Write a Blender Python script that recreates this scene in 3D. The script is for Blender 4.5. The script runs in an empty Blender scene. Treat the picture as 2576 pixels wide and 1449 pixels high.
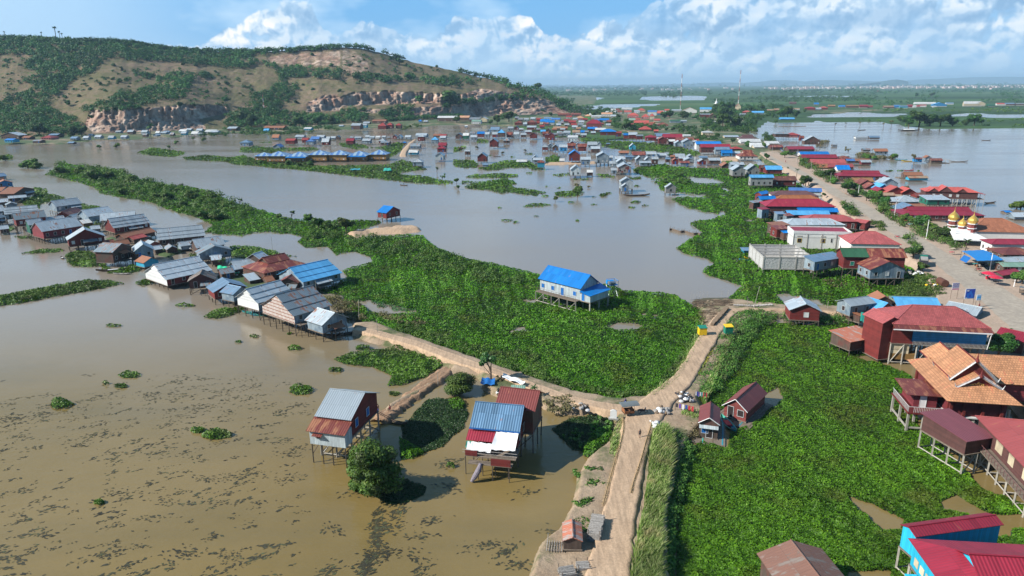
import bpy, bmesh, math, random
import numpy as np
from mathutils import Vector, Matrix
random.seed(7); RNG=np.random.default_rng(11)
SC=bpy.context.scene; COL=SC.collection
# ---------------------------------------------------------------- camera model
CX,CY,FP,HC=1288.0,724.5,1750.0,55.0
PIT=math.atan(509.5/FP); cp,sp_=math.cos(PIT),math.sin(PIT)
ROLL=.0080; cR,sR=math.cos(ROLL),math.sin(ROLL)   # the horizon rises slightly to the right
def lev(x,y):
    dx=x-CX; dy=CY-y
    return CX+dx*cR+dy*sR, CY-(-dx*sR+dy*cR)
def ray(x,y,level=False):
    if not level: x,y=lev(x,y)
    a=(x-CX)/FP; b=(CY-y)/FP
    return (a, cp+b*sp_, -sp_+b*cp)
def at(x,y,z=0.0):
    d=ray(x,y); t=(z-HC)/d[2]; return Vector((d[0]*t,d[1]*t,z))
def atY(x,y,Y):
    d=ray(x,y); t=Y/d[1]; return Vector((d[0]*t,Y,HC+d[2]*t))
def at_np(X,Y,z=0.0,level=False):
    if not level: X,Y=lev(X,Y)
    a=(X-CX)/FP; b=(CY-Y)/FP; dy=cp+b*sp_; dz=-sp_+b*cp; t=(z-HC)/dz
    return a*t,dy*t
def proj(p):
    x,y,z=p[0],p[1],p[2]-HC
    w=y*cp-z*sp_; v=y*sp_+z*cp
    a=FP*x/w; b=FP*v/w
    return CX+a*cR-b*sR, CY-(a*sR+b*cR)
def mpp(p):  # metres per photo unit at a point
    return (p[1]*cp-(p[2]-HC)*sp_)/FP
cam=bpy.data.cameras.new('camera'); camo=bpy.data.objects.new('camera',cam); COL.objects.link(camo)
camo.location=(0,0,HC); camo.rotation_euler=(Matrix.Rotation(math.pi/2-PIT,3,'X')@Matrix.Rotation(-ROLL,3,'Z')).to_euler()
cam.sensor_width=36; cam.lens=36*FP/2576; cam.clip_end=80000; cam.clip_start=1; SC.camera=camo
# crop transforms: coordinates read off enlarged crops of the plan
CR={'F':(0,0,1),'A':(603.7,268.3,.2083),'B':(1140.4,268.3,.2083),'C':(1542.8,268.3,.2083),'D':(2012.5,268.3,.2187),
'E':(1811.2,436,.2969),'L':(0,402.5,.25),'M':(402.5,536.7,.25),'N':(737.9,905.6,.3125),'R':(2012.5,737.9,.2187),
'S':(2012.5,1006.3,.3056),'J':(1408.8,905.6,.2604),'K':(1207.5,1174,.2344),'Q':(1274.6,637.3,.2604),
'W':(2280.8,590.3,.1389),'I':(1542.9,966,.12035),'X':(1677,167.7,.2083),'Y':(2146.6,167.7,.1667),'P':(536.7,670.8,.1574),'T':(0,0,1/3.),'U':(858.7,0,1/3.),'V':(1717.3,0,1/3.)}
def cr(k,x,y):
    a,b,s=CR[k]; return a+x*s,b+y*s
def crl(k,pts): return [cr(k,*p) for p in pts]
# ---------------------------------------------------------------- noise
def _h(ix,iy,s):
    n=(ix.astype(np.int64)*374761393+iy.astype(np.int64)*668265263+s*1274126177)&0x7fffffff
    n=((n^(n>>13))*1274126177)&0x7fffffff
    n=(n^(n>>16))&0xffff
    return n/65535.0
def vn(x,y,s=0):
    x=np.asarray(x,float); y=np.asarray(y,float)
    ix=np.floor(x); iy=np.floor(y); fx=x-ix; fy=y-iy
    fx=fx*fx*(3-2*fx); fy=fy*fy*(3-2*fy)
    a=_h(ix,iy,s);b=_h(ix+1,iy,s);c=_h(ix,iy+1,s);d=_h(ix+1,iy+1,s)
    return (a*(1-fx)+b*fx)*(1-fy)+(c*(1-fx)+d*fx)*fy
def fbm(x,y,o=4,s=0):
    r=0;a=.5;t=0
    for i in range(o):
        r=r+a*vn(x,y,s+i*17); t+=a; a*=.5; x=x*2.03+5.1; y=y*2.03+9.7
    return r/t
# ---------------------------------------------------------------- polygons
def inpoly(X,Y,P):
    r=np.zeros(X.shape,bool); n=len(P); j=n-1
    for i in range(n):
        xi,yi=P[i]; xj,yj=P[j]
        if yi!=yj:
            c=((yi>Y)!=(yj>Y))&(X<(xj-xi)*(Y-yi)/(yj-yi)+xi); r^=c
        j=i
    return r
def sdist(X,Y,P,ky=1.0):
    d=np.full(X.shape,1e9); n=len(P)
    for i in range(n):
        ax,ay=P[i]; bx,by=P[(i+1)%n]
        ay*=ky; by*=ky; dx=bx-ax; dy=by-ay; L=dx*dx+dy*dy+1e-9
        t=np.clip(((X-ax)*dx+(Y*ky-ay)*dy)/L,0,1)
        d=np.minimum(d,np.hypot(X-ax-t*dx,Y*ky-ay-t*dy))
    return np.where(inpoly(X,Y,P),d,-d)
def field(X,Y,inc,exc=(),ky=1.0):
    s=np.full(X.shape,-1e9)
    for P in inc: s=np.maximum(s,sdist(X,Y,P,ky))
    for P in exc: s=np.minimum(s,-sdist(X,Y,P,ky))
    return s
# ---------------------------------------------------------------- objects
def tag(o,label=None,cat=None,group=None,kind=None):
    if label: o['label']=label
    if cat: o['category']=cat
    if group: o['group']=group
    if kind: o['kind']=kind
    return o
def link(o,parent=None):
    COL.objects.link(o)
    if parent is not None: o.parent=parent
    return o
def mk(name,verts,faces,mat,parent=None,loc=None,smooth=False,uv=None,mats=None,fm=None):
    me=bpy.data.meshes.new(name); me.from_pydata([tuple(v) for v in verts],[],faces)
    if mat: me.materials.append(mat)
    if mats:
        for m in mats: me.materials.append(m)
    if fm is not None: me.polygons.foreach_set('material_index',fm)
    if uv is not None:
        l=me.uv_layers.new(name='UVMap'); l.data.foreach_set('uv',np.asarray(uv,np.float32).ravel())
    if smooth: me.polygons.foreach_set('use_smooth',[True]*len(me.polygons))
    me.update()
    o=bpy.data.objects.new(name,me); link(o,parent)
    if loc is not None: o.location=loc
    return o
def mkbig(name,V,F,mat,parent=None,attr=None,smooth=False):
    me=bpy.data.meshes.new(name); k=F.shape[1]
    me.vertices.add(len(V)); me.vertices.foreach_set('co',V.astype(np.float32).ravel())
    me.loops.add(F.size); me.loops.foreach_set('vertex_index',F.astype(np.int32).ravel())
    me.polygons.add(len(F)); me.polygons.foreach_set('loop_start',np.arange(0,F.size,k,dtype=np.int32))
    me.polygons.foreach_set('loop_total',np.full(len(F),k,np.int32))
    if smooth: me.polygons.foreach_set('use_smooth',np.ones(len(F),bool))
    me.materials.append(mat)
    if attr:
        for nm,(dom,arr) in attr.items():
            a=me.attributes.new(nm,'FLOAT',dom); a.data.foreach_set('value',arr.astype(np.float32))
    me.update(calc_edges=True)
    o=bpy.data.objects.new(name,me); link(o,parent); return o
def empty(name,loc=(0,0,0),rz=0,label=None,cat=None,group=None):
    o=bpy.data.objects.new(name,None); COL.objects.link(o); o.location=loc; o.rotation_euler=(0,0,rz)
    o.empty_display_size=.3
    return tag(o,label,cat,group)
def copy_tree(o,parent=None):
    c=o.copy(); COL.objects.link(c)
    if parent is not None: c.parent=parent
    for ch in list(o.children): copy_tree(ch,c)
    return c
class MB:
    def __init__(s): s.v=[];s.f=[];s.uv=[];s.m=[]
    def face(s,pts,uv=None,mi=0):
        n=len(s.v); s.v+= [tuple(p) for p in pts]; s.f.append(tuple(range(n,n+len(pts))))
        s.uv+= uv if uv else [(p[0],p[2]) for p in pts]; s.m.append(mi)
    def box(s,x0,y0,z0,x1,y1,z1,mi=0):
        if x0>x1:x0,x1=x1,x0
        if y0>y1:y0,y1=y1,y0
        if z0>z1:z0,z1=z1,z0
        P=[(x0,y0,z0),(x1,y0,z0),(x1,y1,z0),(x0,y1,z0),(x0,y0,z1),(x1,y0,z1),(x1,y1,z1),(x0,y1,z1)]
        for q in ((0,3,2,1),(4,5,6,7)): s.face([P[i] for i in q],[(P[i][0],P[i][1]) for i in q],mi)
        for q in ((0,1,5,4),(2,3,7,6)): s.face([P[i] for i in q],[(P[i][0],P[i][2]) for i in q],mi)
        for q in ((1,2,6,5),(3,0,4,7)): s.face([P[i] for i in q],[(P[i][1],P[i][2]) for i in q],mi)
        return s
    def bar(s,a,b,r,n=5,r2=None,mi=0):
        a=Vector(a);b=Vector(b);d=b-a
        if d.length<1e-6: return s
        q=d.to_track_quat('Z','Y'); r2=r if r2 is None else r2
        A=[a+q@Vector((math.cos(6.2832*i/n)*r,math.sin(6.2832*i/n)*r,0)) for i in range(n)]
        B=[b+q@Vector((math.cos(6.2832*i/n)*r2,math.sin(6.2832*i/n)*r2,0)) for i in range(n)]
        for i in range(n):
            j=(i+1)%n; s.face([A[i],A[j],B[j],B[i]],[(i/n,0),((i+1)/n,0),((i+1)/n,d.length),(i/n,d.length)],mi)
        s.face(A[::-1],None,mi); s.face(B,None,mi); return s
    def lathe(s,prof,n=12,c=(0,0,0),mi=0):
        rings=[[(c[0]+r*math.cos(6.2832*i/n),c[1]+r*math.sin(6.2832*i/n),c[2]+z) for i in range(n)] for r,z in prof]
        for k in range(len(rings)-1):
            for i in range(n):
                j=(i+1)%n; s.face([rings[k][i],rings[k][j],rings[k+1][j],rings[k+1][i]],None,mi)
        s.face(rings[0][::-1],None,mi); s.face(rings[-1],None,mi); return s
    def slab(s,q,t,uv=None,mi=0):
        # quad q (counterclockwise from above), thickness t downwards
        q=[Vector(p) for p in q]; n=(q[1]-q[0]).cross(q[2]-q[0]); 
        if n.length<1e-9: n=Vector((0,0,1))
        n.normalize()
        if n.z<0: q=q[::-1]; n=-n; uv=uv[::-1] if uv else None
        b=[p-n*t for p in q]; s.face(q,uv,mi); s.face(b[::-1],uv[::-1] if uv else None,mi)
        k=len(q)
        for i in range(k):
            j=(i+1)%k; s.face([b[i],b[j],q[j],q[i]],None,mi)
        return s
    def build(s,name,mat,parent=None,loc=None,smooth=False,mats=None):
        return mk(name,s.v,s.f,mat,parent,loc,smooth,s.uv,mats,s.m if mats else None)
# ---------------------------------------------------------------- materials
M={}
def newmat(n):
    m=bpy.data.materials.new(n); m.use_nodes=True; nt=m.node_tree; nt.nodes.clear()
    o=nt.nodes.new('ShaderNodeOutputMaterial'); b=nt.nodes.new('ShaderNodeBsdfPrincipled')
    nt.links.new(b.outputs[0],o.inputs['Surface']); return m,nt,b,o
def N(nt,t,**k):
    n=nt.nodes.new(t)
    for a,v in k.items():
        if a in ('op','operation'): n.operation=v
        else: setattr(n,a,v)
    return n
def noise(nt,vec,scale,detail=4,rough=.55,sc=None):
    if sc is not None:
        mp=nt.nodes.new('ShaderNodeMapping'); mp.inputs['Scale'].default_value=sc; nt.links.new(vec,mp.inputs[0]); vec=mp.outputs[0]
    n=nt.nodes.new('ShaderNodeTexNoise'); n.inputs['Scale'].default_value=scale; n.inputs['Detail'].default_value=detail
    n.inputs['Roughness'].default_value=rough
    if vec is not None: nt.links.new(vec,n.inputs['Vector'])
    return n.outputs['Fac']
def ramp(nt,fac,stops,interp='LINEAR'):
    r=nt.nodes.new('ShaderNodeValToRGB'); r.color_ramp.interpolation=interp; e=r.color_ramp.elements
    while len(e)<len(stops): e.new(.5)
    for i,(p,c) in enumerate(stops):
        e[i].position=p; e[i].color=(c,c,c,1) if isinstance(c,(int,float)) else (*c,1)
    nt.links.new(fac,r.inputs[0]); return r.outputs[0]
def mixc(nt,f,a,b,mode='MIX'):
    n=nt.nodes.new('ShaderNodeMix'); n.data_type='RGBA'; n.blend_type=mode
    for sk,v in ((n.inputs[0],f),(n.inputs[6],a),(n.inputs[7],b)):
        if isinstance(v,bpy.types.NodeSocket): nt.links.new(v,sk)
        elif isinstance(v,(int,float)): sk.default_value=v if sk==n.inputs[0] else (v,v,v,1)
        else: sk.default_value=(*v,1)
    return n.outputs[2]
def mth(nt,op,a,b=None,c=None,clamp=False):
    n=nt.nodes.new('ShaderNodeMath'); n.operation=op; n.use_clamp=clamp
    for i,v in enumerate((a,b,c)):
        if v is None: continue
        if isinstance(v,bpy.types.NodeSocket): nt.links.new(v,n.inputs[i])
        else: n.inputs[i].default_value=v
    return n.outputs[0]
def bump(nt,h,b,st=.5,dist=.05):
    n=nt.nodes.new('ShaderNodeBump'); n.inputs['Strength'].default_value=st; n.inputs['Distance'].default_value=dist
    nt.links.new(h,n.inputs['Height']); nt.links.new(n.outputs[0],b.inputs['Normal'])
def geo(nt): return nt.nodes.new('ShaderNodeNewGeometry').outputs['Position']
def tc(nt,k='UV'): return nt.nodes.new('ShaderNodeTexCoord').outputs[k]
def orand(nt): return nt.nodes.new('ShaderNodeObjectInfo').outputs['Random']
def hsvv(nt,col,h=.5,s=1,v=1):
    n=nt.nodes.new('ShaderNodeHueSaturation')
    for k,x in (('Hue',h),('Saturation',s),('Value',v)):
        if isinstance(x,bpy.types.NodeSocket): nt.links.new(x,n.inputs[k])
        else: n.inputs[k].default_value=x
    nt.links.new(col,n.inputs['Color']); return n.outputs[0]
def mat_roof(name,c,rust=.0,metal=.25,rough=.42,sheetvar=.16,tile=False,rustc=(.21,.085,.045),streak=.5):
    m,nt,b,o=newmat(name); uv=tc(nt)
    # corrugated sheets: 0.9 m sheets, ribs along the fall, streaks of dirt
    sx=N(nt,'ShaderNodeSeparateXYZ'); nt.links.new(uv,sx.inputs[0]); u=sx.outputs[0]; v=sx.outputs[1]
    cell=mth(nt,'FLOOR',mth(nt,'MULTIPLY',u,1/.95)); cellv=mth(nt,'FLOOR',mth(nt,'MULTIPLY',v,1/2.6))
    wn=N(nt,'ShaderNodeTexWhiteNoise'); wn.noise_dimensions='3D'; cb=N(nt,'ShaderNodeCombineXYZ')
    nt.links.new(cell,cb.inputs[0]); nt.links.new(cellv,cb.inputs[1]); nt.links.new(mth(nt,'MULTIPLY',orand(nt),50),cb.inputs[2]); nt.links.new(cb.outputs[0],wn.inputs[0])
    var=ramp(nt,wn.outputs[0],[(0,1-sheetvar),(1,1+sheetvar*.5)])
    base=mixc(nt,1,c,var,'MULTIPLY')
    st=noise(nt,uv,1,5,.6,(2.2,.22,1)); dirt=ramp(nt,st,[(.35,1),(.75,1-.42*streak)])
    base=mixc(nt,1,base,dirt,'MULTIPLY')
    rn=noise(nt,uv,.9,6,.65,(1.6,.5,1))
    add=N(nt,'ShaderNodeMath',op='ADD'); nt.links.new(rn,add.inputs[0]); 
    nt.links.new(mth(nt,'MULTIPLY_ADD',wn.outputs[0],.22,-.11),add.inputs[1])
    if rust>0:
        rf=ramp(nt,add.outputs[0],[(max(0,.72-rust*.45),0),(max(.02,.8-rust*.42),1)])
        base=mixc(nt,rf,base,mixc(nt,rn,rustc,(rustc[0]*1.9,rustc[1]*2,rustc[2]*2)))
    lap=ramp(nt,mth(nt,'FRACT',mth(nt,'MULTIPLY',v,1/2.6)),[(0,.72),(.03,1)])
    base=mixc(nt,1,base,lap,'MULTIPLY')
    base=hsvv(nt,base,.5,1,mth(nt,'MULTIPLY_ADD',orand(nt),.3,.86))
    nt.links.new(base,b.inputs['Base Color']); b.inputs['Roughness'].default_value=rough; b.inputs['Metallic'].default_value=metal
    if tile:
        br=N(nt,'ShaderNodeTexBrick'); br.inputs['Scale'].default_value=1; br.inputs['Brick Width'].default_value=.42; br.inputs['Row Height'].default_value=.42
        br.inputs['Mortar Size'].default_value=.03; br.inputs['Color1'].default_value=(1,1,1,1); br.inputs['Color2'].default_value=(.72,.72,.72,1); br.inputs['Mortar'].default_value=(.45,.45,.45,1)
        nt.links.new(uv,br.inputs[0]); base=mixc(nt,1,base,br.outputs[0],'MULTIPLY'); nt.links.new(base,b.inputs['Base Color'])
        bump(nt,br.outputs[1],b,.5,-.04)
    else:
        w=mth(nt,'SINE',mth(nt,'MULTIPLY',u,6.2832/.38)); bump(nt,w,b,.55,.03)
    M[name]=m; return m
def mat_wall(name,c,plank=.2,vert=False,dirt=.35,rough=.7,metal=0,c2=None):
    m,nt,b,o=newmat(name); uv=tc(nt); sx=N(nt,'ShaderNodeSeparateXYZ'); nt.links.new(uv,sx.inputs[0])
    a=sx.outputs[0 if vert else 1]
    k=mth(nt,'MULTIPLY',a,1/plank); wn=N(nt,'ShaderNodeTexWhiteNoise'); wn.noise_dimensions='1D'
    nt.links.new(mth(nt,'ADD',mth(nt,'FLOOR',k),mth(nt,'MULTIPLY',orand(nt),91)),wn.inputs['W'])
    base=mixc(nt,1,c,ramp(nt,wn.outputs[0],[(0,.82),(1,1.12)]),'MULTIPLY')
    if c2: base=mixc(nt,ramp(nt,noise(nt,uv,.35,3,.5),[(.48,0),(.56,1)]),base,c2)
    gap=ramp(nt,mth(nt,'FRACT',k),[(0,.45),(.1,1),(.93,1),(1,.6)]); base=mixc(nt,.75,base,mixc(nt,1,base,gap,'MULTIPLY'))
    n=noise(nt,uv,.8,5,.65,(1.5,.6,1)); base=mixc(nt,1,base,ramp(nt,n,[(.35,1),(.8,1-dirt)]),'MULTIPLY')
    base=hsvv(nt,base,.5,1,mth(nt,'MULTIPLY_ADD',orand(nt),.35,.82))
    nt.links.new(base,b.inputs['Base Color']); b.inputs['Roughness'].default_value=rough; b.inputs['Metallic'].default_value=metal
    bump(nt,gap,b,.4,.02); M[name]=m; return m
def mat_plain(name,c,rough=.7,var=.25,scale=1.2,metal=0,bmp=.2,c2=None,tone=.15):
    m,nt,b,o=newmat(name); p=tc(nt,'Object'); n=noise(nt,p,scale,5,.6)
    base=mixc(nt,1,c,ramp(nt,n,[(.3,1+var*.4),(.75,1-var)]),'MULTIPLY') if not c2 else mixc(nt,ramp(nt,n,[(.4,0),(.6,1)]),c,c2)
    if tone: base=hsvv(nt,base,.5,1,mth(nt,'MULTIPLY_ADD',orand(nt),2*tone,1-tone))
    nt.links.new(base,b.inputs['Base Color']); b.inputs['Roughness'].default_value=rough; b.inputs['Metallic'].default_value=metal
    if bmp: bump(nt,noise(nt,p,scale*6,3,.6),b,bmp,.03)
    M[name]=m; return m
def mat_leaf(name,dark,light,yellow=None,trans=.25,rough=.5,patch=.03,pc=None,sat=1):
    m,nt,b,o=newmat(name); a=N(nt,'ShaderNodeAttribute'); a.attribute_name='tone'
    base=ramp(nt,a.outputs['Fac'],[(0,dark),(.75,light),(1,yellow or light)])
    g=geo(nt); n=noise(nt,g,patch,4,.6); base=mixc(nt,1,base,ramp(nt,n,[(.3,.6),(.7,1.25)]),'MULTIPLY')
    if pc is not None:
        n2=noise(nt,g,patch*2.3,5,.6); base=mixc(nt,ramp(nt,n2,[(.52,0),(.66,.8)]),base,mixc(nt,a.outputs['Fac'],tuple(x*.55 for x in pc),pc))
    base=hsvv(nt,base,mth(nt,'MULTIPLY_ADD',orand(nt),.04,.48),sat,mth(nt,'MULTIPLY_ADD',orand(nt),.45,.78))
    nt.links.new(base,b.inputs['Base Color']); b.inputs['Roughness'].default_value=rough
    b.inputs['Specular IOR Level'].default_value=.3
    t=N(nt,'ShaderNodeBsdfTranslucent'); nt.links.new(hsvv(nt,base,.49,1.1,1.2),t.inputs[0])
    ms=N(nt,'ShaderNodeMixShader'); ms.inputs[0].default_value=trans
    nt.links.new(b.outputs[0],ms.inputs[1]); nt.links.new(t.outputs[0],ms.inputs[2]); nt.links.new(ms.outputs[0],o.inputs['Surface'])
    M[name]=m; return m
# ================================================================= light, sky
SUN_EL=math.radians(36); SUN_AZ=math.radians(14)   # shadows run towards +x, a little +y
Ld=Vector((math.cos(SUN_AZ)*math.cos(SUN_EL),math.sin(SUN_AZ)*math.cos(SUN_EL),-math.sin(SUN_EL)))
sl=bpy.data.lights.new('sun','SUN'); sl.energy=5.0; sl.angle=math.radians(.5); sl.color=(1,.95,.86)
so=bpy.data.objects.new('sun',sl); COL.objects.link(so); so.rotation_euler=Ld.to_track_quat('-Z','Y').to_euler()
def noise2(*a,**k):
    r=noise(*a,**k); r.node.noise_dimensions='2D'; return r
def world():
    w=bpy.data.worlds.new('World'); SC.world=w; w.use_nodes=True; nt=w.node_tree; nt.nodes.clear()
    out=nt.nodes.new('ShaderNodeOutputWorld'); bg=nt.nodes.new('ShaderNodeBackground'); nt.links.new(bg.outputs[0],out.inputs[0])
    sky=nt.nodes.new('ShaderNodeTexSky'); sky.sky_type='NISHITA'; sky.sun_disc=False; sky.sun_elevation=SUN_EL
    s=-Ld; sky.sun_rotation=math.atan2(s.x,s.y); sky.air_density=1.3; sky.dust_density=.6; sky.ozone_density=2.2
    base=mixc(nt,1,sky.outputs[0],(.092,.097,.1),'MULTIPLY')
    g=tc(nt,'Generated'); sx=N(nt,'ShaderNodeSeparateXYZ'); nt.links.new(g,sx.inputs[0])
    az=mth(nt,'MULTIPLY',mth(nt,'ARCTAN2',sx.outputs[0],sx.outputs[1]),57.3)
    el=mth(nt,'MULTIPLY',mth(nt,'ARCSINE',sx.outputs[2]),57.3)
    # cloud bank: top elevation as a function of azimuth
    def ae(x,y):
        d=Vector(ray(x,y)).normalized(); return math.degrees(math.atan2(d.x,d.y)),math.degrees(math.asin(d.z))
    prof=[(-400,105),(300,110),(480,105),(530,80),(560,50),(620,12),(700,-14),(780,0),(815,55),(850,72),(900,50),(950,46),(1000,68),(1080,78),(1120,62),(1150,20),(1200,30),(1240,50),(1265,45),(1300,18),(1335,22),(1370,68),(1430,72),(1470,50),(1530,48),(1570,52),(1600,40),(1640,2),(1700,-40),(1800,-70),(2000,-90),(2576,-60),(3200,-80)]
    st=[]
    for x,y in prof:
        a,e=ae(x,max(y,-380)); st.append(((a+50)/100,max(0,e/12)))
    st=sorted(st)[:32]
    azn=mth(nt,'MULTIPLY_ADD',az,.01,.5,clamp=True)
    top=mth(nt,'MULTIPLY',ramp(nt,azn,[(p,(v,v,v)) for p,v in st]),12)
    cb=N(nt,'ShaderNodeCombineXYZ'); nt.links.new(az,cb.inputs[0])
    # flatten clouds towards the horizon
    els=mth(nt,'POWER',mth(nt,'MAXIMUM',el,.01),.88); nt.links.new(mth(nt,'MULTIPLY',els,1.45),cb.inputs[1])
    P=cb.outputs[0]
    def dens(vec):
        vo=N(nt,'ShaderNodeTexVoronoi'); vo.feature='F1'; vo.voronoi_dimensions='2D'; vo.inputs['Scale'].default_value=.38; vo.inputs['Detail'].default_value=3
        vo.inputs['Roughness'].default_value=.55; vo.inputs['Randomness'].default_value=1
        wv=N(nt,'ShaderNodeTexNoise'); wv.inputs['Scale'].default_value=.5; wv.inputs['Detail'].default_value=2; wv.noise_dimensions='2D'; nt.links.new(vec,wv.inputs[0])
        vm=N(nt,'ShaderNodeVectorMath'); vm.operation='MULTIPLY_ADD'; nt.links.new(wv.outputs['Color'],vm.inputs[0]); vm.inputs[1].default_value=(1.05,1.05,0); nt.links.new(vec,vm.inputs[2])
        nt.links.new(vm.outputs[0],vo.inputs[0])
        n=noise2(nt,vec,.12,5,.6)
        return mth(nt,'ADD',mth(nt,'MULTIPLY_ADD',vo.outputs['Distance'],-.55,.5),mth(nt,'MULTIPLY_ADD',n,1.5,-.7))
    def off(dx,dy):
        vm=N(nt,'ShaderNodeVectorMath'); vm.operation='ADD'; nt.links.new(P,vm.inputs[0]); vm.inputs[1].default_value=(dx,dy,0); return vm.outputs[0]
    d0=dens(P); d1=dens(off(-.32,.5))
    edge=mth(nt,'MULTIPLY',mth(nt,'SUBTRACT',top,el),.62)           # how far below the top of the bank
    edge=mth(nt,'MINIMUM',edge,.62)
    cov=mth(nt,'MULTIPLY_ADD',d0,.85,edge)
    cov=ramp(nt,cov,[(.30,0),(.42,.9),(.6,1)])
    # gaps of blue inside, mostly in the upper right
    gap=ramp(nt,noise2(nt,P,.11,4,.6),[(.42,1),(.62,.55)]); cov=mth(nt,'MULTIPLY',cov,gap)
    # only the front half of the sky and not too high
    front=ramp(nt,sx.outputs[1],[(-.2,0),(.25,1)]); hi=ramp(nt,mth(nt,'MULTIPLY',el,1/90),[(.2,1),(.5,.35)])
    cov=mth(nt,'MULTIPLY',mth(nt,'MULTIPLY',cov,front),hi)
    lit=mth(nt,'MULTIPLY_ADD',mth(nt,'SUBTRACT',d0,d1),3.0,.64,clamp=True)
    big=ramp(nt,noise2(nt,P,.2,3,.55,(.7,1.6,1)),[(.35,1),(.65,.4)])
    topw=ramp(nt,mth(nt,'SUBTRACT',top,el),[(0,1),(.9,.9),(1,.9)])
    rightness=ramp(nt,azn,[(.55,1),(.72,.86)])
    lit=mth(nt,'MULTIPLY',mth(nt,'MULTIPLY',lit,big),rightness)
    ccol=ramp(nt,lit,[(0,(.22,.37,.56)),(.3,(.33,.48,.65)),(.58,(.56,.66,.75)),(.85,(.74,.76,.77)),(1,(.84,.83,.81))])
    # pale layer near the horizon
    hz=ramp(nt,mth(nt,'MULTIPLY',el,1/12),[(0,1),(.08,.5),(.32,.0)])
    ccol=mixc(nt,hz,ccol,(.40,.58,.76))
    wisp=mth(nt,'MULTIPLY',ramp(nt,noise2(nt,P,.09,4,.6,(1,2.2,1)),[(.42,0),(.7,.7)]),front)
    lw=ramp(nt,azn,[(.08,.75),(.2,.5),(.3,0)]); wisp=mth(nt,'MAXIMUM',wisp,mth(nt,'MULTIPLY',lw,front))
    base=mixc(nt,.8,base,(.10,.345,.69)); base=mixc(nt,wisp,base,(.5,.66,.80))
    base=mixc(nt,mth(nt,'MULTIPLY',hz,.85),base,(.40,.58,.76))
    zen=ramp(nt,mth(nt,'MULTIPLY',el,1/90),[(.14,1),(.55,.42)]); back=ramp(nt,mth(nt,'MULTIPLY_ADD',sx.outputs[1],.5,.5),[(.3,.6),(.62,1)])  # sky dimmed overhead and behind the camera to lower ambient light
    col=mixc(nt,cov,base,ccol); col=mixc(nt,1,mixc(nt,1,col,zen,'MULTIPLY'),back,'MULTIPLY'); nt.links.new(col,bg.inputs[0]); bg.inputs[1].default_value=1.0
world()
SC.world.cycles.sampling_method='MANUAL'; SC.world.cycles.sample_map_resolution=256
SC.cycles.max_bounces=4; SC.cycles.diffuse_bounces=2; SC.cycles.glossy_bounces=2; SC.cycles.transmission_bounces=2; SC.cycles.volume_bounces=0; SC.cycles.caustics_reflective=False; SC.cycles.caustics_refractive=False
SC.view_settings.view_transform='Standard'; SC.view_settings.look='None'; SC.view_settings.gamma=1; SC.view_settings.exposure=.5
# ================================================================= ground materials
def m_water():
    m,nt,b,o=newmat('muddy_water'); g=geo(nt)
    n=noise(nt,g,.012,5,.6); n2=noise(nt,g,.05,4,.6,(.35,1,1))
    c=mixc(nt,ramp(nt,n,[(.35,0),(.65,1)]),(.19,.134,.042),(.235,.174,.078)); 
    c=mixc(nt,ramp(nt,n2,[(.45,0),(.7,.5)]),c,(.12,.098,.045))
    # brown near; further out base colour is greyed, standing in for sky reflection
    sx=N(nt,'ShaderNodeSeparateXYZ'); nt.links.new(g,sx.inputs[0])
    far=ramp(nt,mth(nt,'ADD',mth(nt,'MULTIPLY',sx.outputs[1],.002),mth(nt,'MULTIPLY',n,.12)),[(.27,0),(.42,1)])
    c=mixc(nt,far,c,(.235,.2,.16))
    nt.links.new(c,b.inputs['Base Color']); b.inputs['IOR'].default_value=1.33
    calm=ramp(nt,noise(nt,g,.02,4,.65,(.25,1,1)),[(.4,.07),(.62,.2)]); nt.links.new(calm,b.inputs['Roughness'])
    w=noise(nt,g,.9,4,.6,(.5,1,1)); w2=noise(nt,g,3.2,2,.5,(.45,1,1))
    bump(nt,mth(nt,'MULTIPLY_ADD',w2,.35,w),b,.3,.16); M['water']=m
m_water()
def m_soil(name,a,b_,grass=None,gs=.06,ga=(.5,.6),rough=.95,fine=3.0,bm=.5):
    m,nt,b,o=newmat(name); g=geo(nt); n=noise(nt,g,.25,6,.65); n2=noise(nt,g,fine,4,.7)
    c=mixc(nt,ramp(nt,n,[(.35,0),(.65,1)]),a,b_); c=mixc(nt,1,c,ramp(nt,n2,[(.25,.72),(.75,1.15)]),'MULTIPLY')
    if name=='dirt': c=mixc(nt,1,c,ramp(nt,noise(nt,g,1,5,.65,(2.4,.22,1)),[(.35,.8),(.6,1.08)]),'MULTIPLY'); c=mixc(nt,ramp(nt,noise(nt,g,.5,6,.75),[(.6,0),(.72,.45)]),c,(.24,.17,.11))
    if grass:
        n3=noise(nt,g,gs,7,.68); c=mixc(nt,ramp(nt,n3,[(ga[0],0),(ga[1],1)]),c,mixc(nt,n2,tuple(x*.5 for x in grass),tuple(x*1.3 for x in grass)))
    nt.links.new(c,b.inputs['Base Color']); b.inputs['Roughness'].default_value=rough
    bump(nt,mth(nt,'MULTIPLY_ADD',n2,.4,n),b,bm,.35); M[name]=m
m_soil('dirt',(.53,.375,.25),(.43,.30,.2))
m_soil('bank',(.40,.30,.21),(.29,.21,.14),(.10,.12,.045),.13,(.5,.63),bm=.8)
m_soil('redearth',(.36,.22,.135),(.26,.165,.10),bm=.9)
m_soil('street',(.40,.345,.28),(.33,.285,.235),fine=1.2,bm=.15)
m_soil('shoulder',(.46,.34,.26),(.37,.28,.21),(.13,.16,.06),.09,(.62,.72))
m_soil('village_soil',(.36,.26,.18),(.27,.2,.14),(.06,.1,.03),.03,(.36,.5))
m_soil('mat_base',(.014,.035,.008),(.03,.055,.014),fine=2)
m_soil('wet_mud',(.06,.06,.035),(.1,.09,.05),fine=2)
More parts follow.
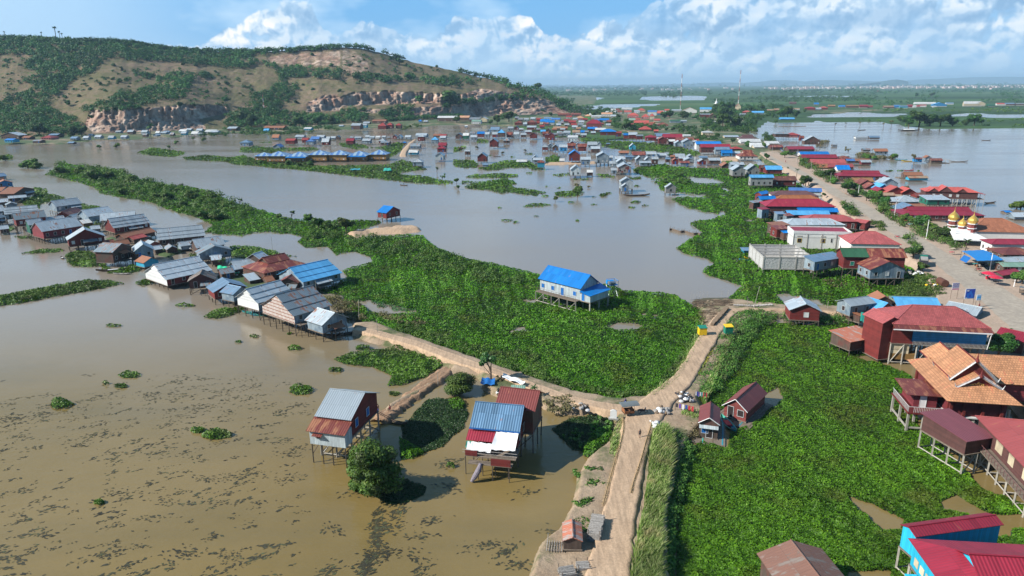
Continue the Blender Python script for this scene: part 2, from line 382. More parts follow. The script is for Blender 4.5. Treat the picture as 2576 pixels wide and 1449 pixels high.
def m_plain():
    m,nt,b,o=newmat('floodplain'); g=geo(nt)
    n=noise(nt,g,.004,6,.6,(.25,1,1)); n2=noise(nt,g,.0011,5,.62,(.18,1,1)); n3=noise(nt,g,.02,5,.7,(.5,1,1))
    c=ramp(nt,n,[(.3,(.03,.06,.03)),(.45,(.05,.095,.04)),(.55,(.07,.14,.045)),(.7,(.12,.135,.075))])
    c=mixc(nt,ramp(nt,n2,[(.5,0),(.62,.8)]),c,(.03,.06,.025)); c=mixc(nt,1,c,ramp(nt,n3,[(.3,.7),(.7,1.2)]),'MULTIPLY')
    nt.links.new(c,b.inputs['Base Color']); b.inputs['Roughness'].default_value=.9; b.inputs['Specular IOR Level'].default_value=.1; M['plain']=m
m_plain()
def m_hill():
    m,nt,b,o=newmat('hillside'); g=geo(nt); a=N(nt,'ShaderNodeAttribute'); a.attribute_name='rock'
    n=noise(nt,g,.011,7,.68); n2=noise(nt,g,.09,6,.72); n4=noise(nt,g,.5,4,.7)
    c=ramp(nt,n,[(.3,(.095,.10,.045)),(.46,(.165,.135,.08)),(.6,(.22,.16,.11)),(.74,(.235,.15,.115))])
    c=mixc(nt,ramp(nt,n2,[(.5,0),(.64,.85)]),c,(.085,.11,.035))
    mp=nt.nodes.new('ShaderNodeMapping'); mp.inputs['Scale'].default_value=(1,1,.4); mp.inputs['Rotation'].default_value=(.5,.4,0); nt.links.new(g,mp.inputs[0])
    r1=noise(nt,mp.outputs[0],.07,8,.72); r2=noise(nt,g,.02,4,.6)
    rc=ramp(nt,r1,[(.3,(.10,.07,.06)),(.45,(.33,.23,.18)),(.55,(.5,.38,.3)),(.7,(.62,.53,.44))])
    rc=mixc(nt,ramp(nt,r2,[(.45,0),(.6,.7)]),rc,mixc(nt,1,rc,(.75,.55,.5),'MULTIPLY'))
    f=mth(nt,'MULTIPLY_ADD',mth(nt,'SUBTRACT',n2,.5),1.1,a.outputs['Fac']); f=ramp(nt,f,[(.4,0),(.58,1)])
    sc=ramp(nt,noise(nt,g,.05,8,.75),[(.6,0),(.68,.7)]); c=mixc(nt,sc,c,(.34,.25,.2))
    c=mixc(nt,f,c,rc); nt.links.new(c,b.inputs['Base Color']); b.inputs['Roughness'].default_value=.95; b.inputs['Specular IOR Level'].default_value=.1
    bump(nt,mth(nt,'MULTIPLY_ADD',n4,.3,mth(nt,'ADD',n2,r1)),b,.8,3.0); M['hill']=m
m_hill()
mat_leaf('hyacinth',(.032,.11,.004),(.115,.32,.010),(.22,.44,.03),.28,.55,.05,(.13,.19,.02))
mat_leaf('grassmat',(.02,.07,.012),(.055,.17,.022),(.1,.22,.04),.15,.5,.1)
mat_leaf('darkweed',(.012,.05,.012),(.035,.115,.022),(.06,.15,.035),.1,.5,.1)
mat_leaf('hyafar',(.04,.11,.008),(.12,.29,.02),(.2,.36,.045),.2,.5,.03,(.12,.17,.035))
mat_leaf('bush',(.026,.07,.012),(.1,.21,.03),(.2,.3,.06),.22,.55,.12,(.11,.12,.05))
mat_leaf('drybush',(.07,.065,.028),(.18,.16,.075),(.27,.24,.12),.15,.7,.15)
mat_leaf('tree',(.016,.045,.012),(.055,.135,.022),(.11,.2,.04),.22,.5,.05)
mat_leaf('forest',(.014,.052,.010),(.045,.14,.024),(.09,.21,.035),.15,.6,.012)
mat_leaf('palm',(.02,.05,.015),(.05,.12,.03),(.13,.18,.05),.2,.45,.1)
mat_leaf('reed',(.08,.15,.03),(.2,.32,.06),(.42,.46,.2),.35,.6,.12,(.4,.34,.17))
mat_leaf('yellowleaf',(.2,.2,.02),(.4,.38,.04),(.55,.5,.08),.2,.6,.2)
mat_leaf('weed',(.032,.03,.018),(.062,.056,.032),(.08,.09,.04),.0,.6,.1)
mat_plain('bark',(.09,.065,.045),.9,.4,2)
# ================================================================= sheets of ground
def grid_rows(y0,y1,step):
    ys=[];y=y0
    while y<y1: ys.append(y); y+=min(step,max(.4,(y-215.4)*.06))
    ys.append(y1); return np.array(ys)
def sheet(name,inc,exc,top,mat,step=5,edge=8,rag=5,low=-.5,rs=None,kind='structure',ky=1.8,bmp=.0,zref=0.0,seed=0):
    inc=[[lev(*p) for p in P] for P in inc]; exc=[[lev(*p) for p in P] for P in exc]
    A=np.array([p for P in inc for p in P],float)
    x0,y0=A.min(0)-10; x1,y1=A.max(0)+10; y0=max(y0,215.9)
    xs=np.arange(x0,x1+step,step); ys=grid_rows(y0,y1,step)
    X,Y=np.meshgrid(xs,ys); s=field(X,Y,inc,exc,ky)
    wx,wy=at_np(X,Y,zref,True); L=(rs or 1.0)
    m=np.hypot(wx,wy)*0.03
    nz=fbm(np.log(np.maximum(wy,1))*60/L,X/22/L,5,seed)-.5
    s=s+nz*2*rag
    h=np.clip((s)/edge,-1,1); h=np.where(h>0,h*h*(3-2*h),h)
    Z=np.where(h>0,h*top,h*(-low))+bmp*(fbm(wx*.35,wy*.35,4,seed+5)-.5)*(h>0.1)
    P=np.stack([wx,wy,Z],-1).reshape(-1,3)
    ny,nx=X.shape; I=np.arange(ny*nx).reshape(ny,nx)
    F=np.stack([I[:-1,:-1],I[1:,:-1],I[1:,1:],I[:-1,1:]],-1).reshape(-1,4)
    keep=(h.ravel()[F].max(1)>-.95); F=F[keep]
    used=np.unique(F); mp=np.full(len(P),-1); mp[used]=np.arange(len(used)); 
    o=mkbig(name,P[used],mp[F],mat,smooth=True); tag(o,kind=kind); return o
# water: one sheet to the horizon
def water():
    ys=np.array([-400,40,100,200,400,800,1600,3000,6000,12000,30000,60000.]); xs=np.array([-60000,-20000,-6000,-2000,-600,-200,0,200,600,2000,6000,20000,60000.])
    X,Y=np.meshgrid(xs,ys); V=np.stack([X,Y,0*X],-1).reshape(-1,3); I=np.arange(X.size).reshape(X.shape)
    F=np.stack([I[:-1,:-1],I[:-1,1:],I[1:,1:],I[1:,:-1]],-1).reshape(-1,4)
    tag(mkbig('water',V,F,M['water']),'muddy brown flood water of the lake around the stilt houses','lake',kind='structure')
water()
# floodplain behind
inletsV=[crl('U',[(1640,735),(1800,728),(2000,738),(1900,765),(1700,765),(1640,750)]),crl('U',[(1770,800),(2000,788),(2420,783),(2400,795),(2150,815),(1960,825),(1790,828)]),
 crl('V',[(-300,728),(60,722),(180,726),(170,758),(-200,762),(-330,750)]),
 crl('V',[(900,880),(1060,855),(1300,848),(1700,855),(1690,872),(1400,888),(1100,893)]),crl('V',[(1930,862),(2200,856),(2900,862),(2900,892),(2300,886),(1960,884)]),
 crl('V',[(560,965),(640,915),(840,925),(1000,912),(1300,918),(1650,930),(1650,968),(1300,965),(1000,968),(700,965)]),
 crl('V',[(700,728),(1100,720),(1400,728),(1100,735)]),crl('V',[(20,940),(200,915),(240,935),(100,965),(20,965)])]
farland=[[(1290,200),(3400,150),(3400,322),(2576,322),(2400,321),(2260,320),(2010,320),(1905,322),(1880,330),(1840,338),(1700,345),(1500,350),(1400,345),(1290,318),(1290,283),(1400,283),(1290,260)]]
sheet('floodplain',farland,inletsV,1.0,M['plain'],step=7,edge=3,rag=2.2,ky=5)
sheet('village_ground',[[(-700,380),(0,362),(130,362),(240,352),(400,346),(480,340),(620,332),(700,337),(760,327),(900,323),(1000,319),(1100,316),(1200,311),(1290,318),(1290,280),(1500,262),(1500,240),(-700,240)]],[],1.6,M['village_soil'],step=5,edge=4,rag=2.5,ky=4)
sheet('spit_ground',[[(1290,296),(1480,284),(1640,282),(1850,285),(1900,300),(1830,325),(1900,345),(2000,400),(1990,430),(1950,432),(1900,392),(1700,352),(1600,338),(1480,322),(1290,318)],
   crl('V',[(930,855),(1060,835),(1500,830),(1690,850),(1500,846),(1300,846),(1050,855)])],[],1.8,M['village_soil'],step=4,edge=4,rag=2,ky=4)
# ---------------------------------------------------------------- the hill
HS=[(-700,78),(0,97),(100,101),(200,106),(300,107),(380,119),(430,127),(520,132),(640,131),(800,124),(858,118),(905,122),(955,131),(1000,146),(1050,159),(1150,179),(1200,193),(1260,203),(1300,214),(1350,226),(1400,248),(1440,268),(1465,283)]
HB=[(-700,352),(0,345),(200,341),(300,336),(500,326),(650,321),(900,310),(1100,300),(1250,292),(1400,286),(1465,284)]
rockp=[crl('T',p) for p in ([(640,940),(680,850),(820,800),(1000,830),(1400,790),(1700,800),(1730,850),(1500,900),(1550,960),(1560,990),(700,1000)],[(2310,850),(2330,770),(2450,720),(2576,740),(2576,850)],[(2000,430),(2200,400),(2576,380),(2576,500),(2300,500),(2050,480)])]
rockp+=[crl('U',p) for p in ([(0,740),(100,700),(380,690),(560,700),(880,720),(1050,670),(1300,700),(1500,740),(1700,790),(1790,870),(1300,895),(1100,880),(560,900),(300,860),(0,830)],[(0,370),(80,360),(200,460),(230,540),(60,560),(0,540)])]
benchp=[crl('U',[(0,800),(300,790),(600,780),(760,775),(760,795),(500,815),(0,830)]),crl('T',[(2150,850),(2576,835),(2576,855),(2200,870)])]
HX=np.arange(-640,1466,3.0); HN=120
hs=np.interp(HX,*zip(*HS)); hb=np.interp(HX,*zip(*HB))
hs=hs+ (fbm(HX/16,HX*0,4,3)-.5)*4
HV=np.linspace(0,1,HN)
GX=np.repeat(HX[None],HN,0); GY=hb[None]+(hs-hb)[None]*HV[:,None]
rk=np.clip(field(GX,GY,rockp,benchp,1.0)/6+.5,0,1)
Yb=np.array([at(x,y,1.5)[1] for x,y in zip(HX,hb)]); W=np.interp(HX,[-640,0,600,1000,1300,1465],[620,560,480,420,260,70])
nbig=fbm(GX/95,GY/60,4,21)
rk2=np.clip(field(GX,GY,rockp[:3]+rockp[3:4],benchp,1.0)/6+.5,0,1); rk2=np.where((GX>640)&(GY<175),rk2*.25,rk2)
wgt=(1-.84*rk2)*(.93+.14*nbig)
dY=np.cumsum(wgt,0)/HN; dY=dY/dY[-1:]*np.interp(HX,[-640,1465],[.85,.8])[None]
kk=np.exp(-np.arange(-30,31)**2/(2*11.**2)); kk/=kk.sum(); dY=np.stack([np.convolve(np.pad(r,30,mode='edge'),kk,'valid') for r in dY])
YY=Yb[None]+W[None]*dY*1.15
bell=np.sin(np.pi*np.clip(HV,0,1))[:,None]**.5
taper=np.clip((1465-HX)/200,0.1,1)[None]
YY+=((np.abs(fbm(GX/17,GY/9,6,5)-.5)*2)*30*rk2+(fbm(GX/5,GY/4,3,15)-.5)*9*rk+(fbm(GX/40,GY/22,4,9)-.5)*26)*bell*taper
YY=np.maximum.accumulate(YY,0)+HV[:,None]*2
def hillpt(X,Y,D):
    X,Y=lev(X,Y)
    a=(X-CX)/FP; b=(CY-Y)/FP; t=D/(cp+b*sp_); return np.stack([a*t,D+0*a,HC+(-sp_+b*cp)*t],-1)
HP=hillpt(GX,GY,YY)
rows=[HP]
last=HP[-1]; zr=last[:,2]
under=HP[0].copy(); under[:,2]=-1; rows=[under[None],HP]
for k,(dy,f) in enumerate(((60,.95),(160,.78),(300,.5),(480,.2),(640,-.02))):
    q=last.copy(); q[:,1]+=dy*np.interp(HX,[-640,1200,1465],[1,.7,.3]); q[:,0]*=q[:,1]/last[:,1]; q[:,2]=zr*f; rows.append(q[None])
HA=np.concatenate(rows,0); I=np.arange(HA.shape[0]*HA.shape[1]).reshape(HA.shape[:2])
F=np.stack([I[:-1,:-1],I[:-1,1:],I[1:,1:],I[1:,:-1]],-1).reshape(-1,4)
ra=np.zeros(HA.shape[:2]); ra[1:1+HN]=np.where((GX>640)&(GY<185),rk*.52,rk)
tag(mkbig('hill',HA.reshape(-1,3),F,M['hill'],attr={'rock':('POINT',ra.ravel())},smooth=True),'long brown grassy hill with quarried rock faces behind the village','hill',kind='structure')
def on_hill(x,y):
    i=int(np.clip((x+640)/3,0,len(HX)-1)); v=(hb[i]-y)/(hb[i]-hs[i]); v=min(max(v,0),.995)
    D=np.interp(v,HV,YY[:,i]); return Vector(hillpt(np.array(float(x)),np.array(hb[i]+(hs[i]-hb[i])*v),np.array(D)))
# far mountains
def mountain(name,prof,Y,col):
    m=MB(); xs=[p[0] for p in prof]; 
    for i in range(len(prof)-1):
        a=prof[i];b=prof[i+1]
        f=[atY(a[0],219,Y),atY(b[0],219,Y),atY(b[0],b[1],Y+1200),atY(a[0],a[1],Y+1200)]
        f[0].z=f[1].z=-1; g=[f[3],f[2],f[2]+Vector((0,1500,0)),f[3]+Vector((0,1500,0))]; g[2]=Vector((g[2].x,g[2].y,-1)); g[3]=Vector((g[3].x,g[3].y,-1))
        m.face(f); m.face(g)
    tag(m.build(name,col,smooth=False),kind='structure')
mat_plain('mountain',(.05,.09,.07),.95,.3,.0005,bmp=0)
def mprof(x0,x1,pts,s):
    xs=np.arange(x0,x1,14); b=np.interp(xs,*zip(*pts)); n=(fbm(xs/30,xs*0,4,s)-.5)*3; return [(x,y+q) for x,y,q in zip(xs,b,n)]
mountain('mountains',mprof(1200,3200,[(1200,218),(1600,214),(1690,211),(1750,209.5),(1830,207),(1870,209),(1950,201.5),(2000,202),(2030,206),(2060,201),(2120,202),(2220,205),(2350,199),(2450,194),(2576,193),(2900,190),(3200,200)],2),21000,M['mountain'])
mountain('low_hills',mprof(2215,2296,[(2215,209),(2232,202.5),(2260,200),(2280,203),(2296,208)],4),11000,M['mountain'])
# ================================================================= floating plants
def leaves_mesh(name,C,Nrm,size,mat,parent=None,aspect=1.3,tone=None,seed=0):
    R=np.random.default_rng(seed+5); n=len(C)
    Nrm=Nrm/np.linalg.norm(Nrm,axis=1,keepdims=True)
    r=R.normal(size=(n,3)); t=np.cross(Nrm,r); t/=np.linalg.norm(t,axis=1,keepdims=True)+1e-9; b=np.cross(Nrm,t)
    s=size.reshape(-1,1) if hasattr(size,'reshape') else np.full((n,1),size)
    a=t*s*.5*aspect; bb=b*s*.5
    V=np.stack([C-a,C-bb*1.0-a*.1+Nrm*s*.08,C+a,C+bb+a*.1+Nrm*s*.08],1).reshape(-1,3)
    F=np.arange(4*n).reshape(-1,4)
    tone=R.random(n) if tone is None else tone
    return mkbig(name,V,F,mat,parent,attr={'tone':('FACE',tone)})
def sample_px(P,area,R):
    A=np.array(P); x0,y0=A.min(0); x1,y1=A.max(0); n=int((x1-x0)*(y1-y0)/area)+4
    X=R.uniform(x0,x1,n); Y=R.uniform(y0,y1,n); return X,Y
def E_(k,cx,cy,rx,ry):
    R=random.Random(int(cx*7+cy)); return crl(k,[(cx+rx*math.cos(a*.5236)*R.uniform(.75,1.1),cy+ry*math.sin(a*.5236)*R.uniform(.75,1.1)) for a in range(12)])
def veg_points(polys,exc,area,rag,seed,edge=5.,thin=.0):
    R=np.random.default_rng(seed); PX=[];PY=[];S=[]
    for P in polys:
        X,Y=sample_px(P,area,R); s=sdist(X,Y,P,1.6)
        if exc: s=np.minimum(s,-field(X,Y,exc,(),1.6))
        wx,wy=at_np(X,Y,0); s=s+(fbm(X/16,np.log(wy)*40,4,seed)-.5)*2*rag
        k=s>0
        if thin>0: k&=(fbm(X/30,np.log(wy)*30,4,seed+3)+R.random(len(X))*.25)>thin
        PX.append(X[k]);PY.append(Y[k]);S.append(s[k])
    return np.concatenate(PX),np.concatenate(PY),np.concatenate(S),R
def veg(name,polys,exc,mat,area=3.2,rag=6,kpx=3.4,smin=.26,h0=.55,tilt=.8,seed=1,thin=0,z0=.04,cl=1.8):
    X,Y,S,R=veg_points(polys,exc,area,rag,seed,thin=thin)
    wx,wy=at_np(X,Y,0); m=(wy*cp+HC*sp_)/FP
    sz=np.maximum(smin,kpx*m)*R.uniform(.65,1.35,len(X))
    lump=fbm(wx/cl/np.maximum(1,m/.1),wy/cl/np.maximum(1,m/.1),3,seed+2); big=fbm(wx/9,wy/9,3,seed+4)
    h=h0*(lump*1.3-.1+.5*(big-.5))*np.clip(S/4,.15,1)
    Z=z0+np.maximum(0,h)*R.uniform(.5,1,len(X))+sz*.18
    C=np.stack([wx,wy,Z],-1)
    # slope of the lumps tilts the leaves: light and dark clumps
    e=.35*np.maximum(1,m/.1); gx=(fbm((wx+e)/cl/np.maximum(1,m/.1),wy/cl/np.maximum(1,m/.1),3,seed+2)-lump)/e*h0*2.2
    gy=(fbm(wx/cl/np.maximum(1,m/.1),(wy+e)/cl/np.maximum(1,m/.1),3,seed+2)-lump)/e*h0*2.2
    n=np.stack([-gx+R.normal(size=len(X))*tilt*.6,-gy+R.normal(size=len(X))*tilt*.6,np.ones(len(X))],-1)
    tone=np.clip(.12+.55*lump+R.normal(size=len(X))*.22,0,1)  # leaf tone: lighter on high lumps, darker between them, plus random spread
    o=leaves_mesh(name,C,n,sz,mat,tone=tone,seed=seed); return tag(o,kind='stuff')
M1=[(820,600),(870,585),(1000,588),(1065,595),(1090,620),(1160,648),(1240,662),(1300,678),(1350,690),(1420,725),(1540,715),(1570,732),(1620,735),(1700,742),(1735,765),(1790,790),(1765,840),(1745,880),(1715,930),(1690,970),(1620,1008),(1540,1008),(1440,985),(1350,955),(1260,925),(1200,905),(1100,870),(1010,838),(940,815),(905,810),(880,790),(860,745),(800,735),(877,699),(860,682),(902,672),(935,659),(932,647),(892,634),(845,642),(827,624)]
M2=[(115,440),(137,428),(150,410),(225,420),(295,428),(357,450),(400,462),(487,472),(542,488),(587,510),(644,525),(715,547),(777,558),(847,556),(952,554),(975,575),(900,590),(850,600),(820,622),(770,624),(745,609),(762,597),(727,589),(672,584),(640,587),(602,594),(510,587),(537,565),(500,550),(450,537),(410,522),(390,512),(300,497),(250,487),(245,477),(205,460)]
M3=[(1589,427),(1612,420),(1660,413),(1690,418),(1780,424),(1850,424),(1900,415),(1975,440),(2060,500),(2150,575),(2240,640),(2320,700),(2345,720),(2360,740),(2250,775),(2140,790),(2080,790),(1900,778),(1832,765),(1829,752),(1853,734),(1868,721),(1847,713),(1785,695),(1767,684),(1795,663),(1775,650),(1717,637),(1700,625),(1740,600),(1765,585),(1738,564),(1762,555),(1788,551),(1828,540),(1824,532),(1811,532),(1805,539),(1772,535),(1722,520),(1690,504),(1706,497),(1722,497),(1774,496),(1774,490),(1703,487),(1676,481),(1663,478),(1650,460),(1678,455),(1664,447),(1634,447)]
M4=[(1868,850),(1900,818),(1975,812),(2060,822),(2150,812),(2150,850),(2190,900),(2290,940),(2310,1075),(2370,1120),(2455,1214),(2600,1285),(3000,1450),(2900,1900),(1690,1900),(1704,1338),(1711,1268),(1722,1200),(1745,1130),(1762,1108),(1815,1128),(1838,1090),(1905,1060),(1968,1005),(1958,975),(1900,1000),(1800,1035),(1768,1020),(1790,950),(1800,900)]
HOLE=[crl('Q',[(150,455),(290,445),(310,470),(200,490)]),crl('Q',[(20,775),(80,730),(170,705),(180,735),(90,765)]),crl('Q',[(950,720),(1060,675),(1230,675),(1350,715),(1290,732),(1130,752)]),E_('Q',1325,595,30,14),E_('Q',1440,608,36,12),
 crl('C',[(830,862),(900,855),(1100,865),(1250,880),(1340,925),(1250,935),(1050,932),(960,925),(930,880)]),crl('C',[(1285,985),(1340,985),(1440,1030),(1380,1030)]),crl('C',[(1220,1070),(1300,1065),(1390,1075),(1330,1088)]),crl('C',[(1585,1370),(1640,1368),(1700,1385),(1640,1395)]),crl('C',[(770,1045),(850,1045),(980,1060),(1110,1065),(1110,1090),(960,1085),(870,1100),(790,1085)]),
 crl('S',[(390,790),(600,860),(870,990),(830,1080),(680,1080),(560,980),(420,850)]),crl('S',[(1150,840),(1290,785),(1420,860),(1570,950),(1850,940),(1990,900),(1990,1100),(1740,1060),(1730,1130),(1600,1130),(1480,1000),(1300,920),(1170,900)]),
 crl('S',[(1450,690),(1560,660),(1680,690),(1700,780),(1600,780)]),crl('S',[(400,1410),(750,1410),(750,1500),(380,1500)]),crl('R',[(620,740),(960,815),(1150,900),(1290,950),(1420,1000),(1400,760),(1200,720),(900,700)]),
 crl('J',[(1500,770),(1560,700),(1660,600),(1720,640),(1640,720),(1620,850),(1580,850)]),crl('J',[(1190,560),(1310,560),(1300,740),(1230,720)]),
 crl('E',[(460,1030),(560,1020),(700,1060),(850,1080),(900,1130),(760,1110),(540,1100)]),E_('E',800,1078,35,14),E_('E',310,848,30,10),E_('E',240,404,40,10),E_('E',140,735,40,8),
 crl('M',[(1900,900),(2100,880),(2576,980),(2576,1000),(2300,1020),(2100,980)]),crl('S',[(950,200),(1180,230),(1180,300),(1050,260)]),
 [(960,562),(1000,568),(1055,578),(1050,590),(900,600),(860,592),(900,580)]]
SMALL=[crl('M',[(430,1050),(550,980),(700,960),(850,950),(850,980),(700,1040),(560,1065)]),crl('L',[(220,945),(400,900),(600,895),(650,915),(560,935),(350,945)]),crl('L',[(650,960),(750,920),(900,930),(1050,1000),(1080,1060),(900,1085),(730,1070),(680,1010)]),crl('L',[(1360,1240),(1450,1200),(1530,1200),(1570,1240),(1440,1275)]),
 crl('L',[(0,1370),(300,1310),(700,1240),(900,1210),(1100,1215),(1250,1245),(1100,1280),(900,1320),(600,1370),(300,1430),(100,1460),(-200,1500),(-200,1400)]),crl('L',[(1060,1140),(1200,1100),(1330,1060),(1430,1080),(1400,1120),(1300,1150),(1180,1150)]),crl('L',[(1030,1070),(1110,1070),(1110,1100),(1030,1105)]),crl('L',[(340,280),(460,290),(480,340),(660,380),(560,430),(420,440),(330,400)]),
 crl('L',[(180,400),(340,390),(420,430),(400,490),(260,470)]),crl('L',[(820,440),(900,460),(1010,470),(960,495),(820,500)]),crl('L',[(0,670),(100,665),(160,700),(60,740),(0,730)]),crl('L',[(140,770),(320,770),(320,790),(200,795)]),crl('M',[(700,345),(850,335),(1000,345),(1150,380),(1230,410),(1400,440),(1100,430),(950,450),(880,470),(720,440)]),
 crl('A',[(-300,640),(0,600),(60,590),(180,640),(500,690),(900,720),(1800,700),(1900,660),(1980,640),(2080,680),(2200,730),(2250,760),(2000,790),(1900,820),(2100,830),(2300,850),(2400,890),(2576,900),(2576,930),(2400,940),(2150,930),(1900,900),(1600,870),(1300,835),(1000,800),(680,755),(400,740),(200,715),(0,710)]),
 crl('A',[(0,500),(200,480),(400,500),(560,500),(900,490),(960,520),(800,540),(560,530),(380,560),(100,555),(0,550)]),crl('A',[(1200,450),(1290,430),(1500,470),(1580,500),(1400,520),(1230,490)]),crl('A',[(1550,500),(1700,490),(1900,430),(2000,440),(1920,560),(1800,620),(1780,590),(1750,520)]),crl('A',[(230,430),(370,425),(380,440),(250,440)]),
 crl('T',[(1050,1150),(1180,1120),(1280,1140),(1400,1170),(1300,1185),(1150,1175)]),crl('T',[(1380,1190),(1560,1170),(1700,1190),(1870,1180),(1860,1200),(1700,1220),(1400,1210)]),crl('T',[(1700,1220),(1900,1210),(2100,1240),(2400,1250),(2576,1280),(2576,1310),(2300,1285),(2000,1260),(1750,1240)]),
 crl('T',[(0,1180),(60,1165),(100,1180),(90,1205),(0,1212)]),crl('T',[(140,1250),(180,1215),(250,1210),(330,1260),(250,1275)]),
 crl('B',[(0,640),(240,650),(300,700),(280,740),(140,745),(0,720)]),crl('B',[(300,750),(520,680),(640,650),(800,650),(940,660),(960,700),(1060,740),(1110,770),(960,775),(900,740),(700,740),(560,770),(400,775)]),crl('B',[(1100,620),(1220,590),(1290,620),(1290,680),(1120,685)]),crl('B',[(150,850),(260,820),(380,825),(560,810),(780,825),(790,850),(600,860),(360,865),(200,865)]),
 crl('B',[(100,900),(240,905),(200,925),(100,935)]),crl('B',[(110,980),(260,910),(450,900),(600,870),(700,890),(780,930),(700,950),(740,985),(900,1000),(1000,1010),(1130,1045),(1000,1060),(880,1070),(700,1040),(560,1050),(400,1010),(200,995)]),crl('B',[(1200,1045),(1330,1025),(1500,1030),(1590,1035),(1550,1070),(1380,1095),(1260,1085)]),
 crl('B',[(840,1215),(900,1185),(1000,1170),(1200,1190),(1100,1205),(950,1215)]),crl('B',[(1180,825),(1300,815),(1400,800),(1420,825),(1290,845)]),crl('B',[(1720,820),(1860,820),(1950,850),(1820,860),(1740,850)]),crl('B',[(1520,400),(1600,370),(1760,370),(1850,400),(2060,420),(2400,440),(2576,470),(2576,555),(2300,540),(2100,530),(1880,500),(1750,470),(1530,420)]),
 crl('C',[(550,440),(700,460),(1060,560),(1000,600),(850,590),(690,560),(560,540)]),crl('C',[(1300,670),(1440,655),(1440,690),(1310,700)]),
 crl('B',[(2170,770),(2250,740),(2400,720),(2576,690),(2576,840),(2400,860),(2200,800)]),crl('B',[(2110,860),(2280,845),(2260,875),(2150,885)]),crl('B',[(0,500),(140,480),(150,500),(60,550),(0,555)]),crl('B',[(280,400),(360,390),(430,420),(420,440),(290,440)]),
 [(840,905),(880,890),(960,880),(1000,870),(1060,890),(1120,900),(1110,925),(1070,950),(1010,970),(975,972),(985,945),(940,925),(870,918)],[(345,385),(380,372),(420,376),(470,385),(440,395),(380,392)]]
for k,l in (('F',[(758,982,33,14),(155,1018,32,12),(325,945,32,8),(305,972,20,6),(265,966,10,4),(548,1095,40,14),(500,1085,20,8),(740,877,20,6),(845,932,20,6),(990,992,14,5),(250,1265,15,6),(288,820,22,4)]),
 ('B',[(920,575,80,12),(430,595,50,8),(720,610,30,5),(2200,1155,85,15),(1810,1075,60,20),(1700,1185,50,10),(660,1380,70,12),(760,1400,40,14),(1500,1380,30,10),(2160,1222,60,12),(2220,960,50,12),(1560,880,120,10),(930,805,50,8),(560,1225,20,5),(1870,1050,40,9),(1430,1160,40,10),(990,1075,40,8),(1110,1085,50,9),(1000,1325,30,5),(1270,985,35,8),(1130,967,25,5),(2320,1200,40,8),(1700,1095,30,7)]),('M',[(2050,1360,90,22),(950,1240,60,14),(790,1297,40,12),(250,930,110,16),(1300,1215,30,12)]),('D',[(1010,742,70,7),(1160,738,40,5),(1370,741,20,4)]),
 ('N',[(2390,1145,30,12),(1270,860,40,14),(820,275,40,16)])):
    SMALL+=[E_(k,*e) for e in l]
DARK=[crl('M',[(2130,780),(2230,700),(2400,680),(2576,700),(2700,760),(2700,960),(2450,990),(2250,950),(2120,880)]),crl('Q',[(830,1200),(880,1080),(1000,1020),(1300,1040),(1330,1200),(1270,1330),(1000,1330),(850,1280)]),crl('Q',[(1250,840),(1450,820),(1500,900),(1350,960)]),
 crl('C',[(1030,1180),(1100,1165),(1200,1190),(1150,1205),(1050,1200)]),crl('R',[(680,800),(850,790),(1000,850),(1200,930),(1290,1000),(1150,1000),(900,920),(720,880)])]
DARKALONE=[crl('N',[(1090,310),(1270,310),(1380,350),(1420,430),(1370,540),(1200,700),(1100,735),(1000,780),(880,810),(860,750),(880,600),(870,520),(960,460),(1000,390)]),crl('N',[(640,1100),(760,1160),(900,1160),(1060,1080),(1080,1020),(900,960),(700,1060)]),crl('N',[(2080,560),(2200,480),(2400,440),(2576,470),(2580,560),(2470,640),(2350,740),(2250,720),(2150,620)])]
LITE=[crl('N',[(2400,600),(2480,560),(2560,560),(2570,640),(2490,700),(2440,760),(2400,795),(2340,780),(2330,730)]),crl('N',[(1250,340),(1330,310),(1390,350),(1380,400),(1280,400)]),crl('K',[(680,920),(740,900),(860,910),(920,930),(900,1050),(850,1100),(840,1200),(560,1200),(620,1020)]),crl('N',[(850,640),(1000,700),(1050,760),(950,800),(860,800)])]
BIG=[M1,M2,M3,M4]
sheet('floating_mat',BIG+SMALL+DARKALONE+LITE,HOLE,.06,M['mat_base'],step=6,edge=5,rag=4,low=-.3,kind='stuff',ky=1.6,seed=1)
veg('water_hyacinth',[M4],HOLE,M['hyacinth'],area=1.9,rag=6,kpx=3.1,seed=1,h0=.55,smin=.2)
veg('water_hyacinth',[M1,M2,M3]+LITE,HOLE,M['hyacinth'],area=2.0,rag=6,kpx=3.3,seed=21,h0=1.0,smin=.2,tilt=1.0,cl=2.6)
veg('far_hyacinth',SMALL,[],M['hyafar'],area=2.2,rag=3,kpx=3.6,seed=3,h0=.9)
veg('grass_mat',DARK,[],M['grassmat'],area=1.6,rag=16,kpx=2.4,smin=.14,h0=.35,tilt=1.3,seed=14)
veg('floating_grass',DARKALONE,[],M['darkweed'],area=1.6,rag=6,kpx=2.6,smin=.14,h0=.25,tilt=1.3,seed=4)
veg('marsh_scraps',[crl('E',[(850,900),(1250,920),(1480,960),(1460,1080),(1250,1040),(1000,1010),(880,950)]),crl('M',[(1650,840),(1900,860),(2080,940),(2100,1080),(1900,1100),(1760,1020)])],[],M['drybush'],area=3,rag=7,kpx=3.5,seed=9,h0=.5,tilt=1.4)
